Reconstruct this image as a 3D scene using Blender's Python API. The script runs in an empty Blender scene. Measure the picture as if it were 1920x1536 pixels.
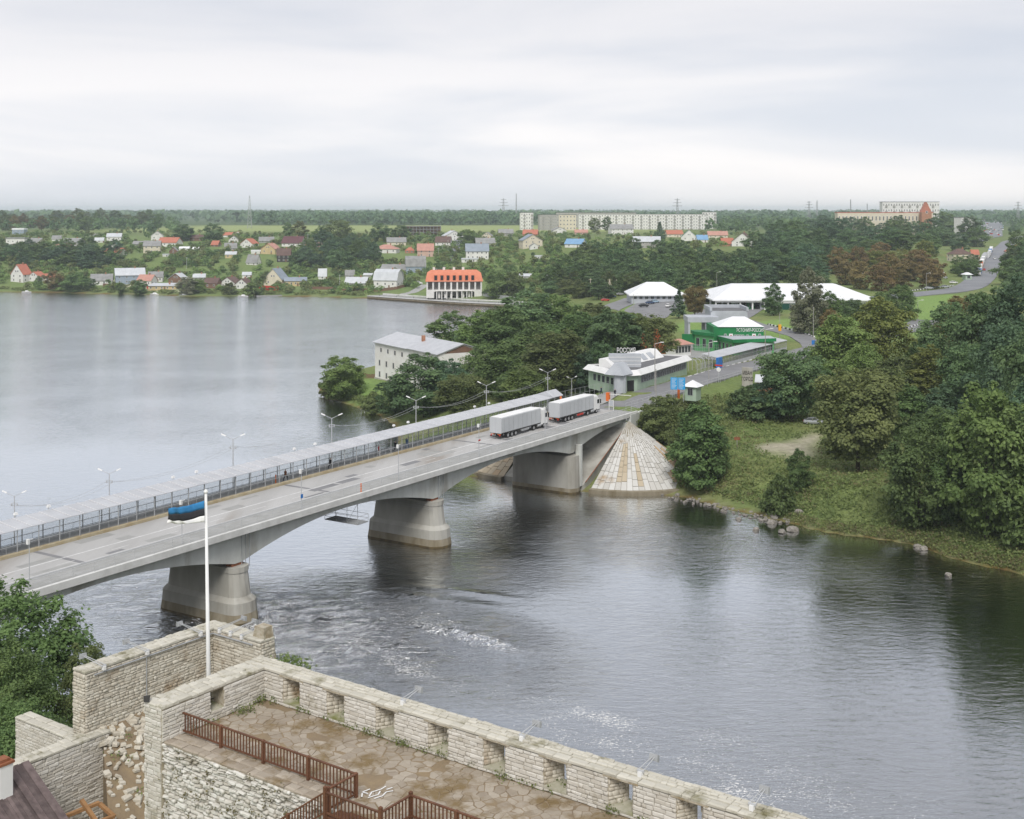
import bpy,bmesh,math,random
import numpy as np
from mathutils import Vector,Matrix

random.seed(7)
RNG = np.random.default_rng(7)
SC = bpy.context.scene
COL = SC.collection
R = math.radians

# ------------------------------------------------------------------ camera, sky, sun, exposure
F,HZ,CH = 2350.0,397.0,53.0            # focal length in photo pixels, horizon row, eye height over the river
cam = bpy.data.cameras.new('camera')
cam.sensor_width = 36.0
cam.lens = F / 1920 * 36
cam.shift_y = -(768 - HZ) / 1920           # view camera with the lens board dropped: level back, verticals stay vertical
cam.clip_start = 1.0
cam.clip_end = 80000
cam_o = bpy.data.objects.new('camera',cam)
cam_o.location = (0,0,CH)
cam_o.rotation_euler = (R(90),0,0)
COL.objects.link(cam_o)
SC.camera = cam_o

SUN_EL,SUN_AZ = R(46),R(184)             # azimuth clockwise from +Y: behind the camera
world = bpy.data.worlds.new('World')
SC.world = world
world.use_nodes = True
wt = world.node_tree
wt.nodes.clear()
def wn(t,**k):
    n = wt.nodes.new(t)
    for a,b in k.items(): setattr(n,a,b)
    return n
w_out = wn('ShaderNodeOutputWorld'); w_bg = wn('ShaderNodeBackground')
w_sky = wn('ShaderNodeTexSky',sky_type='NISHITA',sun_disc=False,sun_elevation=SUN_EL,sun_rotation=SUN_AZ)
w_bg.inputs['Strength'].default_value = 0.10
w_tc = wn('ShaderNodeTexCoord')
w_map = wn('ShaderNodeMapping'); w_map.inputs['Scale'].default_value = (1.15,1.15,8.5); w_map.inputs['Location'].default_value = (0.35,0.2,0.1)
w_n1 = wn('ShaderNodeTexNoise'); w_n1.inputs['Scale'].default_value = 1.7; w_n1.inputs['Detail'].default_value = 7; w_n1.inputs['Roughness'].default_value = .48; w_n1.inputs['Distortion'].default_value = .35
w_ramp = wn('ShaderNodeValToRGB')
cr = w_ramp.color_ramp; cr.interpolation = 'EASE'
cr.elements[0].position = .33; cr.elements[0].color = (4.35,4.55,4.95,1)
cr.elements[1].position = .63; cr.elements[1].color = (5.95,5.8,5.78,1)
w_sep = wn('ShaderNodeSeparateXYZ')
w_el = wn('ShaderNodeMapRange'); w_el.interpolation_type = 'SMOOTHSTEP'
w_el.inputs['From Min'].default_value = 0.02; w_el.inputs['From Max'].default_value = 0.19
w_el.inputs['To Min'].default_value = 0.0; w_el.inputs['To Max'].default_value = 1.0
w_hi = wn('ShaderNodeMix',data_type='RGBA'); 
w_hi.inputs[6].default_value = (1.06,1.05,1.05,1); w_hi.inputs[7].default_value = (.84,.85,.88,1)
w_mul = wn('ShaderNodeMix',data_type='RGBA',blend_type='MULTIPLY'); w_mul.inputs[0].default_value = 1.0
w_mix = wn('ShaderNodeMix',data_type='RGBA'); w_mix.inputs[0].default_value = 0.95
L = wt.links.new
L(w_tc.outputs['Generated'],w_map.inputs['Vector']); L(w_map.outputs[0],w_n1.inputs['Vector'])
L(w_n1.outputs['Fac'],w_ramp.inputs[0]); L(w_tc.outputs['Generated'],w_sep.inputs[0]); L(w_sep.outputs['Z'],w_el.inputs['Value'])
L(w_el.outputs[0],w_hi.inputs[0]); L(w_ramp.outputs[0],w_mul.inputs[6]); L(w_hi.outputs[2],w_mul.inputs[7])
L(w_sky.outputs[0],w_mix.inputs[6]); L(w_mul.outputs[2],w_mix.inputs[7])
L(w_mix.outputs[2],w_bg.inputs['Color']); L(w_bg.outputs[0],w_out.inputs['Surface'])

sun = bpy.data.lights.new('sun','SUN')
sun.energy = 1.5; sun.angle = R(22); sun.color = (1.0,.965,.91)
sun_o = bpy.data.objects.new('sun',sun)
_dir = Vector((math.sin(SUN_AZ) * math.cos(SUN_EL),math.cos(SUN_AZ) * math.cos(SUN_EL),math.sin(SUN_EL)))
sun_o.rotation_euler = _dir.to_track_quat('Z','Y').to_euler()
sun_o.location = (0,0,300)
COL.objects.link(sun_o)

SC.view_settings.view_transform = 'Standard'
SC.view_settings.look = 'None'
SC.view_settings.exposure = 0.78
SC.view_settings.gamma = 1.0
SC.view_settings.use_curve_mapping = False
SC.render.engine = 'CYCLES'
cy = SC.cycles
cy.max_bounces = 8; cy.diffuse_bounces = 4; cy.glossy_bounces = 3; cy.transmission_bounces = 4
cy.transparent_max_bounces = 12; cy.volume_bounces = 1
cy.caustics_reflective = False; cy.caustics_refractive = False
cy.use_denoising = True

# ------------------------------------------------------------------ helpers
def at(u,v,z=0.0):
    Y = F * (CH - z) / (v - HZ)
    return Vector(((u - 960) * Y / F,Y,z))
def xat(u,Y): return (u - 960) * Y / F
def zat(v,Y): return CH - (v - HZ) * Y / F

def tag(o,label=None,cat=None,group=None,kind=None):
    if label: o['label'] = label
    if cat: o['category'] = cat
    if group: o['group'] = group
    if kind: o['kind'] = kind
    return o
def empty(name,loc=(0,0,0),rz=0.0,label=None,cat=None,group=None):
    o = bpy.data.objects.new(name,None)
    o.location = loc; o.rotation_euler = (0,0,rz)
    o.empty_display_size = .3
    COL.objects.link(o)
    return tag(o,label,cat,group)
def inst(name,me,parent=None,loc=None,rot=None,scale=None,mat=None,mw=None):
    o = bpy.data.objects.new(name,me)
    if mw is not None: o.matrix_basis = mw
    if loc is not None: o.location = loc
    if rot is not None: o.rotation_euler = rot
    if scale is not None: o.scale = scale
    if parent is not None: o.parent = parent
    COL.objects.link(o)
    if mat is not None:
        o.material_slots[0].link = 'OBJECT'; o.material_slots[0].material = mat
    return o
def copy_tree(o,parent=None):
    c = o.copy(); COL.objects.link(c)
    if parent is not None: c.parent = parent
    for ch in list(o.children): copy_tree(ch,c)
    return c

class MB:
    def __init__(s): s.v = []; s.f = []; s.m = []
    def poly(s,pts,m=0):
        i = len(s.v); s.v += [tuple(p) for p in pts]; s.f.append(tuple(range(i,i + len(pts)))); s.m.append(m)
    def box(s,lo,hi,m=0,M=None):
        x0,y0,z0 = lo; x1,y1,z1 = hi
        P = [(x0,y0,z0),(x1,y0,z0),(x1,y1,z0),(x0,y1,z0),(x0,y0,z1),(x1,y0,z1),(x1,y1,z1),(x0,y1,z1)]
        s.hexa(P,m,M)
    def hexa(s,P,m=0,M=None):
        if M is not None: P = [tuple(M @ Vector(p)) for p in P]
        i = len(s.v); s.v += [tuple(p) for p in P]
        for q in ((0,3,2,1),(4,5,6,7),(0,1,5,4),(1,2,6,5),(2,3,7,6),(3,0,4,7)):
            s.f.append(tuple(i + k for k in q)); s.m.append(m)
    def bar(s,p,q,r,n=6,r2=None,m=0,caps=True):
        p,q = Vector(p),Vector(q); ax = (q - p)
        if ax.length < 1e-6: return
        ax.normalize(); t = ax.orthogonal().normalized(); b = ax.cross(t); r2 = r if r2 is None else r2
        i = len(s.v)
        for c,rr in ((p,r),(q,r2)):
            for k in range(n):
                a = 2 * math.pi * (k + .5) / n
                s.v.append(tuple(c + t * (rr * math.cos(a)) + b * (rr * math.sin(a))))
        for k in range(n):
            k2 = (k + 1) % n
            s.f.append((i + k,i + k2,i + n + k2,i + n + k)); s.m.append(m)
        if caps:
            s.f.append(tuple(i + k for k in reversed(range(n)))); s.m.append(m)
            s.f.append(tuple(i + n + k for k in range(n))); s.m.append(m)
    def beam(s,p,q,w,h,m=0):
        """rectangular bar from p to q, w across (horizontal), h up"""
        p,q = Vector(p),Vector(q); ax = (q - p).normalized()
        sd = ax.cross(Vector((0,0,1)))
        sd = Vector((1,0,0)) if sd.length < 1e-4 else sd.normalized()
        up = sd.cross(ax).normalized(); sd = sd * (w / 2); up = up * (h / 2)
        s.hexa([p - sd - up,p + sd - up,q + sd - up,q - sd - up,p - sd + up,p + sd + up,q + sd + up,q - sd + up],m)
    def prism(s,poly,z0,z1,m=0):
        n = len(poly); i = len(s.v)
        s.v += [(x,y,z0) for x,y in poly] + [(x,y,z1) for x,y in poly]
        for k in range(n):
            k2 = (k + 1) % n; s.f.append((i + k,i + k2,i + n + k2,i + n + k)); s.m.append(m)
        s.f.append(tuple(i + k for k in reversed(range(n)))); s.m.append(m)
        s.f.append(tuple(i + n + k for k in range(n))); s.m.append(m)
    def loft(s,rings,m=0,caps=True):
        n = len(rings[0]); i = len(s.v)
        for r in rings: s.v += [tuple(p) for p in r]
        for j in range(len(rings) - 1):
            for k in range(n):
                k2 = (k + 1) % n; a = i + j * n; b = a + n
                s.f.append((a + k,a + k2,b + k2,b + k)); s.m.append(m)
        if caps:
            s.f.append(tuple(i + k for k in reversed(range(n)))); s.m.append(m)
            a = i + (len(rings) - 1) * n
            s.f.append(tuple(a + k for k in range(n))); s.m.append(m)
    def mesh(s,name,mats,smooth=False,bevel=0.0):
        me = bpy.data.meshes.new(name)
        me.from_pydata(s.v,[],s.f)
        for mt in (mats if isinstance(mats,(list,tuple)) else [mats]): me.materials.append(mt)
        if any(s.m): me.polygons.foreach_set('material_index',s.m)
        bm = bmesh.new(); bm.from_mesh(me)
        bmesh.ops.recalc_face_normals(bm,faces=bm.faces)
        if bevel > 0:
            try: bmesh.ops.bevel(bm,geom=[e for e in bm.edges if e.is_manifold and e.calc_face_angle(0) > .5],offset=bevel,segments=1,affect='EDGES',clamp_overlap=True)
            except Exception: pass
        bm.to_mesh(me); bm.free()
        if smooth: me.polygons.foreach_set('use_smooth',[True] * len(me.polygons))
        me.update()
        return me
    def build(s,name,mats,parent=None,smooth=False,bevel=0.0,**kw):
        return inst(name,s.mesh(name,mats,smooth,bevel),parent,**kw)

def np_mesh(name,V,Q,mats,tone=None,smooth=False):
    """fast quad mesh from arrays; tone = one value per face"""
    V = np.asarray(V,np.float32).reshape(-1,3); Q = np.asarray(Q,np.int32)
    k = Q.shape[1]; nf = len(Q)
    me = bpy.data.meshes.new(name)
    me.vertices.add(len(V)); me.vertices.foreach_set('co',V.ravel())
    me.loops.add(nf * k); me.loops.foreach_set('vertex_index',Q.ravel())
    me.polygons.add(nf); me.polygons.foreach_set('loop_start',np.arange(0,nf * k,k,dtype=np.int32))
    try: me.polygons.foreach_set('loop_total',np.full(nf,k,np.int32))
    except Exception: pass
    if smooth: me.polygons.foreach_set('use_smooth',np.ones(nf,bool))
    for mt in (mats if isinstance(mats,(list,tuple)) else [mats]): me.materials.append(mt)
    if tone is not None:
        a = me.attributes.new('tone','FLOAT','FACE'); a.data.foreach_set('value',np.asarray(tone,np.float32))
    me.update(calc_edges=True); me.validate()
    return me

# ------------------------------------------------------------------ materials
def nodes_of(name):
    m = bpy.data.materials.new(name); m.use_nodes = True
    nt = m.node_tree; nt.nodes.clear()
    out = nt.nodes.new('ShaderNodeOutputMaterial')
    return m,nt,out
def mat(name,c1,c2=None,scale=1.0,rough=.85,spec=.3,bump=0.0,bscale=None,coord='pos',metallic=0.0,
        stretch=(1,1,1),rnd=0.0,lo=.36,hi=.64,c3=None,scale3=.15,f3=.5,detail=5,rot=0.0):
    m,nt,out = nodes_of(name); N = nt.nodes.new; L = nt.links.new
    b = N('ShaderNodeBsdfPrincipled'); L(b.outputs[0],out.inputs[0])
    b.inputs['Roughness'].default_value = rough; b.inputs['Metallic'].default_value = metallic
    b.inputs['Specular IOR Level'].default_value = spec
    if coord == 'pos': src = N('ShaderNodeNewGeometry').outputs['Position']
    else: src = N('ShaderNodeTexCoord').outputs['Object']
    mp = N('ShaderNodeMapping'); mp.inputs['Scale'].default_value = stretch; mp.inputs['Rotation'].default_value = (0,0,rot); L(src,mp.inputs['Vector'])
    col = None
    if c2 is not None:
        n = N('ShaderNodeTexNoise'); n.inputs['Scale'].default_value = scale; n.inputs['Detail'].default_value = detail; n.inputs['Roughness'].default_value = .62
        L(mp.outputs[0],n.inputs['Vector'])
        r = N('ShaderNodeMapRange'); r.inputs['From Min'].default_value = lo; r.inputs['From Max'].default_value = hi; L(n.outputs['Fac'],r.inputs['Value'])
        x = N('ShaderNodeMix'); x.data_type = 'RGBA'; x.inputs[6].default_value = (*c1,1); x.inputs[7].default_value = (*c2,1); L(r.outputs[0],x.inputs[0]); col = x.outputs[2]
        if c3 is not None:
            n3 = N('ShaderNodeTexNoise'); n3.inputs['Scale'].default_value = scale3; n3.inputs['Detail'].default_value = 6; L(mp.outputs[0],n3.inputs['Vector'])
            r3 = N('ShaderNodeMapRange'); r3.inputs['From Min'].default_value = f3; r3.inputs['From Max'].default_value = f3 + .16; L(n3.outputs['Fac'],r3.inputs['Value'])
            x3 = N('ShaderNodeMix'); x3.data_type = 'RGBA'; x3.inputs[7].default_value = (*c3,1); L(col,x3.inputs[6]); L(r3.outputs[0],x3.inputs[0]); col = x3.outputs[2]
    if rnd > 0:
        oi = N('ShaderNodeObjectInfo'); mr = N('ShaderNodeMapRange'); mr.inputs['To Min'].default_value = 1 - rnd; mr.inputs['To Max'].default_value = 1 + rnd; L(oi.outputs['Random'],mr.inputs['Value'])
        h = N('ShaderNodeHueSaturation'); L(mr.outputs[0],h.inputs['Value'])
        if col is None: h.inputs['Color'].default_value = (*c1,1)
        else: L(col,h.inputs['Color'])
        col = h.outputs[0]
    if col is None: b.inputs['Base Color'].default_value = (*c1,1)
    else: L(col,b.inputs['Base Color'])
    if bump > 0:
        bn = N('ShaderNodeTexNoise'); bn.inputs['Scale'].default_value = bscale or scale * 4; bn.inputs['Detail'].default_value = 6; L(mp.outputs[0],bn.inputs['Vector'])
        bp = N('ShaderNodeBump'); bp.inputs['Strength'].default_value = 1.0; bp.inputs['Distance'].default_value = bump; L(bn.outputs['Fac'],bp.inputs['Height']); L(bp.outputs[0],b.inputs['Normal'])
    return m
def tone_mat(name,c1,c2,rough=.85,rnd=.12,bump=0.0,bscale=8.0,c3=None,f3=.55,scale3=.4,nscale=3.0):
    """colour from the per-face 'tone' attribute and the object's random value (stones, slabs)"""
    m,nt,out = nodes_of(name); N = nt.nodes.new; L = nt.links.new
    b = N('ShaderNodeBsdfPrincipled'); L(b.outputs[0],out.inputs[0]); b.inputs['Roughness'].default_value = rough; b.inputs['Specular IOR Level'].default_value = .2
    a = N('ShaderNodeAttribute'); a.attribute_name = 'tone'; oi = N('ShaderNodeObjectInfo')
    ad = N('ShaderNodeMath'); ad.operation = 'ADD'; L(a.outputs['Fac'],ad.inputs[0]); L(oi.outputs['Random'],ad.inputs[1])
    fr = N('ShaderNodeMath'); fr.operation = 'FRACT'; L(ad.outputs[0],fr.inputs[0])
    g = N('ShaderNodeNewGeometry')
    n = N('ShaderNodeTexNoise'); n.inputs['Scale'].default_value = nscale; n.inputs['Detail'].default_value = 6; L(g.outputs['Position'],n.inputs['Vector'])
    s2 = N('ShaderNodeMath'); s2.operation = 'MULTIPLY_ADD'; s2.inputs[1].default_value = .55; L(fr.outputs[0],s2.inputs[0])
    s3 = N('ShaderNodeMath'); s3.operation = 'MULTIPLY'; s3.inputs[1].default_value = .45; L(n.outputs['Fac'],s3.inputs[0]); L(s3.outputs[0],s2.inputs[2])
    x = N('ShaderNodeMix'); x.data_type = 'RGBA'; x.inputs[6].default_value = (*c1,1); x.inputs[7].default_value = (*c2,1); L(s2.outputs[0],x.inputs[0]); col = x.outputs[2]
    if c3 is not None:
        n3 = N('ShaderNodeTexNoise'); n3.inputs['Scale'].default_value = scale3; n3.inputs['Detail'].default_value = 8; n3.inputs['Roughness'].default_value = .65; L(g.outputs['Position'],n3.inputs['Vector'])
        r3 = N('ShaderNodeMapRange'); r3.inputs['From Min'].default_value = f3; r3.inputs['From Max'].default_value = f3 + .14; L(n3.outputs['Fac'],r3.inputs['Value'])
        x3 = N('ShaderNodeMix'); x3.data_type = 'RGBA'; x3.inputs[7].default_value = (*c3,1); L(col,x3.inputs[6]); L(r3.outputs[0],x3.inputs[0]); col = x3.outputs[2]
    L(col,b.inputs['Base Color'])
    if bump > 0:
        bn = N('ShaderNodeTexNoise'); bn.inputs['Scale'].default_value = bscale; bn.inputs['Detail'].default_value = 6; L(g.outputs['Position'],bn.inputs['Vector'])
        bp = N('ShaderNodeBump'); bp.inputs['Distance'].default_value = bump; L(bn.outputs['Fac'],bp.inputs['Height']); L(bp.outputs[0],b.inputs['Normal'])
    return m
def leaf_mat(name,c1,c2,rnd=.18,trans=.42,hue=.012):
    m,nt,out = nodes_of(name); N = nt.nodes.new; L = nt.links.new
    a = N('ShaderNodeAttribute'); a.attribute_name = 'tone'
    x = N('ShaderNodeMix'); x.data_type = 'RGBA'; x.inputs[6].default_value = (*c1,1); x.inputs[7].default_value = (*c2,1); L(a.outputs['Fac'],x.inputs[0])
    oi = N('ShaderNodeObjectInfo')
    mr = N('ShaderNodeMapRange'); mr.inputs['To Min'].default_value = 1 - rnd; mr.inputs['To Max'].default_value = 1 + rnd; L(oi.outputs['Random'],mr.inputs['Value'])
    mh = N('ShaderNodeMath'); mh.operation = 'MULTIPLY'; mh.inputs[1].default_value = 7.31; L(oi.outputs['Random'],mh.inputs[0])
    fh = N('ShaderNodeMath'); fh.operation = 'FRACT'; L(mh.outputs[0],fh.inputs[0])
    rh = N('ShaderNodeMapRange'); rh.inputs['To Min'].default_value = .5 - hue; rh.inputs['To Max'].default_value = .5 + hue; L(fh.outputs[0],rh.inputs['Value'])
    h = N('ShaderNodeHueSaturation'); L(x.outputs[2],h.inputs['Color']); L(mr.outputs[0],h.inputs['Value']); L(rh.outputs[0],h.inputs['Hue'])
    d = N('ShaderNodeBsdfPrincipled'); d.inputs['Roughness'].default_value = .62; d.inputs['Specular IOR Level'].default_value = .25; L(h.outputs[0],d.inputs['Base Color'])
    t = N('ShaderNodeBsdfTranslucent'); L(h.outputs[0],t.inputs['Color'])
    mx = N('ShaderNodeMixShader'); mx.inputs[0].default_value = trans; L(d.outputs[0],mx.inputs[1]); L(t.outputs[0],mx.inputs[2]); L(mx.outputs[0],out.inputs[0])
    return m

M = {}
def C_(h):  # helper for sRGB hex -> linear
    v = [int(h[i:i+2],16) / 255 for i in (0,2,4)]
    return tuple(((x + .055) / 1.055) ** 2.4 if x > .04045 else x / 12.92 for x in v)
M['concrete'] = mat('bridge concrete',(.62,.64,.61),(.52,.53,.50),scale=.35,stretch=(1,1,.35),rough=.9,bump=.01,bscale=3,c3=(.36,.35,.31),scale3=.3,f3=.54)
M['edge'] = mat('pale edge concrete',(.66,.66,.64),(.54,.54,.52),scale=.5,rough=.9)
M['pier'] = mat('pier concrete',(.47,.46,.42),(.34,.325,.285),scale=.28,stretch=(1,1,.3),rough=.95,bump=.03,bscale=2.2,c3=(.155,.145,.12),scale3=.22,f3=.56)
M['pierbase'] = mat('waterstained concrete',(.32,.285,.215),(.20,.165,.105),scale=.5,stretch=(1,1,.3),rough=.95,bump=.03,bscale=2.2)
M['tidemark'] = mat('wet algae concrete',(.07,.055,.03),(.15,.11,.05),scale=.8,rough=.6)
M['asphalt_pale'] = mat('worn bridge asphalt',(.46,.455,.445),(.385,.38,.37),scale=.22,stretch=(1,.12,1),rot=R(-32.4),rough=.9,c3=(.30,.275,.245),scale3=.16,f3=.55)
M['asphalt'] = mat('road asphalt',(.235,.235,.24),(.19,.19,.195),scale=.25,rough=.9)
M['asphalt_far'] = mat('grey road',(.24,.245,.26),(.19,.195,.21),scale=.05,rough=.9)
M['walk'] = mat('walkway concrete',(.36,.36,.35),(.30,.30,.285),scale=.4,rough=.9)
M['kerb'] = mat('ochre stained kerb',(.42,.37,.26),(.34,.27,.16),scale=.6,rough=.9)
M['paint'] = mat('white road paint',(.66,.66,.65),(.5,.5,.49),scale=1.2,rough=.8)
M['roofmetal'] = mat('pale corrugated sheet',(.49,.50,.52),(.42,.43,.45),scale=.5,rough=.45,spec=.5,rnd=.05)
M['seam'] = mat('white seam',(.62,.62,.63),rough=.6)
M['steel'] = mat('grey painted steel',(.38,.39,.40),(.31,.32,.325),scale=1.5,rough=.55,spec=.5)
M['steel_pale'] = mat('galvanised steel',(.48,.49,.50),(.40,.41,.42),scale=1.5,rough=.5,spec=.5)
M['rust'] = mat('rust red paint',(.20,.075,.04),(.30,.12,.06),scale=2,rough=.9)
M['dark'] = mat('near black',(.02,.02,.022),rough=.8)
M['black'] = mat('black paint',(.012,.012,.014),rough=.6)
M['white'] = mat('white paint',(.78,.78,.77),(.70,.70,.69),scale=.4,rough=.7)
M['plaster'] = mat('old white plaster',(.82,.81,.79),(.72,.70,.66),scale=.25,rough=.95,c3=(.42,.35,.26),scale3=.16,f3=.60)
M['glass'] = mat('dark window glass',(.035,.04,.045),rough=.12,spec=.6)
M['tarp'] = mat('pale grey tarpaulin',(.50,.515,.53),(.44,.455,.47),scale=.4,stretch=(1,1,.4),rough=.6,coord='obj',bump=.03,bscale=.6)
M['tarproof'] = mat('white tarpaulin roof',(.80,.80,.79),(.70,.70,.685),scale=.35,rough=.6,coord='obj')
M['tyre'] = mat('tyre rubber',(.018,.018,.018),rough=.9)
M['hub'] = mat('wheel hub',(.42,.42,.43),rough=.4,metallic=.5)
M['chassis'] = mat('dark chassis',(.035,.033,.03),rough=.7)
M['orange'] = mat('orange plastic',(.70,.16,.03),rough=.5)
M['redlamp'] = mat('red lens',(.45,.02,.015),rough=.3)
M['silver'] = mat('silver car paint',(.46,.48,.50),rough=.28,spec=.6,metallic=.3)
M['green_wall'] = mat('green cladding',C_('1f7a45'),C_('1a6a3b'),scale=.4,rough=.6)
M['green_light'] = mat('light green cladding',C_('5fa86a'),C_('549a60'),scale=.4,rough=.6)
M['green_pale'] = mat('pale green wall',C_('a6b8a5'),C_('97aa97'),scale=.4,rough=.7)
M['green_dark'] = mat('dark green sheet',C_('12463c'),rough=.6)
M['greyclad'] = mat('grey cladding',C_('b4b8bd'),C_('a6aab0'),scale=.3,rough=.7)
M['bitumen'] = mat('bitumen flat roof',(.16,.16,.165),(.12,.12,.125),scale=.3,rough=.95)
M['blue_sign'] = mat('blue sign face',C_('2f9ad6'),rough=.5)
M['blue_dark'] = mat('blue painted panel',C_('2a6fb5'),rough=.5)
M['yellow'] = mat('yellow paint',C_('e0a52a'),rough=.6)
M['red'] = mat('red paint',C_('b8382c'),rough=.6)
M['stone_w'] = tone_mat('limestone',(.44,.405,.34),(.66,.64,.59),bump=.02,bscale=6,c3=(.20,.17,.085),f3=.60,scale3=.35)
M['stone_lit'] = tone_mat('lit limestone rubble',(.42,.385,.32),(.75,.74,.70),bump=.03,bscale=5,c3=(.19,.155,.085),f3=.585,scale3=.45)  # paler limestone: light on the broken face is put into the colour
M['stone_warm'] = tone_mat('warm limestone',(.42,.375,.30),(.64,.61,.53),bump=.02,bscale=6,c3=(.27,.185,.10),f3=.56,scale3=.3)
M['mortar'] = mat('lime mortar',(.36,.335,.28),(.27,.245,.195),scale=1.6,rough=.95,bump=.02,bscale=9,c3=(.13,.115,.055),scale3=.4,f3=.58)
M['cap'] = tone_mat('weathered cap slabs',(.42,.40,.335),(.60,.575,.50),bump=.02,bscale=5,c3=(.19,.175,.10),f3=.54,scale3=.5)
M['flag'] = tone_mat('terrace flagstone',(.25,.205,.155),(.44,.39,.32),bump=.02,bscale=9,c3=(.20,.145,.075),f3=.49,scale3=.55)
M['dirt'] = mat('dirt and moss',(.215,.165,.11),(.27,.205,.125),scale=.9,rough=1,bump=.03,bscale=7,c3=(.15,.135,.06),scale3=.6,f3=.60)
M['wood'] = mat('brown stained wood',(.155,.070,.038),(.105,.046,.026),scale=2.5,stretch=(1,1,.3),rough=.65,coord='obj',rnd=.15)
M['wood_grey'] = mat('weathered roof board',(.155,.12,.115),(.09,.068,.066),scale=2.2,stretch=(1,1,1),rough=.8,coord='pos',rnd=.3)
M['wood_raw'] = mat('raw orange timber',(.36,.20,.09),(.26,.14,.06),scale=2,rough=.8)
M['slab'] = tone_mat('cone paving slab',(.46,.44,.40),(.66,.655,.63),bump=.008,bscale=4,c3=(.34,.22,.10),f3=.60,scale3=.16)
M['slab_ochre'] = tone_mat('ochre stained slab',(.42,.345,.24),(.52,.45,.34),bump=.008,bscale=4)
M['slab_rust'] = tone_mat('rust stained slab',(.42,.27,.14),(.60,.50,.36),bump=.008,bscale=4)
M['rock'] = mat('river boulder',(.30,.28,.25),(.19,.175,.15),scale=1.5,rough=.9,coord='obj',rnd=.2)
M['bark'] = mat('bark',(.085,.068,.052),(.055,.045,.035),scale=2,stretch=(1,1,.25),rough=.95,coord='obj')
M['birchbark'] = mat('birch bark',(.45,.43,.40),(.25,.23,.21),scale=3,rough=.9,coord='obj')
# leaves (per-leaf tone between two greens)
LM = {
 'dark':  leaf_mat('leaf dark green',(0.090,0.159,0.074),(0.213,0.316,0.134)),
 'deep':  leaf_mat('leaf blue green',(0.078,0.144,0.085),(0.183,0.282,0.149)),
 'mid':   leaf_mat('leaf mid green',(0.100,0.164,0.060),(0.222,0.315,0.111)),
 'olive': leaf_mat('leaf olive',(0.114,0.151,0.056),(0.242,0.284,0.107)),
 'light': leaf_mat('leaf light green',(0.134,0.205,0.062),(0.274,0.364,0.118)),
 'yellow':leaf_mat('leaf yellow green',(0.160,0.185,0.054),(0.312,0.332,0.102)),
 'brown': leaf_mat('leaf turning brown',(.190,.145,.062),(.330,.255,.110)),
 'birch': leaf_mat('leaf pale birch',(.220,.235,.150),(.350,.365,.235)),
 'red':   leaf_mat('leaf red',(0.460,0.096,0.051),(0.663,0.191,0.102)),
 'weed':  leaf_mat('weed leaves',(0.139,0.186,0.064),(0.273,0.319,0.116)),
 'weed_b':leaf_mat('dry weed leaves',(.180,.160,.080),(.290,.255,.135)),
}
# ------------------------------------------------------------------ bridge frame (s along the bridge away from the castle, t across towards upstream)
BO = Vector((-11.0,198.9,0)); BD = Vector((.5358,.8443,0)); BN = Vector((-.8443,.5358,0))
DECK = 12.2
def B(s,t,z=DECK): 
    p = BO + BD * s + BN * t; return Vector((p.x,p.y,z))
BYAW = math.atan2(BD.y,BD.x)
BM = Matrix.Translation(BO) @ Matrix.Rotation(BYAW,4,'Z')     # local x = s, y = t, z = height
def s_at(u,t):
    k = (u - 960) / F; x0 = BO.x + BN.x * t; y0 = BO.y + BN.y * t
    return (k * y0 - x0) / (BD.x - k * BD.y)

# castle frame: a along the river parapet towards the viewer's right, b inwards (away from the river)
CO = Vector((-12.7,64.3,0)); CA = Vector((.812,-.584,0)).normalized(); CB = Vector((-.584,-.812,0)).normalized()
TZ = 28.0
def K(a,b,z=TZ):
    p = CO + CA * a + CB * b; return Vector((p.x,p.y,z))
CM = Matrix.Translation(CO) @ Matrix.Rotation(math.atan2(CA.y,CA.x),4,'Z')  # local x=a, y=-b
def kmat(a,b,z): return CM @ Matrix.Translation((a,-b,z))

# ------------------------------------------------------------------ terrain
def W(u,v,z=0.0): p = at(u,v,z); return (p.x,p.y)
river = [(150,-60),(112,10)] + [(66,46),(40,62),(22,78),(2,93),(-20,103),(-45,112),(-75,118),(-110,128),(-200,150),(-420,190),(-900,240),(-1500,300),(-1500,860),
    (-800,850)] + [W(-300,547),W(0,548),W(120,549),W(200,552),W(260,552),W(345,556),W(470,555),W(600,557),W(690,560),W(775,566),W(862,572),W(965,577),W(1000,581),
    W(960,590),W(885,610),W(810,638),W(740,672),W(695,693),W(630,706),W(604,720),W(597,734),W(608,744),W(648,756),W(700,773),W(742,796)] + \
    [tuple(B(34,34)[:2]),tuple(B(44,27)[:2]),tuple(B(46.4,23)[:2]),tuple(B(46.0,8)[:2]),tuple(B(45.6,-1)[:2]),tuple(B(46.5,-6)[:2]),tuple(B(50.5,-12)[:2])] + \
    [W(1290,934),W(1370,956),W(1430,968),W(1478,981),W(1560,1000),W(1640,1010),W(1700,1018),W(1745,1033),W(1790,1049),W(1830,1057),W(1920,1077),W(2050,1120),W(2200,1190),W(2500,1400)] + [(150,60),(190,-60)]
RV = np.array(river,np.float64)

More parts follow.
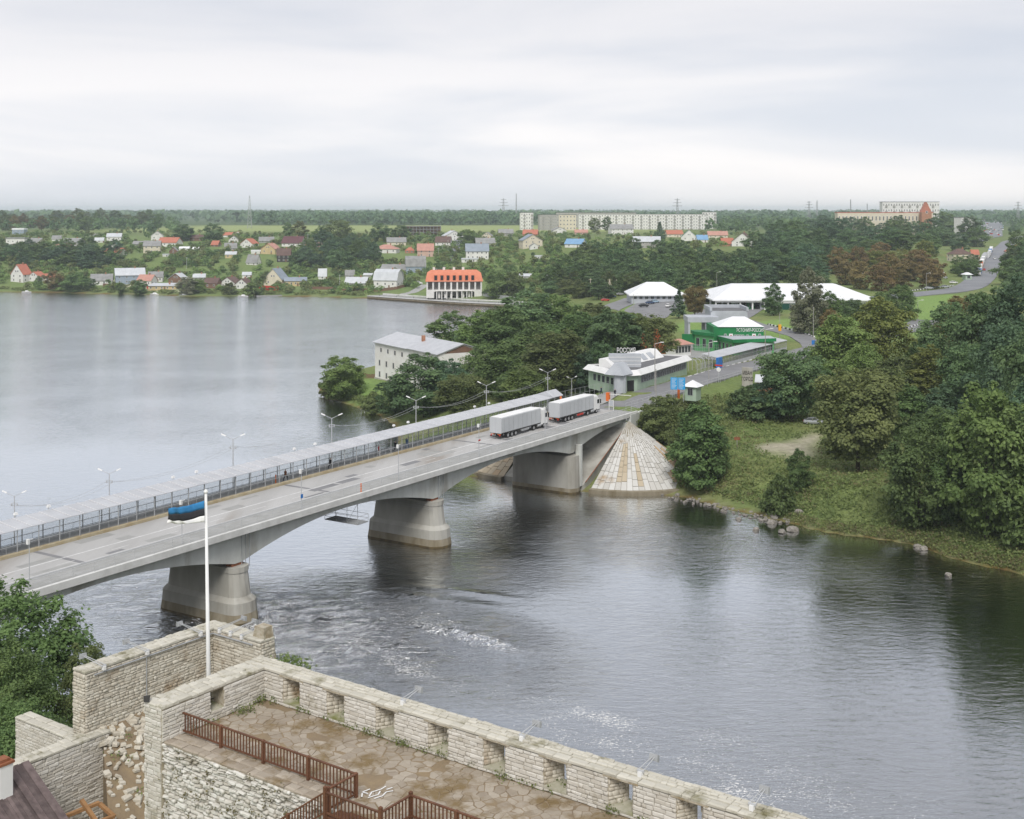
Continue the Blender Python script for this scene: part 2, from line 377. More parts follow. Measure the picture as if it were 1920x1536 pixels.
# height control points: (u, distance, z)
ctl = []
for u in (-900,-400,0,250,500,720):
    ctl += [(u,790,1.5),(u,830,3.0),(u,880,7),(u,1060,19),(u,1300,26),(u,1700,28),(u,2300,28),(u,6000,30),(u,20000,40)]
ctl += [(820,745,4),(820,830,7),(870,900,12),(850,1060,19),(900,1300,26),(950,1700,28),(900,2300,28),(1000,6000,30),(900,20000,40),
    (1000,730,4),(1000,830,8),(1000,950,16),(1060,700,8),(960,680,3),
    (640,375,2.2),(690,372,3.4),(720,362,3.6),(780,372,4),(850,345,4),(900,330,4.5),(960,320,5),(1000,300,6),(1050,320,7.5),(900,420,4),(1000,440,5.5),(1080,420,8),(1100,500,8),(1000,560,5),
    (1150,320,10.5),(1200,360,12),(1170,430,11),(1250,430,12.2),(1200,540,11.5),(1150,600,10),
    (1185,262,11.6),(1200,285,12.1),(1250,290,12.2),(1300,305,12.25),(1360,325,12.3),(1440,350,12.4),(1530,372,12.4),(1430,420,12.6),(1340,470,12.8),(1480,514,13),(1600,470,13),(1700,463,13),(1640,560,13.2),(1350,560,13),(1250,590,12.5),
    (1280,650,14),(1500,640,14.5),(1700,640,14),(1820,640,13.8),(1845,745,14),(1865,987,16.5),(1880,1175,19.5),(1900,1324,22),(1920,1420,24),(1860,2180,27),
    (1790,600,13.5),(1750,540,13.2),
    (1290,232,4),(1330,240,4.3),(1300,262,8.5),(1260,272,9.5),(1400,250,6.0),(1400,262,6.8),(1400,280,10),(1480,255,6.2),(1525,269,7.5),(1480,285,10.5),(1440,305,12),(1380,298,12.1),(1560,240,5.0),(1640,250,6.2),(1660,275,9),(1720,300,11),(1620,320,12),
    (1780,230,6),(1880,215,5.5),(1950,220,8),(2100,200,8),(1850,260,9),(1950,280,12),(1850,330,12.8),(1780,400,13),(2000,400,15),(2200,300,14),(2100,600,15),(2000,800,17),
    (1100,720,12),(1250,760,18),(1250,950,26),(1100,1100,25),(1400,760,18),(1500,830,20),(1500,1100,27),(1700,800,18),(1700,1000,24),(1780,900,19),(2000,1200,22),
    (1250,1780,28),(1700,2000,28),(1870,2550,28),(1250,2600,28),(1300,6000,30),(1900,6000,32),(2200,2500,28),(1600,20000,42),(2400,20000,42)]
CT = np.array([((u - 960) * Y / F,Y,z) for u,Y,z in ctl] + [(-13,60,15),(-20,75,15),(-30,60,15.5),(0,55,15),(30,40,15),(40,20,16),(-40,85,9),(-70,70,12),(-50,40,16),(-200,60,14),(-600,100,14),(80,-30,14),(0,-50,18),(-100,-50,18),
    (170,0,6),(260,100,10),(400,0,14),(600,300,16),(-15000,3000,28),(15000,3000,28),(-3000,1200,22),(2500,500,20)])
def feat(x,y):
    yy = np.maximum(y,0) + 45.0
    return 3.2 * x / yy,3.0 * np.log(yy)
CF = np.stack(feat(CT[:,0],CT[:,1]),1)

def seg_dist(x,y,P,closed=True):
    d = np.full(x.shape,1e18)
    n = len(P)
    for i in range(n if closed else n - 1):
        ax,ay = P[i]; bx,by = P[(i + 1) % n]; dx,dy = bx - ax,by - ay
        t = np.clip(((x - ax) * dx + (y - ay) * dy) / (dx * dx + dy * dy + 1e-9),0,1)
        d = np.minimum(d,(x - ax - t * dx) ** 2 + (y - ay - t * dy) ** 2)
    return np.sqrt(d)
def inside(x,y,P):
    r = np.zeros(x.shape,bool); n = len(P)
    for i in range(n):
        ax,ay = P[i]; bx,by = P[(i + 1) % n]
        if ay == by: continue
        r ^= ((ay > y) != (by > y)) & (x < (bx - ax) * (y - ay) / (by - ay) + ax)
    return r
def vnoise(x,y,sc,seed):
    x = x / sc + seed * 17.13; y = y / sc - seed * 9.71
    xi = np.floor(x).astype(np.int64); yi = np.floor(y).astype(np.int64); fx = x - xi; fy = y - yi
    fx = fx * fx * (3 - 2 * fx); fy = fy * fy * (3 - 2 * fy)
    def h(a,b):
        n = (a * 374761393 + b * 668265263 + seed * 1442695) & 0x7fffffff
        n = ((n ^ (n >> 13)) * 1274126177) & 0x7fffffff
        return ((n ^ (n >> 16)) & 0xffff) / 65535.0
    return (h(xi,yi) * (1 - fx) + h(xi + 1,yi) * fx) * (1 - fy) + (h(xi,yi + 1) * (1 - fx) + h(xi + 1,yi + 1) * fx) * fy
def terrain_z(x,y):
    fx,fy = feat(x,y)
    num = np.zeros(x.shape); den = np.zeros(x.shape)
    for (cx,cyy),z in zip(CF,CT[:,2]):
        w = 1.0 / ((fx - cx) ** 2 + (fy - cyy) ** 2 + .0015) ** 1.9
        num += w * z; den += w
    zi = num / den
    d = seg_dist(x,y,RV); ins = inside(x,y,RV)
    rough = (vnoise(x,y,7,3) - .5) * .5 + (vnoise(x,y,2.6,5) - .5) * .22
    slope = np.where(y > 500,.16,.40)
    dj = np.maximum(d + (vnoise(x,y,5,8) - .5) * 1.2,0)
    bank = .12 + np.where(dj < 2.2,dj * .10,.22 + (dj - 2.2) * slope)
    land = np.minimum(zi + np.where(y < 420,rough,rough * .3),bank + rough * np.clip(d / 8,0,1) * .4)
    bed = -np.minimum(d * .13 + .05,4.5)
    z = np.where(ins,bed,np.maximum(land,.06))
    far = np.clip((y - 3000) / 9000,0,1)
    return z + far * (14 * vnoise(x,y,2600,2) + 6 * vnoise(x,y,900,4)),d,ins

def axis(parts):
    out = []
    for a,b,st in parts: out.append(np.arange(a,b,st,dtype=np.float64))
    return np.concatenate(out)
def grow(a,b,s0,g):
    o = []; x = a; s = s0
    while x < b: o.append(x); x += s; s *= g
    o.append(b); return np.array(o)
gx_pos = np.concatenate([np.arange(0,130,2.5),np.arange(130,420,6),grow(420,8000,9,1.09)])
GX = np.concatenate([-gx_pos[:0:-1],gx_pos])
GY = np.concatenate([np.arange(-60,190,5),np.arange(190,330,2.2),np.arange(330,620,4),np.arange(620,1300,8),grow(1300,14000,14,1.045)])
XX,YY = np.meshgrid(GX,GY)
ZZ,DD,INS = terrain_z(XX,YY)
def ground(x,y):
    i = int(np.clip(np.searchsorted(GX,x) - 1,0,len(GX) - 2)); j = int(np.clip(np.searchsorted(GY,y) - 1,0,len(GY) - 2))
    fx = (x - GX[i]) / (GX[i + 1] - GX[i]); fy = (y - GY[j]) / (GY[j + 1] - GY[j])
    return float((ZZ[j,i] * (1 - fx) + ZZ[j,i + 1] * fx) * (1 - fy) + (ZZ[j + 1,i] * (1 - fx) + ZZ[j + 1,i + 1] * fx) * fy)
def hit(u,v,y0=130.0):
    k = (u - 960) / F; m = (v - HZ) / F; y = y0; st = 1.0
    while y < 9000:
        if ground(k * y,y) >= CH - m * y and ground(k * y,y) > .02: break
        if CH - m * y < -1: break
        st = max(.5,y * .0025); y += st
    return Vector((k * y,y,ground(k * y,y)))

# ground colours (what grows or lies there)
def lerp(c,d,w): return c + (np.array(d) - c) * w[...,None]
def zone(pts,soft=4.0):
    P = np.array(pts); ins = inside(XX,YY,P); d = seg_dist(XX,YY,P)
    return np.clip(np.where(ins,.5 + d / soft,.5 - d / soft),0,1)
n1 = vnoise(XX,YY,14,11); n2 = vnoise(XX,YY,4.5,12); n3 = vnoise(XX,YY,60,13)
gc = np.zeros(XX.shape + (3,)) + np.array((.105,.125,.050))
gc = lerp(gc,(.155,.150,.070),np.clip(n1 * 1.6 - .6,0,1) * .8)
gc = lerp(gc,(.085,.115,.040),np.clip(n2 * 1.6 - .7,0,1) * .6)
gc = lerp(gc,(.055,.075,.038),np.clip((YY - 1200) / 1200,0,1))                       # far woods floor
lawn = [zone([W(1335,615,12.6),W(1445,600,12.8),W(1560,592,13),W(1660,600,13),W(1640,650,12.6),W(1530,640,12.5),W(1440,632,12.5)]),
        zone([W(1690,560,13),W(1800,552,13.4),W(1790,600,13),W(1700,640,13),W(1690,600,13)]),
        zone([W(1150,590,12),W(1195,560,12),W(1215,572,12),W(1160,600,12)]),zone([W(1260,610,12.6),W(1320,590,12.8),W(1350,600,12.8),W(1320,640,12.5)]),
        zone([W(660,712,3),W(712,712,3.4),W(716,748,2.2),W(650,742,2.2)],8),zone([W(1340,572,13),W(1320,560,13),W(1335,545,13.5)])]
for l in lawn: gc = lerp(gc,(.135,.190,.062),l * (.75 + .25 * n2))
field = np.clip((YY - 1500) / 150,0,1) * np.clip((2350 - YY) / 100,0,1) * np.clip((-XX + 260) / 120,0,1) * np.clip((XX + 620) / 120,0,1)
gc = lerp(gc,(.20,.215,.095),field * .9)
gc = lerp(gc,(.105,.140,.055),zone([W(-300,545),W(980,575),W(1040,470,22),W(500,440,27),W(-300,440,27)],60) * .5)
shore = np.clip(1 - (DD - .4) / 2.0,0,1) * (~INS)
gc = lerp(gc,(.16,.14,.09),shore * .75 * np.clip(n2 * 2 - .2,0,1))
gc = lerp(gc,(.30,.27,.215),zone([W(200,545),W(345,553),W(345,547,1.5),W(215,536,1.8)],6))
PATH = [W(1410,838,6),W(1440,850,6),W(1480,856,6),W(1530,848,6.2),W(1540,816,6.6),W(1515,816,6.6),W(1470,827,6.4)]; path = zone(PATH,3)
gc = lerp(gc,(.26,.22,.19),path * np.clip(n2 * 1.3 + .25,0,1))
gc = np.where(INS[...,None],np.array((.17,.095,.035)),gc)
castle_w = zone([K(-30,14)[:2],K(-30,-3)[:2],K(30,-3)[:2],K(30,14)[:2]],6)
gc = lerp(gc,(.15,.125,.075),castle_w)
gc = np.where(INS[...,None],gc,gc * np.array((1.42,1.55,1.35)))
V = np.stack([XX,YY,ZZ],-1).reshape(-1,3)
nx,ny = len(GX),len(GY)
idx = np.arange(nx * ny).reshape(ny,nx)
Q = np.stack([idx[:-1,:-1],idx[:-1,1:],idx[1:,1:],idx[1:,:-1]],-1).reshape(-1,4)
m,nt,out = nodes_of('ground cover'); N = nt.nodes.new; L = nt.links.new
b = N('ShaderNodeBsdfPrincipled'); b.inputs['Roughness'].default_value = .95; b.inputs['Specular IOR Level'].default_value = .1; L(b.outputs[0],out.inputs[0])
a = N('ShaderNodeAttribute'); a.attribute_name = 'cover'
g = N('ShaderNodeNewGeometry'); n = N('ShaderNodeTexNoise'); n.inputs['Scale'].default_value = .9; n.inputs['Detail'].default_value = 8; n.inputs['Roughness'].default_value = .7; L(g.outputs['Position'],n.inputs['Vector'])
mr = N('ShaderNodeMapRange'); mr.inputs['From Min'].default_value = .3; mr.inputs['From Max'].default_value = .7; mr.inputs['To Min'].default_value = .72; mr.inputs['To Max'].default_value = 1.3; L(n.outputs['Fac'],mr.inputs['Value'])
h = N('ShaderNodeHueSaturation'); L(a.outputs['Color'],h.inputs['Color']); L(mr.outputs[0],h.inputs['Value']); L(h.outputs[0],b.inputs['Base Color'])
bp = N('ShaderNodeBump'); bp.inputs['Distance'].default_value = .25; L(n.outputs['Fac'],bp.inputs['Height']); L(bp.outputs[0],b.inputs['Normal'])
M['ground'] = m
me = np_mesh('ground',V,Q,M['ground'],smooth=True)
ca = me.color_attributes.new('cover','FLOAT_COLOR','POINT')
ca.data.foreach_set('color',np.concatenate([gc,np.ones(gc.shape[:2] + (1,))],-1).astype(np.float32).ravel())
tag(inst('ground',me),kind='structure')

# ------------------------------------------------------------------ the river
def build_river():
    xs = np.concatenate([np.arange(-1500,-500,25),np.arange(-500,-90,8),np.arange(-90,75,.9),np.arange(75,130,2.5),np.arange(130,200.1,10)])
    ys = np.concatenate([np.arange(-70,90,10),np.arange(90,215,.9),np.arange(215,300,2.5),np.arange(300,900.1,10)])
    X,Y = np.meshgrid(xs,ys)
    def blob(c,rx,ry,ang,soft=1.0):
        dx,dy = X - c[0],Y - c[1]; ca,sa = math.cos(ang),math.sin(ang)
        p = (dx * ca + dy * sa) / rx; q = (-dx * sa + dy * ca) / ry
        return np.exp(-(p * p + q * q) * soft)
    flow = math.atan2(-CA.y,-CA.x)
    # chop: rough water downstream of the piers; foam: broken water and flecks drifting along the castle bank
    chop = .022 + .10 * np.clip((Y - 260) / 200,0,1) + .04 * vnoise(X,Y,26,77)
    for u,v,rx,ry,g_ in ((560,1175,26,12,1.0),(760,1155,18,6,.6),(640,1110,18,8,.25),(880,1060,18,10,.16),(450,1190,14,8,.9),(1000,1000,25,12,.16),(850,1190,9,5,.8),(350,1130,20,12,.5),(1180,1010,30,14,.2),(1650,1080,26,14,.12),(1300,1010,20,10,.18)):
        p = at(u,v); chop = np.maximum(chop,g_ * blob(p,rx,ry,R(-30)))
    foam = np.zeros(X.shape)
    for u,v,rx,ry,g_,an in ((830,1175,7,2.6,.55,-38),(890,1200,6,1.5,.9,-38),(770,1145,8,2.2,.35,-38),(560,1240,10,4,.42,-40),(650,1195,9,4,.34,-35),(790,1260,9,3,.52,-40),(860,1285,9,3,.45,-42),(1000,1320,8,3,.42,-35),(1060,1370,12,3,.45,-40),(1130,1350,9,3,.42,-35),(1180,1420,10,3.2,.52,-38),(1280,1425,10,3,.45,-38),(1380,1445,10,3,.42,-38),(1330,1480,9,3,.42,-38),
        (1480,1510,9,3.0,.62,-38),(1600,1530,10,3.5,.55,-38),(1560,1470,12,3,.35,-38),(1420,1410,10,3,.3,-38),(1840,1080,4,2,.2,0),(250,1010,8,3,.42,-30),(300,990,8,3,.40,-30),(125,1165,4,1.0,.7,-10),(180,1195,5,1.2,.38,-10),(420,1160,5,1.5,.5,-40),(470,1168,5,1.6,.55,-40),(1230,1060,6,3,.22,-30),(15,930,8,2.5,.4,-30)):
        p = at(u,v); foam = np.maximum(foam,g_ * blob(p,rx,ry,R(an),.7))
    rr = np.random.default_rng(3)
    foam = np.minimum(foam,.50) * (.30 + 1.25 * vnoise(X,Y,2.2,21) * (.4 + .9 * vnoise(X,Y,6.5,22)))
    Z = np.zeros(X.shape)
    for k in range(26):
        an = flow + rr.normal(0,.75); wl = rr.uniform(1.9,6.5); kx,ky = math.cos(an) * 2 * math.pi / wl,math.sin(an) * 2 * math.pi / wl
        env = vnoise(X,Y,9,40 + k)
        Z += np.sin(kx * X + ky * Y + rr.uniform(0,6.28) + 3 * vnoise(X,Y,8,80 + k)) * wl * .011 * env
    fine = ((X > -90) & (X < 75) & (Y > 90) & (Y < 215))
    edge = np.clip(np.minimum(np.minimum(X + 90,75 - X),np.minimum(Y - 90,215 - Y)) / 8,0,1)
    Z *= np.where(fine,edge,0) * np.clip(chop * 1.3,.03,1.1) * .8
    # standing wave with its dark lip
    p = at(915,1203); dx,dy = X - p.x,Y - p.y; q = dx * CA.x + dy * CA.y; r_ = -dx * CA.y + dy * CA.x
    Z += np.where(fine,.62 * np.exp(-((r_ - .0012 * q * abs(q)) / .8) ** 2) * np.exp(-((q + 3) / 8) ** 2),0)
    for uu,vv,am,ln in ((780,1120,.22,9),(700,1205,.2,8),(860,1110,.2,7),(560,1155,.18,9)):
        p = at(uu,vv); dx,dy = X - p.x,Y - p.y; q = dx * .93 - dy * .36; r_ = dx * .36 + dy * .93
        Z += np.where(fine,1.7 * am * np.exp(-(r_ / .75) ** 2) * np.exp(-(q / ln) ** 2),0)
    Z = np.minimum(Z,.75)
    nx,ny = len(xs),len(ys)
    V = np.stack([X,Y,Z],-1).reshape(-1,3)
    idx = np.arange(nx * ny).reshape(ny,nx)
    Q = np.stack([idx[:-1,:-1],idx[:-1,1:],idx[1:,1:],idx[1:,:-1]],-1).reshape(-1,4)
    # closed body: sides and floor
    x0,x1,y0,y1 = xs[0],xs[-1],ys[0],ys[-1]; n0 = len(V)
    rim = np.concatenate([idx[0,:],idx[1:,-1],idx[-1,-2::-1],idx[-2:0:-1,0]])
    low = V[rim].copy(); low[:,2] = -7
    V = np.concatenate([V,low]); k = len(rim)
    lo_i = n0 + np.arange(k)
    S = np.stack([rim,lo_i,np.roll(lo_i,-1),np.roll(rim,-1)],-1)
    c = np.array([[x0,y0,-7],[x1,y0,-7],[x1,y1,-7],[x0,y1,-7]]) 
    Q = np.concatenate([Q,S])
    me = np_mesh('river_water',V,Q,M['water'],smooth=True)
    bm = bmesh.new(); bm.from_mesh(me); bm.verts.ensure_lookup_table()
    bm.faces.new([bm.verts[i] for i in lo_i[::-1]]); bm.to_mesh(me); bm.free()
    nv = len(me.vertices)
    for nm,arr in (('foam',foam),('chop',chop)):
        at_ = me.attributes.new(nm,'FLOAT','POINT'); full = np.zeros(nv,np.float32); full[:nx * ny] = arr.ravel(); at_.data.foreach_set('value',full)
    return tag(inst('river_water',me),kind='structure')
m,nt,out = nodes_of('peat dark river water'); N = nt.nodes.new; L = nt.links.new
g = N('ShaderNodeNewGeometry'); ach = N('ShaderNodeAttribute'); ach.attribute_name = 'chop'; afo = N('ShaderNodeAttribute'); afo.attribute_name = 'foam'
mp1 = N('ShaderNodeMapping'); mp1.inputs['Rotation'].default_value = (0,0,R(-12)); mp1.inputs['Scale'].default_value = (.42,1.0,1); L(g.outputs['Position'],mp1.inputs['Vector'])
na = N('ShaderNodeTexNoise'); na.inputs['Scale'].default_value = 1.0; na.inputs['Detail'].default_value = 5; na.inputs['Roughness'].default_value = .55; na.inputs['Distortion'].default_value = .6; L(mp1.outputs[0],na.inputs['Vector'])
nb = N('ShaderNodeTexNoise'); nb.inputs['Scale'].default_value = 3.1; nb.inputs['Detail'].default_value = 3; nb.inputs['Distortion'].default_value = .4; L(mp1.outputs[0],nb.inputs['Vector'])
nc = N('ShaderNodeTexNoise'); nc.inputs['Scale'].default_value = .035; nc.inputs['Detail'].default_value = 5; L(g.outputs['Position'],nc.inputs['Vector'])
patch = N('ShaderNodeMapRange'); patch.inputs['From Min'].default_value = .35; patch.inputs['From Max'].default_value = .66; patch.inputs['To Min'].default_value = .65; patch.inputs['To Max'].default_value = 1.1; L(nc.outputs['Fac'],patch.inputs['Value'])
su = N('ShaderNodeMath'); su.operation = 'MULTIPLY_ADD'; su.inputs[1].default_value = .35; L(nb.outputs['Fac'],su.inputs[0]); L(na.outputs['Fac'],su.inputs[2])
ds = N('ShaderNodeMath'); ds.operation = 'MULTIPLY_ADD'; ds.inputs[1].default_value = 1.75; ds.inputs[2].default_value = .0; L(ach.outputs['Fac'],ds.inputs[0])
dm = N('ShaderNodeMath'); dm.operation = 'MULTIPLY'; L(ds.outputs[0],dm.inputs[0]); L(patch.outputs[0],dm.inputs[1])
bp = N('ShaderNodeBump'); bp.inputs['Strength'].default_value = 1.0; L(dm.outputs[0],bp.inputs['Distance']); L(su.outputs[0],bp.inputs['Height'])
fr = N('ShaderNodeFresnel'); fr.inputs['IOR'].default_value = 1.33; L(bp.outputs[0],fr.inputs['Normal'])
fm = N('ShaderNodeMapRange'); fm.inputs['From Min'].default_value = .02; fm.inputs['From Max'].default_value = .24; fm.inputs['To Min'].default_value = .30; fm.inputs['To Max'].default_value = .90; L(fr.outputs[0],fm.inputs['Value'])
gl = N('ShaderNodeBsdfGlossy'); gl.inputs['Roughness'].default_value = .07; gl.inputs['Color'].default_value = (.945,.975,1.0,1); L(bp.outputs[0],gl.inputs['Normal'])
tr = N('ShaderNodeBsdfTransparent'); tr.inputs['Color'].default_value = (.92,.90,.86,1)
mx = N('ShaderNodeMixShader'); L(fm.outputs[0],mx.inputs[0]); L(tr.outputs[0],mx.inputs[1]); L(gl.outputs[0],mx.inputs[2])
# foam flecks
nf = N('ShaderNodeTexNoise'); nf.inputs['Scale'].default_value = 4.4; nf.inputs['Detail'].default_value = 7; nf.inputs['Roughness'].default_value = .68; nf.inputs['Distortion'].default_value = .9; mpf = N('ShaderNodeMapping'); mpf.inputs['Rotation'].default_value = (0,0,R(36)); mpf.inputs['Scale'].default_value = (.62,1.5,1); L(g.outputs['Position'],mpf.inputs['Vector']); L(mpf.outputs[0],nf.inputs['Vector'])
th = N('ShaderNodeMath'); th.operation = 'MULTIPLY_ADD'; th.inputs[1].default_value = .22; L(afo.outputs['Fac'],th.inputs[0]); L(nf.outputs['Fac'],th.inputs[2])
fm2 = N('ShaderNodeMapRange'); fm2.inputs['From Min'].default_value = .665; fm2.inputs['From Max'].default_value = .705; L(th.outputs[0],fm2.inputs['Value'])
df = N('ShaderNodeBsdfDiffuse'); df.inputs['Color'].default_value = (.82,.81,.78,1)
mx2 = N('ShaderNodeMixShader'); fg = N('ShaderNodeMapRange'); fg.inputs['From Min'].default_value = .03; fg.inputs['From Max'].default_value = .16; L(afo.outputs['Fac'],fg.inputs['Value']); fx = N('ShaderNodeMath'); fx.operation = 'MULTIPLY'; L(fm2.outputs[0],fx.inputs[0]); L(fg.outputs[0],fx.inputs[1]); L(fx.outputs[0],mx2.inputs[0]); L(mx.outputs[0],mx2.inputs[1]); L(df.outputs[0],mx2.inputs[2]); L(mx2.outputs[0],out.inputs['Surface'])
va = N('ShaderNodeVolumeAbsorption'); va.inputs['Color'].default_value = (.62,.20,.02,1); va.inputs['Density'].default_value = 2.6; L(va.outputs[0],out.inputs['Volume'])
M['water'] = m
build_river()

# ------------------------------------------------------------------ sheets laid on the ground: roads, yards, paths
def smooth_path(pts,step=4.0):
    P = [Vector((p[0],p[1],p[2] if len(p) > 2 else 0)) for p in pts]; out = []
    for i in range(len(P) - 1):
        p0 = P[max(i - 1,0)]; p1 = P[i]; p2 = P[i + 1]; p3 = P[min(i + 2,len(P) - 1)]
        n = max(2,int((p2 - p1).length / step))
        for k in range(n):
            t = k / n
            out.append(.5 * ((2 * p1) + (p2 - p0) * t + (2 * p0 - 5 * p1 + 4 * p2 - p3) * t * t + (3 * p1 - p0 - 3 * p2 + p3) * t ** 3))
    out.append(P[-1]); return out
def ribbon(name,pts,w,mt,lift=.12,step=4.0,off=0.0,dash=None,build=True,parent=None):
    P = smooth_path(pts,step); mb = MB(); rows = []
    for i,p in enumerate(P):
        d = (P[min(i + 1,len(P) - 1)] - P[max(i - 1,0)]); d.z = 0; d.normalize(); nn = Vector((-d.y,d.x,0))
        row = []
        for k in range(5):
            q = p + nn * (off + w * (k / 4 - .5)); z = max(ground(q.x,q.y),0.1)
            row.append(z)
        zc = max(row) * .7 + sum(row) / 5 * .3
        rows.append([(p + nn * (off + w * (k / 4 - .5))).to_tuple()[:2] + (zc + lift,) for k in range(5)])
    acc = 0
    for i in range(len(rows) - 1):
        acc += 1
        if dash and acc % (dash * 2) >= dash: continue
        for k in range(4): mb.poly([rows[i][k],rows[i][k + 1],rows[i + 1][k + 1],rows[i + 1][k]])
        if not dash: 
            for e in (0,4):   # skirt into the ground
                a_,b_ = rows[i][e],rows[i + 1][e]
                mb.poly([a_,b_,(b_[0],b_[1],b_[2] - 1.2),(a_[0],a_[1],a_[2] - 1.2)])
    o = mb.build(name,mt,parent)
    if parent is None: tag(o,kind='structure')
    return o
def yard(name,pts,mt,lift=.1,n=10):
    """quad patch draped on the ground"""
    p = [Vector(q) for q in pts]; mb = MB(); G = []
    for j in range(n + 1):
        for i in range(n + 1):
            u,v = i / n,j / n
            q = p[0] * (1 - u) * (1 - v) + p[1] * u * (1 - v) + p[2] * u * v + p[3] * (1 - u) * v
            G.append((q.x,q.y,max(ground(q.x,q.y),.1) + lift))
    for j in range(n):
        for i in range(n):
            a_ = j * (n + 1) + i; mb.poly([G[a_],G[a_ + 1],G[a_ + n + 2],G[a_ + n + 1]])
    return tag(mb.build(name,mt),kind='structure')
def Wz(u,v,z): p = at(u,v,z); return (p.x,p.y,0)

main_road = [tuple(B(66.5,8.6)),tuple(B(90,8.6)),tuple(B(120,8.6)),tuple(B(150,8.2)),tuple(B(172,6.5)),Wz(1530,655,12.4),Wz(1610,640,12.5),Wz(1700,617,13),Wz(1740,600,13.2)]
ribbon('road',main_road,9.8,M['asphalt'],.15)
ribbon('highway',[Wz(1640,561,13.1),Wz(1720,553,13.3),Wz(1785,546,13.6),Wz(1820,537,13.8),Wz(1843,519,14),Wz(1866,486,16),Wz(1884,464,19),Wz(1903,451,22),Wz(1930,443,24),Wz(2000,436,26)],15,M['asphalt_far'],.22,step=10)
ribbon('road',[Wz(1530,655,12.4),Wz(1518,640,12.5),Wz(1487,627,12.5),Wz(1440,615,12.6),Wz(1395,602,12.7),Wz(1350,590,12.8)],7.5,M['asphalt'],.13)
ribbon('street',[Wz(818,506,12),Wz(828,494,15),Wz(838,482,17.5),Wz(850,468,20),Wz(858,458,22),Wz(864,448,24.5)],8,M['asphalt_far'],.25,step=8)
ribbon('lane',[Wz(755,548,4),Wz(775,540,5),Wz(798,532,6.5)],6,M['walk'],.15,step=8)
yard('car_park',[(*W(1170,580,12.0),0),(*W(1245,590,12.6),0),(*W(1290,562,12.6),0),(*W(1205,560,12),0)],M['asphalt'],.14)
yard('car_park',[(*W(1280,592,12.8),0),(*W(1400,600,12.8),0),(*W(1440,575,13),0),(*W(1330,572,13),0)],M['asphalt'],.16)
yard('car_park',[(*W(1118,576,10.5),0),(*W(1160,582,11.5),0),(*W(1205,560,12),0),(*W(1170,548,12.5),0)],M['asphalt'],.16)
yard('car_park',[(*W(1835,450,24),0),(*W(1880,442,25),0),(*W(1878,412,27),0),(*W(1842,412,27),0)],M['asphalt_far'],.4,14)
yard('yard',[tuple(B(66.6,14.2)),tuple(B(92,14.2)),tuple(B(92,20.0)),tuple(B(70,18.5))],M['walk'],.2)
yard('yard',[(*W(1285,668,12.3),0),(*W(1345,675,12.3),0),(*W(1312,628,12.4),0),(*W(1285,630,12.4),0)],M['walk'],.12)
# ------------------------------------------------------------------ the bridge
S0,S1 = -140.0,67.0
PIERS = [-87.3,-43.7,0.0,43.8]
bridge = empty('road_bridge',BO,BYAW,'long pale concrete road bridge over the river on battered grey piers','bridge')
def soffit(s):
    # haunched girder: deep over the piers, shallow in mid-span
    d = min(abs(s - p) for p in PIERS)
    if s > 43.8: 
        k = min((s - 43.8) / 20,1); return DECK - (4.9 * (1 - k) ** 2 + 2.0 * (1 - (1 - k) ** 2))
    k = max(0.0,1 - max(d - .8,0) / 20.5)
    return DECK - (1.95 + 2.85 * k ** 1.9)
mb = MB(); ring = []
ss = np.arange(S0,S1 + .01,1.45)
for t0,t1 in ((1.25,16.6),):
    for s in ss:
        z = soffit(s); ring.append([(s,t0,DECK - .62),(s,t0 + .12,z),(s,t1 - .12,z),(s,t1,DECK - .62)])
    mb.loft(ring)
mb.build('girder',M['concrete'],bridge)
mb = MB(); mb.box((S0,.02,DECK - .60),(S1,18.2,DECK - .12)); mb.build('deck_slab',M['concrete'],bridge)
mb = MB(); mb.box((S0,-.12,DECK - .86),(S1 + 1.5,.36,DECK + .02)); mb.build('edge_beam',M['edge'],bridge,bevel=.03)
mb = MB(); mb.box((S0,.36,DECK - .12),(S1,3.9,DECK - .02)); mb.build('footway',M['walk'],bridge)
mb = MB(); mb.box((S0,3.9,DECK - .12),(S1,4.12,DECK + .02)); mb.build('kerb',M['steel'],bridge)
mb = MB(); mb.box((S0,4.12,DECK - .119),(S1,13.4,DECK - .10)); mb.build('carriageway',M['asphalt_pale'],bridge)
mb = MB(); mb.box((S0,13.4,DECK - .12),(S1 - 5,13.95,DECK + .30)); mb.build('kerb',M['kerb'],bridge,bevel=.04)
mb = MB(); mb.box((S0,13.95,DECK - .12),(S1 - 5,18.2,DECK - .03)); mb.build('footway',M['walk'],bridge)
mb = MB()
mb.box((S0,8.12,DECK - .1),(S1,8.36,DECK - .092)); mb.box((S0,4.62,DECK - .1),(S1,4.74,DECK - .093))
s = S0
while s < S1 - 4:
    mb.box((s,6.2,DECK - .1),(s + 2.6,6.3,DECK - .093)); s += 8
mb.build('lane_marking',M['paint'],bridge)
rr = random.Random(5)
for k in range(34):
    s = rr.uniform(-80,60); t = rr.choice([4.9,6.6,8.6,10.4,11.6]); mb = MB(); mb.box((s,t,DECK - .1),(s + rr.uniform(1.5,6),t + rr.uniform(.5,1.6),DECK - .0965 + k * .00003)); mb.build('repair_patch',M[rr.choice(['asphalt','walk','walk'])],bridge)
for p in PIERS[:3]:
    for q in (p + 21.8,):
        mb = MB(); mb.box((q - .35,4.2,DECK - .1),(q + .35,13.3,DECK - .0945)); mb.build('expansion_joint',M['asphalt'],bridge)
# drain pipes and expansion strips on the girder face
for p in PIERS[1:3]:
    for ds_ in (.4,1.1,1.8):
        mb = MB(); mb.bar((p + ds_,1.10,DECK - .9),(p + ds_,1.10,DECK - 5.6),.05,5); mb.build('drain_pipe',M['steel'],bridge)
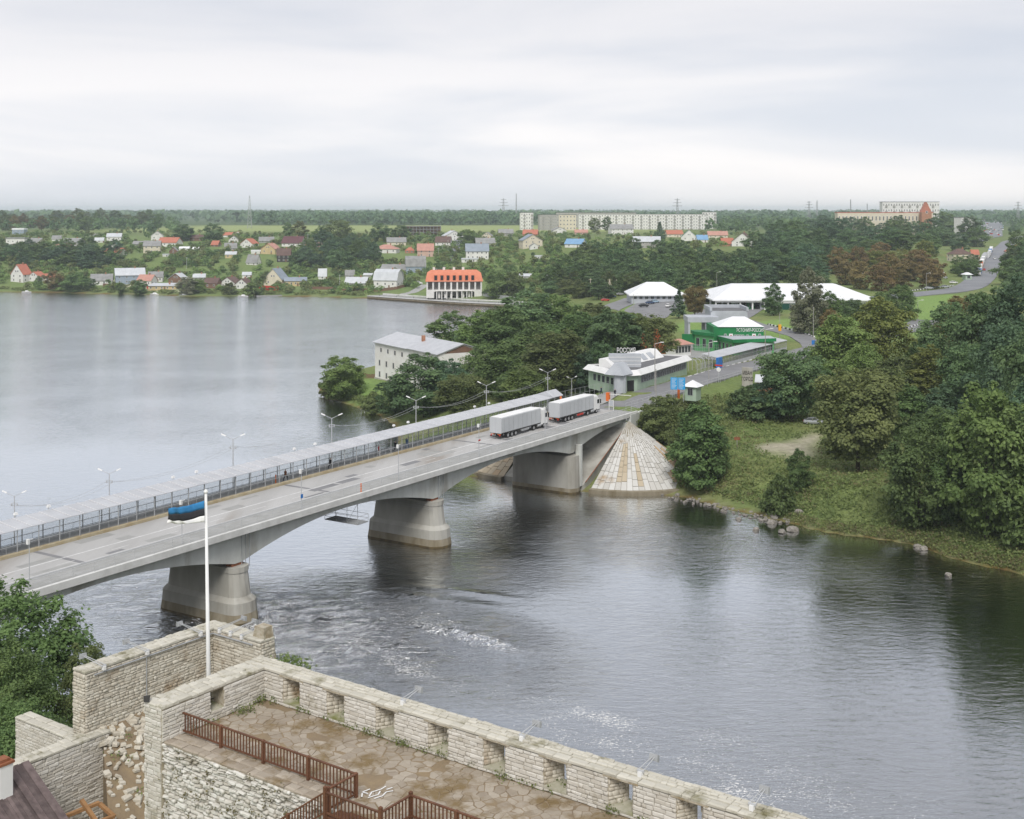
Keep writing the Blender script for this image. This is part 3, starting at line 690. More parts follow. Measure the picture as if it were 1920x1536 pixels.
# thin railing on the open side
mb = MB(); s = S0
while s < S1 + 1:
    mb.bar((s,.18,DECK + .02),(s,.18,DECK + 1.1),.035,4); s += 2.9
for z in (.35,.72,1.1): mb.bar((S0,.18,DECK + z),(S1 + 1.5,.18,DECK + z),.02 if z < 1 else .03,4)
tag(mb.build('railing',M['steel_pale'],bridge),kind='stuff')
def pier_mesh(top_z,w_top,w_bot,plinth,t0,t1):
    mb = MB()
    def ring(w,e,z):
        pts = []; r = w / 2
        for k in range(7):   # rounded nose towards the viewer
            a = math.pi + math.pi * k / 6; pts.append((r * math.cos(a),t0 - e + r * .75 * math.sin(a) + r * .5,z))
        for k in range(7):
            a = math.pi * k / 6; pts.append((r * math.cos(a),t1 + e + r * .75 * math.sin(a) - r * .5,z))
        return pts
    if plinth:
        mb.loft([ring(w_bot + 1.7,1.5,-6),ring(w_bot + 1.5,1.35,.25)],2,False)
        mb.loft([ring(w_bot + 1.5,1.35,.25),ring(w_bot + 1.25,1.2,1.3)],1,False)
        mb.loft([ring(w_bot + 1.25,1.2,1.3),ring(w_bot + 1.1,1.1,2.7),ring(w_bot,.55,3.3),ring(w_top,.15,top_z - .7)],0,False)
        mb.loft([ring(w_top + .16,.25,top_z - .7),ring(w_top + .16,.25,top_z)],0,True)
    else:
        mb.loft([ring(w_bot,.5,-6),ring(w_bot,.5,.3)],2,False)
        mb.loft([ring(w_bot,.5,.3),ring(w_bot - .02,.5,1.0)],1,False)
        mb.loft([ring(w_bot - .02,.5,1.0),ring(w_top,.3,top_z)],0,True)
    return mb
for i,p in enumerate(PIERS):
    last = i == 3
    top = 7.05 if not last else 7.0
    pm = pier_mesh(top,3.1 if not last else 3.2,3.5 if not last else 3.4,not last,.9,12.4 if not last else 13.4)
    o = pm.build('pier',[M['pier'],M['pierbase'],M['tidemark']],bridge,smooth=False); o.location = (p,0,0)
    if not last:
        for t in (2.0,8.0,13.5):
            mb = MB(); mb.box((-1.0,-.5,7.05),(1.0,.5,soffit(p) + .05)); b_ = mb.build('bearing_block',M['rust'],bridge); b_.location = (p,t,0)
        mb = MB()
        for z in (.35,.7,1.05): mb.bar((-2.1,.4,7.05 + z - 1.4),(-2.1,15,7.05 + z - 1.4),.03,4)
        if i == 2:
            o2 = mb.build('inspection_rail',M['steel'],bridge); o2.location = (p,0,0)
    else:
        mb = MB(); mb.box((1.05,.15,1),(1.95,1.25,DECK - 3.3)); b_ = mb.build('pilaster',M['concrete'],bridge,bevel=.08); b_.location = (p,0,0)
# hanging work platform below mid-span
plat = empty('work_platform',tuple(B(-20.6,1.0,DECK - 4.3)),BYAW,'small hanging steel inspection platform under the bridge beside the middle pier','work platform')
mb = MB(); mb.box((-1.2,-1.6,0),(1.2,4.6,.12)); mb.build('platform_floor',M['steel'],plat)
mb = MB()
for x in (-1.2,1.2):
    for y in (-1.6,.4,2.4,4.6): mb.bar((x,y,.1),(x,y,1.2),.04,4)
    for z in (.6,1.2): mb.bar((x,-1.6,z),(x,4.6,z),.03,4)
for y in (-1.6,4.6):
    for z in (.6,1.2): mb.bar((-1.2,y,z),(1.2,y,z),.03,4)
mb.build('guard_rail',M['steel'],plat)
mb = MB()
for x in (-1.2,1.2):
    for y in (.4,4.6): mb.bar((x,y,1.2),(x,y,2.6),.05,4)
mb.bar((-1.2,.4,.1),(1.2,.4,2.4),.03,4); tag(mb.build('hanger',M['steel'],plat),kind='stuff')

# paved quarter cones at the far abutment
def cone(t_ap,sgn,label,n_seg,a0,a1,mats_for):
    root = empty('embankment_cone',tuple(B(62.5,t_ap,0)),BYAW,label,'embankment')
    zt,zb,Rr = 11.3,.75,16.6
    def P(a,k,out=0.0):
        r = Rr * k; z = zt + (zb - zt) * k
        n = (zt - zb) / Rr; l = math.hypot(1,n)
        return Vector(((r + out * n / l) * -math.cos(a),(r + out * n / l) * sgn * math.sin(a),z + out / l))
    mb = MB(); rings = []
    for k in np.linspace(.02,1.0,6): rings.append([P(a,k,-.12) for a in np.linspace(a0,a1,25)])
    for j in range(5):
        for i in range(24): mb.poly([rings[j][i],rings[j][i + 1],rings[j + 1][i + 1],rings[j + 1][i]])
    mb.build('cone_bed',M['mortar'],root)
    rr = random.Random(int(t_ap * 10) + 3)
    for i in range(n_seg):
        b0,b1 = a0 + (a1 - a0) * i / n_seg,a0 + (a1 - a0) * (i + 1) / n_seg
        k = .10 + rr.uniform(0,.05) + (.0 if i % 2 == 0 else .10)
        while k < .985:
            k1 = min(k + rr.uniform(.06,.13),1.0)
            if k1 > .955: k1 = 1.0
            g = .06; gb = .045 / (Rr * (k + k1) / 2)
            o = rr.uniform(-.02,.025); d = -.14
            q = []
            for dd in (d,o):
                q += [P(b0 + gb,k + g / 20,dd),P(b1 - gb,k + g / 20,dd),P(b1 - gb,k1 - g / 20,dd),P(b0 + gb,k1 - g / 20,dd)]
            m2 = MB(); m2.hexa(q); me_ = m2.mesh('paving_slab',M[mats_for(i / n_seg,k,rr)])
            tone_attr = me_.attributes.new('tone','FLOAT','FACE'); tone_attr.data.foreach_set('value',[rr.random()] * len(me_.polygons))
            inst('paving_slab',me_,root)
            k = k1
    mb = MB(); ra,rb = [],[]
    for a in np.linspace(a0,a1,25):
        pts = []
        for rr_,z in ((Rr - .1,-2),(Rr - .1,.8),(Rr + 1.0,.72),(Rr + 1.1,-2)):
            pts.append((-rr_ * math.cos(a),sgn * rr_ * math.sin(a),z))
        ra.append(pts)
    mb.loft(ra); mb.build('toe_kerb',M['pierbase'],root)
    return root
def mf_right(f,k,rr):
    if .16 < f < .24 and .28 < k < .86: return 'slab_ochre'
    if .30 < f < .37 and .42 < k < .86: return 'slab_ochre'
    if f > .74 and k > .35 and rr.random() < .65: return 'slab_rust'
    if .6 < f < .75 and k > .55 and rr.random() < .25: return 'slab_rust'
    return 'slab'
cone(-1.0,-1,'white stone paved cone with radial ochre streaks below the bridge end',24,R(2),R(98),mf_right)
cone(18.6,1,'ochre paved cone bank behind the last pier, upstream side',16,R(-2),R(80),lambda f,k,rr: 'slab_ochre' if rr.random() < .6 else 'slab_rust')
# wall of the abutment between the cones, sloping slabs under the last span
ab = empty('bridge_abutment',tuple(B(60,0,0)),BYAW,'concrete abutment wall and slope under the landward end of the bridge','abutment')
mb = MB(); mb.prism([(-14.2,-2),(-14.2,.9),(3.6,9.4),(3.6,-2)],0,17.5)
MM = Matrix(((1,0,0,0),(0,0,1,.3),(0,1,0,0),(0,0,0,1)))
mb.v = [tuple(MM @ Vector(p)) for p in mb.v]; mb.build('slope',M['pier'],ab)
mb = MB(); mb.box((3.6,-.3,3),(5.0,18.4,10.4)); mb.box((5.0,-.3,3),(12,.6,DECK - .3)); mb.box((5.0,17.6,3),(12,18.4,DECK - .3)); mb.build('wall',M['concrete'],ab)
mb = MB(); mb.bar((-13.6,-.1,1.6),(2.5,.05,9.2),.09,5); mb.build('drain_pipe',M['rust'],ab)

# ------------------------------------------------------------------ covered walkway along the upstream side
gal = empty('covered_walkway',BO,BYAW,'long glazed pedestrian gallery with pale sheet roof running along the bridge','walkway')
G0,G1 = -140.0,61.5
zE,zF = DECK + 2.95,DECK + 3.42; tE,tF = 13.45,17.2
mb = MB(); w = 1.9
mb.hexa([(0,tE,zE),(w - .03,tE,zE),(w - .03,tF,zF),(0,tF,zF),(0,tE,zE + .07),(w - .03,tE,zE + .07),(w - .03,tF,zF + .07),(0,tF,zF + .07)],0)
mb.hexa([(0,tE - .02,zE + .07),(.09,tE - .02,zE + .07),(.09,tF,zF + .07),(0,tF,zF + .07),(0,tE - .02,zE + .13),(.09,tE - .02,zE + .13),(.09,tF,zF + .13),(0,tF,zF + .13)],1)
me_roof = mb.mesh('roof_panel',[M['roofmetal'],M['seam']])
s = G0
while s < G1 - 1: inst('roof_panel',me_roof,gal,loc=(s,0,random.uniform(-.008,.008))); s += w
mb = MB(); mb.beam((0,tE + .25,DECK + .3),(0,tE + .25,zE),.09,.09); me_pf = mb.mesh('post',M['steel'])
mb = MB(); mb.beam((0,tF - .3,DECK - .03),(0,tF - .3,zF),.10,.10); me_pb = mb.mesh('post',M['steel'])
s = G0 + .3
k = 0
while s < G1:
    inst('post',me_pf,gal,loc=(s,0,0)); inst('post',me_pb,gal,loc=(s,0,0))
    s += 3.0; k += 1
for t,zs in ((tE + .25,(DECK + 1.15,zE - .03)),(tF - .3,(DECK + .45,DECK + 1.2,DECK + 2.1,zF - .03))):
    mb = MB()
    for z in zs: mb.beam((G0,t,z),(G1,t,z),.06,.06)
    mb.build('rail',M['steel'],gal)
mb = MB(); s = G0 + .3
while s < G1:   # cross bars under the roof and glazing mullions
    mb.beam((s,tE + .25,zE - .02),(s,tF - .3,zF - .04),.07,.09)
    for q in (1.5,): mb.beam((s + q,tE + .25,DECK + .3),(s + q,tE + .25,DECK + 1.15),.03,.03); mb.beam((s + q,tF - .3,DECK),(s + q,tF - .3,DECK + 1.2),.03,.03)
    s += 3.0
tag(mb.build('mullion',M['steel'],gal),kind='stuff')
m,nt,out = nodes_of('dusty clear glazing'); N = nt.nodes.new; L = nt.links.new
tr = N('ShaderNodeBsdfTransparent'); tr.inputs[0].default_value = (.95,.965,.97,1); gl = N('ShaderNodeBsdfGlossy'); gl.inputs['Roughness'].default_value = .15; df = N('ShaderNodeBsdfDiffuse'); df.inputs[0].default_value = (.45,.47,.48,1)
x1 = N('ShaderNodeMixShader'); x1.inputs[0].default_value = .35; L(gl.outputs[0],x1.inputs[1]); L(df.outputs[0],x1.inputs[2])
x2 = N('ShaderNodeMixShader'); x2.inputs[0].default_value = .16; L(tr.outputs[0],x2.inputs[1]); L(x1.outputs[0],x2.inputs[2]); L(x2.outputs[0],out.inputs[0])
M['clear'] = m
mb = MB(); mb.box((.06,tF - .31,DECK + .05),(2.94,tF - .295,DECK + 2.1)); me_pane = mb.mesh('glass_pane',M['clear'])
s = G0 + .3
while s < G1 - 3: inst('glass_pane',me_pane,gal,loc=(s,0,0)); s += 3.0
mb = MB()   # pale gabled end with its valley
mb.poly([(G1,tE,zE),(G1,tF,zF),(G1,(tE + tF) / 2,zF + .75)]); mb.poly([(G1 - 4,tE,zE + .1),(G1,tE,zE + .1),(G1,(tE + tF) / 2,zF + .75),(G1 - 4,(tE + tF) / 2,zF + .75)]); mb.poly([(G1 - 4,tF,zF + .1),(G1 - 4,(tE + tF) / 2,zF + .75),(G1,(tE + tF) / 2,zF + .75),(G1,tF,zF + .1)]); mb.poly([(G1 - 4,tE,zE + .1),(G1 - 4,(tE + tF) / 2,zF + .75),(G1 - 4,tF,zF + .1)])
mb.build('end_gable',M['roofmetal'],gal)
mb = MB()
mb.hexa([(0,0,0),(.5,0,0),(.5,.35,0),(0,.35,0),(.08,.05,.3),(.42,.05,.3),(.42,.3,.3),(.08,.3,.3)]); mb.bar((.25,.17,-.25),(.25,.17,0),.05,5)
me_fl = mb.mesh('roof_floodlight',M['white'])
for i,(u,v) in enumerate([(22,975),(84,962),(362,893),(318,905),(733,803),(760,796),(885,765),(912,762),(585,841),(546,850)]):
    s = s_at(u,17.9)
    o = inst('roof_floodlight',me_fl,gal,mw=Matrix.Translation((s,17.3,zF + .30)))

# ------------------------------------------------------------------ street lamps and poles on the bridge
def lamp_mesh_parts(h):
    pole = MB(); pole.bar((0,0,0),(0,0,h),.11,8,.07)
    arm = MB(); arm.bar((0,0,h),(-.55,-.05,h + .25),.05,6,.04); arm.bar((-.55,-.05,h + .25),(-1.3,-.1,h + .62),.04,6)
    head = MB(); head.hexa([(-1.95,-.2,h + .82),(-1.2,-.2,h + .52),(-1.2,.12,h + .52),(-1.95,.12,h + .82),(-1.9,-.15,h + .98),(-1.2,-.1,h + .68),(-1.2,.05,h + .68),(-1.9,.08,h + .98)])
    box = MB()
    for z in (h - 1.1,h - 1.5): box.beam((-.55,0,z),(.55,0,z),.07,.07)
    for x in (-.45,.45): box.box((x - .09,-.09,h - 1.48),(x + .09,.09,h - 1.2))
    return pole,arm,head,box
pole,arm,head,box = lamp_mesh_parts(9.2)
ml = (pole.mesh('pole',M['steel_pale']),arm.mesh('arm',M['steel_pale']),head.mesh('lamp_head',M['white']),box.mesh('bracket',M['steel_pale']))
def lamp(loc,rz,label,group,scale=1.0,double=True,bracket=True):
    r = empty('street_lamp',loc,rz,label,'street lamp',group)
    inst('pole',ml[0],r,scale=(scale,) * 3)
    for k in range(2 if double else 1):
        inst('arm',ml[1],r,scale=(scale,) * 3,rot=(0,0,k * math.pi)); inst('lamp_head',ml[2],r,scale=(scale,) * 3,rot=(0,0,k * math.pi))
    if bracket: inst('bracket',ml[3],r,scale=(scale,) * 3)
    return r
lab = {27: 'double-armed lamp over the gallery roof at the far left end of the bridge',205: 'double-armed lamp behind the gallery roof left of the flag',437: 'double-armed lamp behind the gallery roof just right of the flagpole',622: 'double-armed lamp standing against the water near the grassy spit',780: 'double-armed lamp in front of the dark trees by the white warehouse',912: 'double-armed lamp above the rear end of the last truck trailer',1027: 'double-armed lamp at the gable end of the gallery between the two trucks'}
tops = []
for u,lb in lab.items():
    s = s_at(u,18.35); hgt = {205: 7.2,27: 7.0}.get(u,8.3) / 9.2
    mbx = MB(); lamp(tuple(B(s,18.35,DECK - 1.2)),R(0),lb,'double-armed street lamps along the gallery',hgt)
    tops.append(B(s,18.35,DECK - 1.2 + 9.2 * hgt - 1.1))
mb = MB()
for i in range(len(tops) - 1):
    for dx in (-.5,.5):
        a_,b_ = tops[i] + Vector((dx,0,0)),tops[i + 1] + Vector((dx,0,0)); prev = a_
        for k in range(1,9):
            f = k / 8; c = a_.lerp(b_,f) - Vector((0,0,1.1 * 4 * f * (1 - f))); mb.bar(prev,c,.022,3,caps=False); prev = c
tag(mb.build('overhead_cable',M['steel']),'pair of thin grey cables sagging between the gallery lamps','cable')
mp_ = MB(); mp_.bar((0,0,0),(0,0,5.4),.06,6,.045); mpm = mp_.mesh('pole',M['steel_pale'])
mc_ = MB(); mc_.box((-.3,-.16,4.9),(-.04,.16,5.45)); mc_.beam((-.1,0,5.3),(.5,0,5.4),.05,.05); mcm = mc_.mesh('camera_box',M['white'])
for i,(u,extra,lb) in enumerate([(55,0,'thin grey pole on the bridge railing at the far left edge'),(341,0,'thin grey pole with small box behind the blue flag'),(565,1,'thin pole with white box and blue plate on the bridge railing'),(747,0,'thin pole on the railing in front of the walkers'),(898,2,'thin pole with a small red sign behind the last truck'),(1022,0,'thin pole on the railing beside the rear truck cab')]):
    s = s_at(u,.75); r = empty('railing_pole',tuple(B(s,.75,DECK - .02)),BYAW,lb,'pole','thin poles on the open railing')
    inst('pole',mpm,r); inst('camera_box',mcm,r)
    if extra == 1: mb = MB(); mb.box((-.22,-.12,1.5),(.22,-.08,2.05)); mb.build('blue_plate',M['blue_dark'],r)
    if extra == 2: mb = MB(); mb.box((-.3,-.12,2.6),(.3,-.08,2.85)); mb.build('red_plate',M['red'],r)
# orange marker posts
for i,(u,t,lb) in enumerate([(677,.4,'short orange marker post on the bridge edge above the middle pier'),(517,15.2,'short orange post inside the gallery left of the brown coat')]):
    s = s_at(u,t); mb = MB(); mb.bar((0,0,0),(0,0,1.25),.09,6); o = mb.build('marker_post',M['orange']); o.location = B(s,t,DECK + (.02 if t < 1 else -.03)); tag(o,lb,'post')

# ------------------------------------------------------------------ two semitrailer trucks
def wheel_mesh(r=.5,w=.32):
    t = MB(); rings = []
    for y,k in ((-w/2,.86),(-w/2 + .05,1),(w/2 - .05,1),(w/2,.86)):
        rings.append([(r * k * math.cos(2 * math.pi * j / 16),y,r * k * math.sin(2 * math.pi * j / 16)) for j in range(16)])
    t.loft(rings); h = MB()
    h.loft([[(r * kk * math.cos(2 * math.pi * j / 12),y,r * kk * math.sin(2 * math.pi * j / 12)) for j in range(12)] for y,kk in ((-w/2 - .03,.3),(-w/2 - .012,.58),(w/2 + .012,.58),(w/2 + .03,.3))])
    return t.mesh('tyre',M['tyre']),h.mesh('rim',M['hub'])
TW = wheel_mesh(.5,.34); CW = wheel_mesh(.31,.2)
def add_wheel(root,x,y,z,W_,sc=1.0):
    e = empty('wheel',(x,y,z)); e.parent = root
    inst('tyre',W_[0],e,scale=(sc,) * 3); inst('rim',W_[1],e,scale=(sc,) * 3)
def truck(s,t,label,stripe):
    r = empty('semitrailer_truck',tuple(B(s,t,DECK - .1)),BYAW,label,'truck','trucks driving on the bridge')   # x forward from the rear bumper
    mb = MB(); rings = []
    for x in (0,.02,1.5,4,7,10,12,13.58,13.6):
        sag = .03 * math.sin(x * 2.1) if 0.1 < x < 13.5 else 0
        rings.append([(x,-1.26 + sag * .6,1.18),(x,-1.28 + sag,2.4),(x,-1.25,3.78),(x,-1.12,3.9),(x,1.12,3.9),(x,1.25,3.78),(x,1.28,2.4),(x,1.26,1.18)])
    mb.loft(rings); mb.build('trailer_body',M['tarp'],r)
    mb = MB(); mb.loft([[(x,-1.13,3.905),(x,1.13,3.905),(x,1.0,3.985 + (.03 if 1 < x < 13 else 0)),(x,-1.0,3.985 + (.03 if 1 < x < 13 else 0))] for x in (.02,.4,3,6,9,13.2,13.58)]); mb.build('trailer_roof',M['tarproof'],r)
    mb = MB(); mb.box((-.035,-1.25,1.1),(-.002,-.015,3.82)); mb.box((-.035,.015,1.1),(-.002,1.25,3.82)); mb.build('rear_door',M['tarp'],r)
    for x in np.arange(.9,13.3,1.55): mb = MB(); mb.beam((x,-1.325,1.2),(x + .02,-1.29,3.6),.025,.02); mb.build('curtain_strap',M['steel'],r)
    mb = MB(); mb.box((.02,-1.24,1.0),(13.6,1.24,1.17)); mb.box((.1,-.55,.75),(14.5,-.35,1.0)); mb.box((.1,.35,.75),(14.5,.55,1.0)); mb.box((-.02,-1.2,.42),(.12,1.2,.6)); mb.box((5.6,-1.2,.5),(6.6,-.6,1.0)); mb.box((12.0,-1.15,.55),(14.4,1.15,.85)); mb.build('chassis',M['chassis'],r)
    for y in (-1.05,.75): mb = MB(); mb.box((-.05,y,.62),(-.01,y + .32,.80)); mb.build('tail_lamp',M['redlamp'],r)
    for y in (-1.2,.2): mb = MB(); mb.box((-.045,y,.88),(-.015,y + .8,.95)); mb.build('warning_plate',M['orange'],r)
    mb = MB(); mb.box((6.9,-1.25,.55),(9.4,-1.2,.92)); mb.build('side_guard',M['red'] if stripe else M['steel'],r)
    mb = MB(); mb.bar((12.6,-.95,.75),(13.9,-.95,.75),.33,12); mb.build('fuel_tank',M['steel_pale'],r)
    for x in (2.3,3.6,4.9):
        for y in (-1.05,1.05): add_wheel(r,x,y,.5,TW)
    for x,y in ((11.3,-1.02),(11.3,1.02),(14.9,-1.05),(14.9,1.05)): add_wheel(r,x,y,.5,TW)
    cab = MB()   # rounded flat-nosed cab with wind deflector
    def ring(x,zt,hw): return [(x,-hw,.75),(x,-hw - .03,1.9),(x,-hw + .04,zt - .35),(x,-hw + .28,zt),(x,hw - .28,zt),(x,hw - .04,zt - .35),(x,hw + .03,1.9),(x,hw,.75)]
    cab.loft([ring(14.05,3.75,1.2),ring(15.2,3.72,1.22),ring(15.75,3.45,1.22),ring(16.2,2.95,1.2),ring(16.35,2.0,1.15)],0)
    c = cab.build('cab',M['white'],r)
    mb = MB(); mb.hexa([(16.34,-1.05,2.0),(16.4,-1.05,2.0),(16.4,1.05,2.0),(16.34,1.05,2.0),(16.18,-.98,2.85),(16.24,-.98,2.85),(16.24,.98,2.85),(16.18,.98,2.85)]); mb.build('windscreen',M['glass'],c)
    for y in (-1.27,1.25): mb = MB(); mb.box((15.15,y,1.95),(15.95,y + .03,2.75)); mb.build('side_window',M['glass'],c)
    for y in (-1.55,1.35): mb = MB(); mb.box((16.1,y,1.9),(16.25,y + .2,2.75)); mb.bar((16.1,y + .1,2.7),(15.9,y * .82,2.75),.03,4); mb.build('mirror',M['black'],c)
    mb = MB(); mb.box((16.2,-1.18,.45),(16.5,1.18,.85)); mb.box((14.2,-1.2,.7),(16.2,-1.14,1.2)); mb.build('bumper',M['steel'],c,bevel=.05)
    for y in (-1.05,.75): mb = MB(); mb.box((16.5,y,.62),(16.53,y + .3,.8)); mb.build('headlight',M['white'],c)
    return r
truck(26.6,7.35,'rear grey curtain-sided truck on the bridge with plain dark underside',0)
truck(47.0,7.15,'leading grey curtain-sided truck near the border post with red side guard',1)
# ------------------------------------------------------------------ trees
def leaves(P,Nn,S,rng,fold=.5):
    n = len(P)
    Nn = Nn / (np.linalg.norm(Nn,axis=1,keepdims=True) + 1e-9)
    r = rng.normal(size=(n,3)); t = np.cross(Nn,r); t /= np.linalg.norm(t,axis=1,keepdims=True) + 1e-9
    b = np.cross(Nn,t); S = np.asarray(S).reshape(-1,1) * np.ones((n,1))
    w = S * rng.uniform(.28,.42,(n,1)); lift = Nn * S * .12
    V = np.stack([P - t * S * .5,P - b * w + lift,P + t * S * .5,P + b * w + lift],1)
    return V.reshape(-1,3),np.arange(4 * n).reshape(n,4)
def crown_points(rng,H,Rr,n,shape,base,lobes):
    prof = {'round': lambda h: np.sin(np.pi * np.clip(h * .88 + .10,0,1)) ** .62,'ovoid': lambda h: np.where(h < .35,.62 + h * 1.08,np.cos((h - .35) / .65 * np.pi / 2) ** .7),
            'spread': lambda h: np.where(h < .6,.55 + h * .75,np.cos((h - .6) / .4 * np.pi / 2) ** .55),'column': lambda h: np.sin(np.pi * np.clip(h * .92 + .06,0,1)) ** .5,
            'conifer': lambda h: (1 - h) ** .85 + .03,'bush': lambda h: np.cos(h * np.pi / 2) ** .5}[shape]
    h = np.linspace(0.02,.97,lobes) + rng.uniform(-.03,.03,lobes); h = np.clip(h,0,.98)
    rad = prof(h); an = np.arange(lobes) * 2.39996 + rng.uniform(-.6,.6,lobes)
    fr = np.sqrt(rng.uniform(.12,.8,lobes)); fr[rng.random(lobes) < .45] = .84; fr *= rng.uniform(.82,1.12,lobes)
    lr = Rr * rng.uniform(.22,.40,lobes) * np.clip(rad,.45,1)
    if shape == 'conifer': lr *= .7
    z0 = base * H
    C = np.stack([rad * fr * Rr * np.cos(an),rad * fr * Rr * np.sin(an),z0 + h * (H - z0) * .90],1)
    # every lobe is a bunch of smaller sprays, so that no lobe reads as a ball
    ns = 7; sd = rng.normal(size=(lobes,ns,3)); sd /= np.linalg.norm(sd,axis=2,keepdims=True); sd[...,2] = np.abs(sd[...,2]) * .9 - .15
    sr = lr[:,None] * rng.uniform(.38,.68,(lobes,ns)); SC_ = (C[:,None] + sd * lr[:,None,None] * rng.uniform(.35,.8,(lobes,ns,1))).reshape(-1,3); sr = sr.ravel()
    wgt = sr ** 2; wgt /= wgt.sum(); li = rng.choice(lobes * ns,n,p=wgt)
    d = rng.normal(size=(n,3)); d /= np.linalg.norm(d,axis=1,keepdims=True)
    flip = (d[:,2] < -.15) & (rng.random(n) < .65); d[flip,2] *= -1
    rr = rng.uniform(.45,1.12,(n,1)) ** .7
    P = SC_[li] + d * rr * sr[li][:,None] * np.array((1.0,1.0,.82))
    inn = rng.random(n) < .24; k = inn.sum(); hh = rng.uniform(0,.93,k); aa = rng.uniform(0,6.283,k); rq = prof(hh) * Rr * np.sqrt(rng.uniform(0,.62,k)); P[inn] = np.stack([rq * np.cos(aa),rq * np.sin(aa),z0 + hh * (H - z0) * .92],1)
    st = rng.random(n) < .05; P[st] += d[st] * sr[li][st][:,None] * .7
    out = P - np.array((0,0,H * .42)); out = out / (np.linalg.norm(out,axis=1,keepdims=True) + 1e-6)
    Nn = d * .75 + out * .4 + np.array((0,0,.8)) + rng.normal(0,.42,(n,3))
    tone = np.clip(.46 + rng.uniform(-.24,.24,lobes)[li // ns] + rng.uniform(-.16,.16,lobes * ns)[li] + rng.normal(0,.17,n),0,1)
    return P,Nn,tone,C,lr
def tree_proto(seed,H,Rr,n,leaf,shape='round',base=.2,lobes=34,trunk_r=.32,limbs=7):
    rng = np.random.default_rng(seed)
    P,Nn,tone,C,lr = crown_points(rng,H,Rr,n,shape,base,lobes)
    V,Q = leaves(P,Nn,leaf * rng.uniform(.7,1.3,n),rng)
    # normalise the envelope so that size in the scene is what was asked for
    ext = np.percentile(np.abs(V[:,:2]),99.0); V[:,:2] *= Rr / ext; zt = np.percentile(V[:,2],99.9); V[:,2] *= H / zt
    cm = np_mesh('crown',V,Q,LM['mid'],tone)
    mb = MB(); top = base * H + (H - base * H) * (.55 if shape != 'conifer' else .9)
    pts = [Vector((0,0,-1.5)),Vector((rng.uniform(-.1,.1),rng.uniform(-.1,.1),base * H * .6)),Vector((rng.uniform(-.3,.3),rng.uniform(-.3,.3),base * H + .1 * H)),Vector((rng.uniform(-.5,.5),rng.uniform(-.5,.5),top))]
    rs = [trunk_r * 1.35,trunk_r,trunk_r * .75,trunk_r * .25]
    for i in range(3): mb.bar(pts[i],pts[i + 1],rs[i],7,rs[i + 1],caps=False)
    order = np.argsort(-lr)[:limbs]
    for k in order:
        c = Vector(C[k]) ; o = pts[1].lerp(pts[3],rng.uniform(.15,.75)); mid = o.lerp(c,.5) + Vector((0,0,-.06 * H))
        mb.bar(o,mid,trunk_r * .38,5,trunk_r * .24,caps=False); mb.bar(mid,c,trunk_r * .24,5,trunk_r * .08,caps=False)
    return (mb.mesh('trunk',M['bark']),cm,H,Rr)
NEAR = {'round': [tree_proto(s,15,5.5,15000,.46,'round',.05,38) for s in (1,2,3)],'ovoid': [tree_proto(s,16,5.0,14000,.46,'ovoid',.05,36) for s in (4,5)],
        'spread': [tree_proto(s,14,6.5,16000,.46,'spread',.12,40) for s in (6,7)],'bush': [tree_proto(s,5,3.0,6000,.36,'bush',.02,24,.12,3) for s in (8,9)],
        'close': [tree_proto(s,15,5.5,32000,.29,'round',.04,44) for s in (41,42)],'column': [tree_proto(s,17,3.6,9000,.48,'column',.08,30) for s in (10,)]}
MID = {'round': [tree_proto(s,15,5.5,7000,.60,'round',.03,26) for s in (21,22,23)],'ovoid': [tree_proto(s,16,5.0,6500,.60,'ovoid',.03,24) for s in (24,25)],
       'spread': [tree_proto(s,14,6.5,7000,.60,'spread',.10,28) for s in (26,)],'bush': [tree_proto(s,5,3.0,1100,.75,'bush',.02,16,.12,3) for s in (27,28)],
       'column': [tree_proto(s,17,3.4,5500,.55,'column',.12,24) for s in (29,)],'conifer': [tree_proto(s,16,4.2,5500,.58,'conifer',.10,44) for s in (30,31)]}
_tc = [0]
def tree_at(loc,H,Wd,shape,leafm,label,group=None,cat='tree',name='tree',near=None,bark='bark'):
    """H height, Wd crown width in metres"""
    _tc[0] += 1; i = _tc[0]
    near = loc[1] < 430 if near is None else near
    src = NEAR if near and shape in NEAR else MID
    tm,cm,h0,r0 = src[shape][i % len(src[shape])]
    r = empty(name,loc,(i * 2.4) % 6.283,label,cat,group)
    w = Wd / 2 / r0; h = H / h0; jx = 1 + .12 * math.sin(i * 3.7)
    inst('trunk',tm,r,scale=(min(w,h) * 1.0,) * 2 + (h,),mat=M[bark] if bark != 'bark' else None)
    inst('crown',cm,r,scale=(w * jx,w / jx,h),mat=LM[leafm])
    return r
def tree_px(u,vb,vt,wpx,shape,leafm,label,group=None,z=None,**k):
    p = hit(u,vb) if z is None else at(u,vb,z)
    H = (vb - vt) * p.y / F
    return tree_at((p.x,p.y,p.z - .2),H,wpx * p.y / F,shape,leafm,label,group,**k)

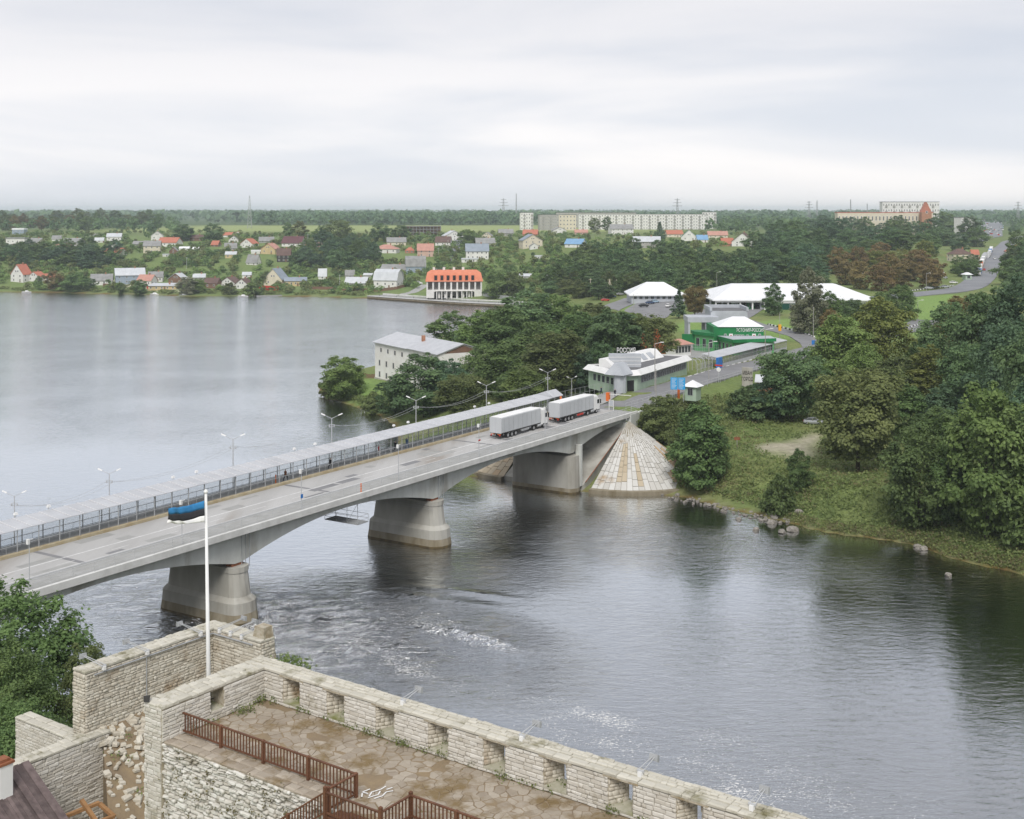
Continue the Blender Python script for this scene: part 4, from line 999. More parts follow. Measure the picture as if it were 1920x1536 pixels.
# --- the grassy spit and the wood between the bridge and the bay
SPIT = [
 (640,752,668,86,'round','light','light green bushy tree at the water end of the grassy spit'),
 (618,742,702,44,'bush','olive','low olive bush at the very tip of the grassy spit'),
 (795,782,662,140,'round','dark','big dark tree in front of the white warehouse wall'),
 (742,780,702,66,'ovoid','dark','smaller dark tree at the left foot of the white warehouse'),
 (840,768,672,80,'round','deep','dark tree covering the right gable corner of the white warehouse'),
 (866,786,700,96,'spread','olive','olive tree right behind the bridge lamp near the white warehouse'),
 (700,775,735,50,'bush','olive','low bush on the spit bank below the warehouse lawn'),
 (905,740,640,90,'round','mid','mid green tree beside the rusty shed next to the warehouse'),
 (958,752,640,120,'round','mid','broad mid green tree behind the gallery roof, left of the olive one'),
 (1048,745,618,128,'round','olive','large rounded olive tree just left of the border station'),
 (985,770,690,90,'round','light','low tree leaning over the gallery roof behind the rear truck'),
 (905,690,580,100,'round','light','light green tree behind the warehouse at the bay'),
 (845,662,583,90,'round','mid','tree at the left end of the bay-side wood above the warehouse roof'),
 (880,690,610,70,'round','dark','dark tree behind the warehouse roof ridge'),
 (950,690,572,100,'ovoid','mid','tall mid green tree in the bay-side wood'),
 (990,650,545,120,'round','dark','tall dark tree at the crest of the bay-side wood'),
 (1045,640,552,100,'round','light','tree at the back of the bay-side wood near the wooden poles'),
 (1085,690,585,120,'round','mid','wide tree in the middle of the wood left of the letters'),
 (1150,700,580,130,'round','dark','dark wide tree right behind the white letters'),
 (1215,690,590,100,'spread','olive','olive tree with red creeper next to the orange kiosk'),
 (1115,640,568,90,'round','olive','olive tree at the rear edge of the wood near the car park'),
 (1180,640,585,80,'round','light','rounded tree at the rear edge of the wood by the white customs house'),
 (1010,700,600,90,'round','mid','tree between the bay-side wood and the olive tree'),
 (1128,730,640,80,'round','dark','dark tree tucked behind the left eave of the border station'),
 (1100,740,660,70,'round','deep','deep green tree in the hollow left of the border station'),
 (940,622,572,60,'round','olive','small olive tree at the far water edge of the wood'),
 (1010,620,560,80,'round','olive','olive tree at the far edge of the wood towards the quay'),
]
for t in SPIT: tree_px(*t[:6],t[6],'trees on the spit and by the border station')
# --- the right bank
BANK = [
 (1312,920,752,112,'ovoid','mid','tall tree right beside the white paved cone'),
 (1290,880,775,70,'round','olive','olive tree directly behind the paved cone'),
 (1345,900,800,60,'round','mid','slim tree on the right of the one beside the cone'),
 (1244,832,740,80,'round','olive','rounded bush by the road end of the bridge'),
 (1215,808,758,46,'bush','weed','small leafy bush on the slope at the bridge end'),
 (1280,800,752,60,'bush','olive','low bush below the kiosk with the white pyramid roof'),
 (1485,790,655,130,'spread','dark','big dark spreading tree over the red brick shed'),
 (1400,780,722,80,'bush','dark','dark shrub below the concrete stele'),
 (1450,785,705,90,'round','deep','deep green tree at the left of the parked silver car'),
 (1545,775,690,60,'round','mid','tree right behind the parked silver car'),
 (1608,885,690,165,'spread','olive','broad olive tree standing to the right of the parked silver car'),
 (1462,966,888,62,'bush','mid','round bush at the water edge by the pale boulders'),
 (1497,925,842,48,'ovoid','mid','small tree with dark trunk on the bank slope'),
 (1720,990,795,130,'round','mid','dense tree on the grassy bank with its trunk by the waterline'),
 (1850,1010,720,190,'round','light','very large bright tree at the right edge of the river bank'),
 (1935,1030,760,150,'round','mid','large tree cut by the right border above the bank'),
 (1780,985,830,90,'round','mid','tree between the two large ones on the right bank'),
 (1575,712,588,116,'round','light','light green tree in front of the lawn, the left one of a pair'),
 (1652,700,555,112,'round','yellow','yellow green tree in front of the lawn, the taller of a pair'),
 (1615,745,640,80,'round','light','light green tree below the yellow green pair'),
 (1688,765,665,110,'round','olive','olive tree behind the broad one right of the silver car'),
 (1742,775,645,72,'column','yellow','slim yellowish tree at the edge of the dark wood'),
 (1768,815,722,90,'round','deep','low deep green tree under the dark wood on the right'),
 (1780,720,565,110,'round','dark','dark tree at the left corner of the right-hand wood'),
 (1850,745,540,130,'round','dark','tall dark tree in the right-hand wood below the highway'),
 (1915,760,520,140,'round','deep','tall deep green tree at the right border below the highway'),
 (1890,830,600,130,'round','deep','deep green tree in the middle of the right-hand wood'),
 (1940,880,600,130,'round','dark','dark tree at the right border in the right-hand wood'),
 (1815,800,640,110,'round','dark','dark tree at the front of the right-hand wood'),
 (1640,815,690,90,'round','olive','olive tree crowding the broad tree near the silver car'),
 (1705,830,720,90,'ovoid','mid','ovoid tree behind the dense one on the grassy bank'),
 (1760,880,760,100,'round','mid','mid green tree in the hollow before the dark wood'),
 (1800,650,555,90,'round','brown','brownish tree at the top of the right-hand wood'),
 (1870,900,740,110,'round','mid','tree behind the very large bright one on the bank'),
 (1975,960,660,140,'round','deep','tree mostly cut off by the right border'),
 (1722,712,640,60,'round','mid','rounded tree beside the grey path at the dark wood'),
 (1555,700,650,60,'bush','light','light bush beside the road bend'),
]
for t in BANK: tree_px(*t[:6],t[6],'trees on the right bank',name='bush' if t[4] == 'bush' else 'tree',cat='bush' if t[4] == 'bush' else 'tree')
# --- lawn and hall
for t in [(1517,628,500,64,'ovoid','birch','pale birch with two white stems in front of the white hall','birchbark'),(1500,626,560,40,'ovoid','birch','shorter pale birch left of the tall one on the lawn','birchbark'),
          (1556,624,545,48,'round','mid','round green tree right of the birch on the lawn','bark'),(1556,632,578,38,'round','brown','small browning tree on two stems by the birch','bark'),
          (1451,592,530,42,'ovoid','dark','dark tree in front of the middle of the white hall','bark'),(1273,597,543,36,'conifer','deep','single conifer on the lawn before the white customs house','bark'),
          (1303,592,535,46,'spread','brown','thin browning tree beside the conifer','bark'),(1690,602,533,66,'round','mid','round tree at the right end of the white hall','bark'),(1655,600,545,50,'round','mid','tree hiding the right corner of the white hall','bark'),(1600,600,560,44,'round','dark','low dark tree under the right eave of the white hall','bark')]:
    tree_px(*t[:6],t[6],'trees on the border lawn',near=True if t[4] != 'conifer' else False,bark=t[7],name='birch_tree' if 'birch' in t[6][:22] else ('conifer_tree' if t[4] == 'conifer' else 'tree'))
# --- woods: trees of one stand that nothing tells apart share a label
def stand(n,poly,hpx,wpx,shapes,leafs,label,group,seed,mind=10):
    rng = random.Random(seed); pts = []; P = np.array(poly,float); tries = 0
    lo,hi = P.min(0),P.max(0)
    while len(pts) < n and tries < n * 60:
        tries += 1; u,v = rng.uniform(lo[0],hi[0]),rng.uniform(lo[1],hi[1])
        if not inside(np.array([u]),np.array([v]),P)[0]: continue
        if any((u - a) ** 2 + ((v - b) * 2.2) ** 2 < mind ** 2 for a,b in pts): continue
        pts.append((u,v))
    for u,v in sorted(pts,key=lambda q: q[1]):
        p = hit(u,v); H = rng.uniform(*hpx) * p.y / F; Wd = rng.uniform(*wpx) * p.y / F
        tree_at((p.x,p.y,p.z - .3),H,Wd,rng.choice(shapes),rng.choice(leafs),label,group)
stand(44,[(1040,530),(1110,548),(1250,545),(1340,545),(1450,530),(1460,508),(1300,498),(1180,496),(1080,503)],(38,54),(42,58),['round','round','ovoid'],['dark','dark','mid'],'dark leafy tree in the dense wood behind the white customs house','trees of the wood behind the customs house',31,22)
stand(58,[(1430,540),(1530,545),(1640,480),(1780,478),(1830,475),(1838,445),(1700,428),(1500,440),(1425,462),(1400,505)],(34,48),(44,60),['round','round','ovoid'],['dark','dark','deep','mid'],'dark leafy tree in the hillside wood left of the highway','trees of the hillside wood by the highway',32,22)
stand(17,[(1545,530),(1600,545),(1700,548),(1760,540),(1755,500),(1680,500),(1580,500)],(38,56),(44,58),['round','round'],['brown','brown','yellow'],'browning tree in the rusty coloured stand beyond the white hall','browning trees beyond the hall',33,24)
stand(16,[(1000,540),(1060,560),(1130,566),(1160,555),(1230,545),(1100,545),(1040,530)],(26,44),(30,46),['round','ovoid','column'],['mid','olive','dark'],'garden tree on the slope between the quay and the dark wood','trees above the quay',34,18)
stand(10,[(1888,560),(1935,560),(1945,480),(1905,478)],(40,60),(44,60),['round'],['mid','dark'],'tree on the right side of the highway embankment','trees right of the highway',35,20)
stand(5,[(1800,520),(1825,520),(1825,505),(1800,505)],(28,36),(30,40),['round'],['mid'],'tree in front of the brown roofed house at the highway','trees by the house at the highway',36,12)
stand(30,[(0,500),(60,505),(200,505),(240,495),(230,478),(100,472),(0,480)],(22,34),(26,40),['round','ovoid'],['dark','deep','mid'],'dark tree in the belt above the riverside houses on the left','trees of the belt above the riverside houses',37,15)
stand(24,[(0,438),(150,432),(310,436),(310,425),(150,420),(0,424)],(20,34),(22,34),['ovoid','column','round'],['olive','mid','brown'],'tree in the tall hedge row at the top of the far left village','trees of the tall row above the village',38,12)
stand(26,[(540,510),(640,500),(720,500),(690,465),(620,455),(560,480)],(24,42),(24,38),['round','ovoid'],['dark','mid','deep'],'dark garden tree in the middle of the far village','garden trees in the middle of the village',39,15)
for t in [(344,452,420,44,'round','dark','round dark tree beside the white gable at the village top'),(400,455,418,42,'round','dark','round dark tree between the brown house and the red roofs'),(636,458,412,46,'spread','olive','large single tree at the edge of the pale field'),(562,450,414,30,'column','yellow','yellowish tree before the pale field'),(540,448,416,24,'round','mid','smaller green tree left of the yellowish one by the field'),
          (712,455,418,40,'round','dark','dark tree left of the unfinished concrete frame'),(752,452,422,40,'round','dark','dark tree in front of the unfinished concrete frame'),(876,462,430,42,'round','light','light green tree right of the street'),(1237,452,416,22,'conifer','deep','dark spruce before the long apartment block'),(1115,436,408,26,'round','olive','olive tree before the apartment block'),(1138,436,406,24,'column','mid','tall tree before the apartment block balconies'),
          (262,555,527,30,'round','mid','round willow on the shore, the larger of a pair'),(226,552,530,18,'round','mid','round willow on the shore, the smaller of a pair'),(350,553,518,40,'round','birch','grey green willow overhanging the far shore'),(372,550,522,30,'round','light','light green tree next to the grey willow'),(430,553,530,30,'bush','olive','shore bush before the double gabled white house'),(474,556,528,36,'bush','light','bright shore bush right of the double gabled white house'),(500,535,508,24,'round','olive','olive tree left of the chalet with steep grey roof'),
          (100,545,508,40,'round','brown','reddish tree right of the big white house on the shore'),(140,548,512,46,'round','mid','tree on the shore between white house and grey roofed cottage'),(170,546,522,26,'round','mid','small tree left of the grey roofed cottage'),(72,532,517,16,'bush','dark','dark bush in the garden of the big white house'),(930,560,505,50,'round','mid','tree right of the orange roofed building'),(960,556,510,50,'round','olive','olive tree on the slope right of the orange roofed building'),(640,512,470,48,'round','dark','tall dark tree amid the village below the field')]:
    tree_px(*t[:6],t[6],'single trees in the village',name='conifer_tree' if t[4] == 'conifer' else 'tree')
# --- castle side, close to the viewer
def ctree(x,y,z,H,Wd,shape,leafm,label):
    tree_at((x,y,z),H,Wd,shape,leafm,label,'trees below the castle wall',near=True)
ctree(-41.0,103,6.0,16.6,11.5,'close','mid','big tree at the left border below the bridge, behind the castle walls')
ctree(-33.2,98,8.0,11.2,6.0,'close','olive','tree in front of the river right behind the tall castle wall')
ctree(-37.0,92,9.5,12.0,8.0,'close','mid','tree between the big one at the border and the castle wall')
ctree(-29.0,100,6.0,11.2,5.0,'close','light','small light tree top peeping over the castle wall by the lamps')
ctree(-44.0,88,10,11.0,8.0,'close','dark','dark tree at the left border above the triangular wall')
ctree(-34.0,86,10,9.5,7.0,'close','mid','tree crown touching the outer corner of the tall castle wall')

# --- far woods and gardens that read as one mass
def mass(name,pts,n_leaf,leaf,leafm,seed,hs,ws,label=None,flat=.9):
    rng = np.random.default_rng(seed); Vs,Qs,Ts,o = [],[],[],0
    for (x,y,z) in pts:
        H = rng.uniform(*hs); w = rng.uniform(*ws); lob = 7
        an = rng.uniform(0,6.283,lob); C = np.stack([np.cos(an) * w * .27,np.sin(an) * w * .27,H * rng.uniform(.3,.78,lob)],1); C[0] = (0,0,H * .8)
        li = rng.integers(0,lob,n_leaf); d = rng.normal(size=(n_leaf,3)); d /= np.linalg.norm(d,axis=1,keepdims=True); d[:,2] = np.where(rng.random(n_leaf) < .7,np.abs(d[:,2]),d[:,2])
        P = C[li] + d * np.array((w * .27,w * .27,H * .22)) * rng.uniform(.7,1.05,(n_leaf,1)) + np.array((x,y,z))
        v,q = leaves(P,d + rng.normal(0,.4,d.shape) + np.array((0,0,.3)),leaf * rng.uniform(.7,1.3,n_leaf),rng)
        Vs.append(v); Qs.append(q + o); o += len(v); Ts.append(np.clip(rng.uniform(.15,.85) + rng.normal(0,.15,n_leaf),0,1))
    me = np_mesh(name,np.concatenate(Vs),np.concatenate(Qs),LM[leafm],np.concatenate(Ts))
    return tag(inst(name,me),label,None,None,'stuff')
def scatter_px(n,poly,seed,y0=400):
    rng = random.Random(seed); P = np.array(poly,float); lo,hi = P.min(0),P.max(0); out = []
    while len(out) < n:
        u,v = rng.uniform(lo[0],hi[0]),rng.uniform(lo[1],hi[1])
        if inside(np.array([u]),np.array([v]),P)[0]:
            p = hit(u,v,y0); out.append((p.x,p.y,p.z - .2))
    return out
town_poly = [(-60,540),(100,546),(340,546),(480,550),(680,552),(780,545),(800,515),(900,520),(960,560),(1030,560),(1060,500),(1100,470),(1180,470),(1300,468),(1420,465),(1420,440),(1000,438),(880,440),(480,440),(300,436),(-60,436)]
mass('reed_undergrowth',scatter_px(130,[(0,545),(120,547),(200,549),(340,553),(470,552),(690,557),(690,550),(470,544),(340,547),(200,544),(0,541)],57),60,.9,'weed',58,(1.2,2.6),(3,7),'reeds and weeds along the far shore')
rng = np.random.default_rng(60); pts = []
for k in range(900):   # forest edge behind the field
    y = rng.uniform(2250,3100); u = rng.uniform(470,985) if k % 3 else rng.uniform(940,1960); x = (u - 960) * y / F
    pts.append((x,y,ground(x,y) - 1))
mass('far_forest',pts,34,7.5,'deep',61,(17,27),(16,26),'dark forest edge behind the pale field on the horizon')
pts = []
for k in range(420):   # woods left and around the apartment blocks
    y = rng.uniform(1500,2600); u = rng.choice([rng.uniform(-80,330),rng.uniform(1330,1960),rng.uniform(1330,1700)]); x = (u - 960) * y / F
    if 1838 < u < 1890: continue
    pts.append((x,y,ground(x,y) - 1))
mass('far_forest',pts,46,5.0,'dark',63,(11,19),(12,20),'dark woods on the plateau beyond the village and the highway')
pts = []
for k in range(1500):
    y = 3000 * math.exp(rng.uniform(0,1.5)); u = rng.uniform(-150,2080); x = (u - 960) * y / F
    pts.append((x,y,ground(x,y) - 2))
mass('far_forest',pts,22,17,'deep',64,(20,30),(45,90),'blue hazy forest stretching along the whole horizon')

# --- weeds and tufts on the near bank and round the bridge end
def tufts(name,pts,k,hgt,leaf,leafm,seed,label):
    pts = [q for q in pts if not inside(np.array([q[0]]),np.array([q[1]]),np.array(PATH))[0]]; rng = np.random.default_rng(seed); n = len(pts) * k
    B_ = np.repeat(np.array(pts),k,0); P = B_ + np.stack([rng.normal(0,.5,n),rng.normal(0,.5,n),rng.uniform(.05,1,n) ** .8 * hgt * np.repeat(rng.uniform(.4,1.2,len(pts)),k)],1)
    v,q = leaves(P,rng.normal(0,.6,(n,3)) + np.array((0,-.2,.8)),leaf * rng.uniform(.6,1.4,n),rng)
    t = np.clip(np.repeat(rng.uniform(0,1,len(pts)),k) + rng.normal(0,.2,n),0,1)
    return tag(inst(name,np_mesh(name,v,q,LM[leafm],t)),label,None,None,'stuff')
bankp = [(1225,790),(1330,745),(1440,735),(1540,770),(1560,830),(1700,860),(1920,900),(1960,1084),(1830,1052),(1700,1014),(1560,996),(1470,976),(1370,945),(1260,912),(1260,850)]
tufts('undergrowth',[p for p in scatter_px(3800,bankp,71,180) if p[2] > .5],9,1.0,.42,'weed',72,'green weeds and nettles covering the near river bank')
tufts('undergrowth',[p for p in scatter_px(1500,bankp,73,180) if p[2] > .5 and vnoise(np.array([p[0]]),np.array([p[1]]),9,5)[0] > .45],9,.9,.34,'weed_b',74,'dry pale weeds on the near river bank')
tufts('undergrowth',scatter_px(700,[(1380,800),(1420,745),(1320,745),(1240,760),(1225,800),(1260,840)],75,180),10,1.3,.45,'olive',76,'tall weeds on the slope below the road end')
tufts('undergrowth',[p for p in scatter_px(600,[(610,735),(650,748),(740,792),(760,780),(720,750),(660,745)],77,300) if p[2] > .3],8,1.0,.5,'olive',78,'brambles along the waterline of the grassy spit')
rs_ = random.Random(15); SH = []
for k in range(900):
    u = rs_.uniform(1480,1925); v = float(np.interp(u,[1478,1560,1640,1700,1745,1790,1830,1920],[981,1000,1010,1018,1033,1049,1057,1077])) - rs_.uniform(1.5,17) ** 1.0
    q = hit(u,v,150); SH.append((q.x,q.y,q.z))
tufts('shore_grass',SH[:560],8,.55,.30,'weed',81,'short grass right at the waterline of the right bank'); tufts('shore_grass',SH[560:],8,.7,.30,'weed_b',82,'pale dry grass at the waterline of the right bank')
# ------------------------------------------------------------------ houses
HM = {
 'white': mat('white render',(.74,.73,.71),(.64,.63,.60),scale=.3,rough=.9,coord='obj'),'cream': mat('cream render',(.66,.60,.48),(.58,.52,.41),scale=.3,rough=.9,coord='obj'),
 'yellow': mat('yellow boards',(.58,.46,.26),(.50,.39,.21),scale=.5,rough=.9,coord='obj'),'grey': mat('grey brick',(.40,.385,.36),(.32,.31,.29),scale=.5,rough=.9,coord='obj'),
 'brown': mat('brown boards',(.22,.13,.085),(.16,.095,.065),scale=.6,rough=.9,coord='obj'),'brick': mat('orange brick',(.40,.20,.12),(.33,.16,.10),scale=.6,rough=.9,coord='obj'),
 'blue': mat('blue grey boards',(.30,.36,.43),(.25,.30,.37),scale=.6,rough=.9,coord='obj'),'black': mat('charred boards',(.035,.033,.032),(.06,.055,.05),scale=.8,rough=.9,coord='obj'),
 'raw': mat('raw concrete blocks',(.36,.35,.33),(.27,.26,.245),scale=.4,rough=.95,coord='obj'),'pink': mat('pink render',(.58,.40,.33),(.50,.34,.28),scale=.4,rough=.9,coord='obj')}
RM = {
 'grey': mat('weathered slate roof',(.30,.30,.295),(.22,.22,.215),scale=.35,rough=.85,coord='obj'),'lightgrey': mat('pale metal roof',(.56,.58,.60),(.47,.49,.51),scale=.3,rough=.5,coord='obj'),
 'red': mat('red tile roof',(.47,.17,.11),(.39,.14,.09),scale=.5,rough=.75,coord='obj'),'orange': mat('bright orange tile roof',(.66,.235,.135),(.58,.195,.11),scale=.35,rough=.7,coord='obj'),
 'pink': mat('faded red roof',(.50,.27,.21),(.42,.22,.18),scale=.4,rough=.8,coord='obj'),'brown': mat('dark brown roof',(.15,.095,.08),(.11,.07,.06),scale=.4,rough=.8,coord='obj'),
 'blue': mat('blue metal roof',(.20,.36,.55),(.17,.31,.49),scale=.4,rough=.5,coord='obj'),'bluegrey': mat('blue grey metal roof',(.27,.31,.36),(.22,.26,.30),scale=.4,rough=.6,coord='obj'),
 'green': mat('green metal roof',(.08,.24,.18),(.07,.20,.15),scale=.4,rough=.6,coord='obj'),'maroon': mat('maroon roof',(.13,.055,.06),(.10,.042,.048),scale=.4,rough=.7,coord='obj'),'white': mat('white metal roof',(.80,.81,.82),(.72,.73,.74),scale=.25,rough=.45,coord='obj')}
mb = MB(); mb.box((-.5,-.06,-.5),(.5,.05,.5),0); mb.box((-.40,-.07,-.42),(-.03,-.02,.42),1); mb.box((.03,-.07,-.42),(.40,-.02,.42),1)
ME_WIN = mb.mesh('window',[M['white'],M['glass']])
mb = MB(); mb.box((-.5,-.06,0),(.5,.05,1)); ME_DOOR = mb.mesh('door',HM['brown'])
FOOT = []
def windows(root,w,d,z0,h,n,rows,wm=None,side=True,ww=1.1,wh=1.35,nside=2):
    for r_ in range(rows):
        z = z0 + h * (r_ + .55) / rows
        for i in range(n):
            x = -w / 2 + w * (i + .5) / n
            inst('window',ME_WIN,root,loc=(x,-d / 2 - .02,z),scale=(ww,1,wh))
        if side:
            for sg in (-1,1):
                for i in range(nside):
                    y = -d / 2 + d * (i + .5) / nside
                    inst('window',ME_WIN,root,loc=(sg * (w / 2 + .02),y,z),rot=(0,0,sg * math.pi / 2),scale=(ww,1,wh))
def roof_mesh(style,w,d,rh,ov=.45,th=.18):
    """roof shells above the eaves plane z=0; ridge along x"""
    mb = MB(); W_,D_ = w / 2 + ov,d / 2 + ov; k = rh / (d / 2); ez = -ov * k
    if style == 'hip':
        r = max(w / 2 - d / 2,.2)
        a,b_,c,e = (-W_,-D_,-.1),(W_,-D_,-.1),(W_,D_,-.1),(-W_,D_,-.1); p,q = (-r,0,rh),(r,0,rh)
        mb.poly([a,b_,q,p]); mb.poly([b_,c,q]); mb.poly([c,e,p,q]); mb.poly([e,a,p]); mb.poly([a,e,c,b_])
    elif style == 'flat':
        mb.box((-W_ + .2,-D_ + .2,0),(W_ - .2,D_ - .2,max(rh,.25)))
    elif style == 'mansard':
        y1,z1 = D_ * .62,rh * .72
        for sg in (-1,1):
            mb.hexa([(-W_,sg * D_,-.2),(W_,sg * D_,-.2),(W_,sg * D_,-.2 + th),(-W_,sg * D_,-.2 + th),(-W_,sg * y1,z1),(W_,sg * y1,z1),(W_,sg * y1,z1 + th),(-W_,sg * y1,z1 + th)])
            mb.hexa([(-W_,sg * y1,z1),(W_,sg * y1,z1),(W_,sg * y1,z1 + th),(-W_,sg * y1,z1 + th),(-W_,0,rh),(W_,0,rh),(W_,0,rh + th),(-W_,0,rh + th)])
    elif style == 'shed':
        mb.hexa([(-W_,-D_,0),(W_,-D_,0),(W_,D_,rh),(-W_,D_,rh),(-W_,-D_,th),(W_,-D_,th),(W_,D_,rh + th),(-W_,D_,rh + th)])
    else:
        for sg in (-1,1):
            mb.hexa([(-W_,sg * D_,ez),(W_,sg * D_,ez),(W_,sg * D_,ez + th),(-W_,sg * D_,ez + th),(-W_,0,rh),(W_,0,rh),(W_,0,rh + th),(-W_,0,rh + th)])
    return mb
def house(u,vb,wpx,wall,roof,style,yaw,wallm,roofm,label,n=3,rows=1,chim=True,depth=.75,door=True,name='house',group='houses of the far village',sink=2.0,z=None,cat='house',yoff=0):
    """wall / roof: heights in photo pixels; style gable (ridge across) / front (gable end to the river) / hip / flat / shed / mansard"""
    p = hit(u,vb) if z is None else at(u,vb,z)
    k = p.y / F; w,hw,rh = wpx * k,wall * k,max(roof * k,.25); d = max(5.0,w * depth)
    r = empty(name,(p.x,p.y + d / 2 * .9,p.z),R(yaw),label,cat,group); FOOT.append((p.x,p.y,w))
    turn = style == 'front'; rw,rd = (d,w) if turn else (w,d)
    mb = MB(); mb.box((-w / 2,-d / 2,-sink),(w / 2,d / 2,hw))
    if style in ('gable','front'):
        for sg in (-1,1):
            if turn: q = [(-w / 2,sg * d / 2,hw),(w / 2,sg * d / 2,hw),(0,sg * d / 2,hw + rh)]
            else: q = [(sg * w / 2,-d / 2,hw),(sg * w / 2,d / 2,hw),(sg * w / 2,0,hw + rh)]
            mb.poly(q)
    elif style == 'mansard':
        for sg in (-1,1): mb.poly([(sg * w / 2,-d / 2,hw),(sg * w / 2,-d * .32,hw + rh * .7),(sg * w / 2,0,hw + rh),(sg * w / 2,d * .32,hw + rh * .7),(sg * w / 2,d / 2,hw)])
    elif style == 'shed': mb.poly([(-w / 2,-d / 2,hw),(-w / 2,d / 2,hw),(-w / 2,d / 2,hw + rh)]); mb.poly([(w / 2,-d / 2,hw),(w / 2,d / 2,hw),(w / 2,d / 2,hw + rh)]); mb.poly([(-w / 2,d / 2,hw),(w / 2,d / 2,hw),(w / 2,d / 2,hw + rh),(-w / 2,d / 2,hw + rh)])
    mb.build('wall',HM[wallm],r)
    rm = roof_mesh('gable' if turn else style,rw,rd,rh,.02 * w + .25)
    ro = rm.build('roof',RM[roofm],r,loc=(0,0,hw),rot=(0,0,math.pi / 2 if turn else 0))
    if chim:
        mb = MB(); cx = rw * .18; mb.box((cx - .4,-.35,rh * .5),(cx + .4,.35,rh + 1.0)); mb.box((cx - .48,-.43,rh + 1.0),(cx + .48,.43,rh + 1.15)); mb.build('chimney',HM['brick'],ro)
    if n: windows(r,w,d,0,hw,n,rows)
    if turn and rh > 2.6:
        for x in ((-.9,.9) if w > 9 else (0,)): inst('window',ME_WIN,r,loc=(x,-d / 2 - .03,hw + rh * .3),scale=(1.0,1,1.2))
    if door and n: inst('door',ME_DOOR,r,loc=(w * (.5 / n if n % 2 == 0 else 1.0 / n) * 1.0 - (0 if n % 2 == 0 else w / n / 2),-d / 2 - .01,0),scale=(1.0,1,2.05))
    return r
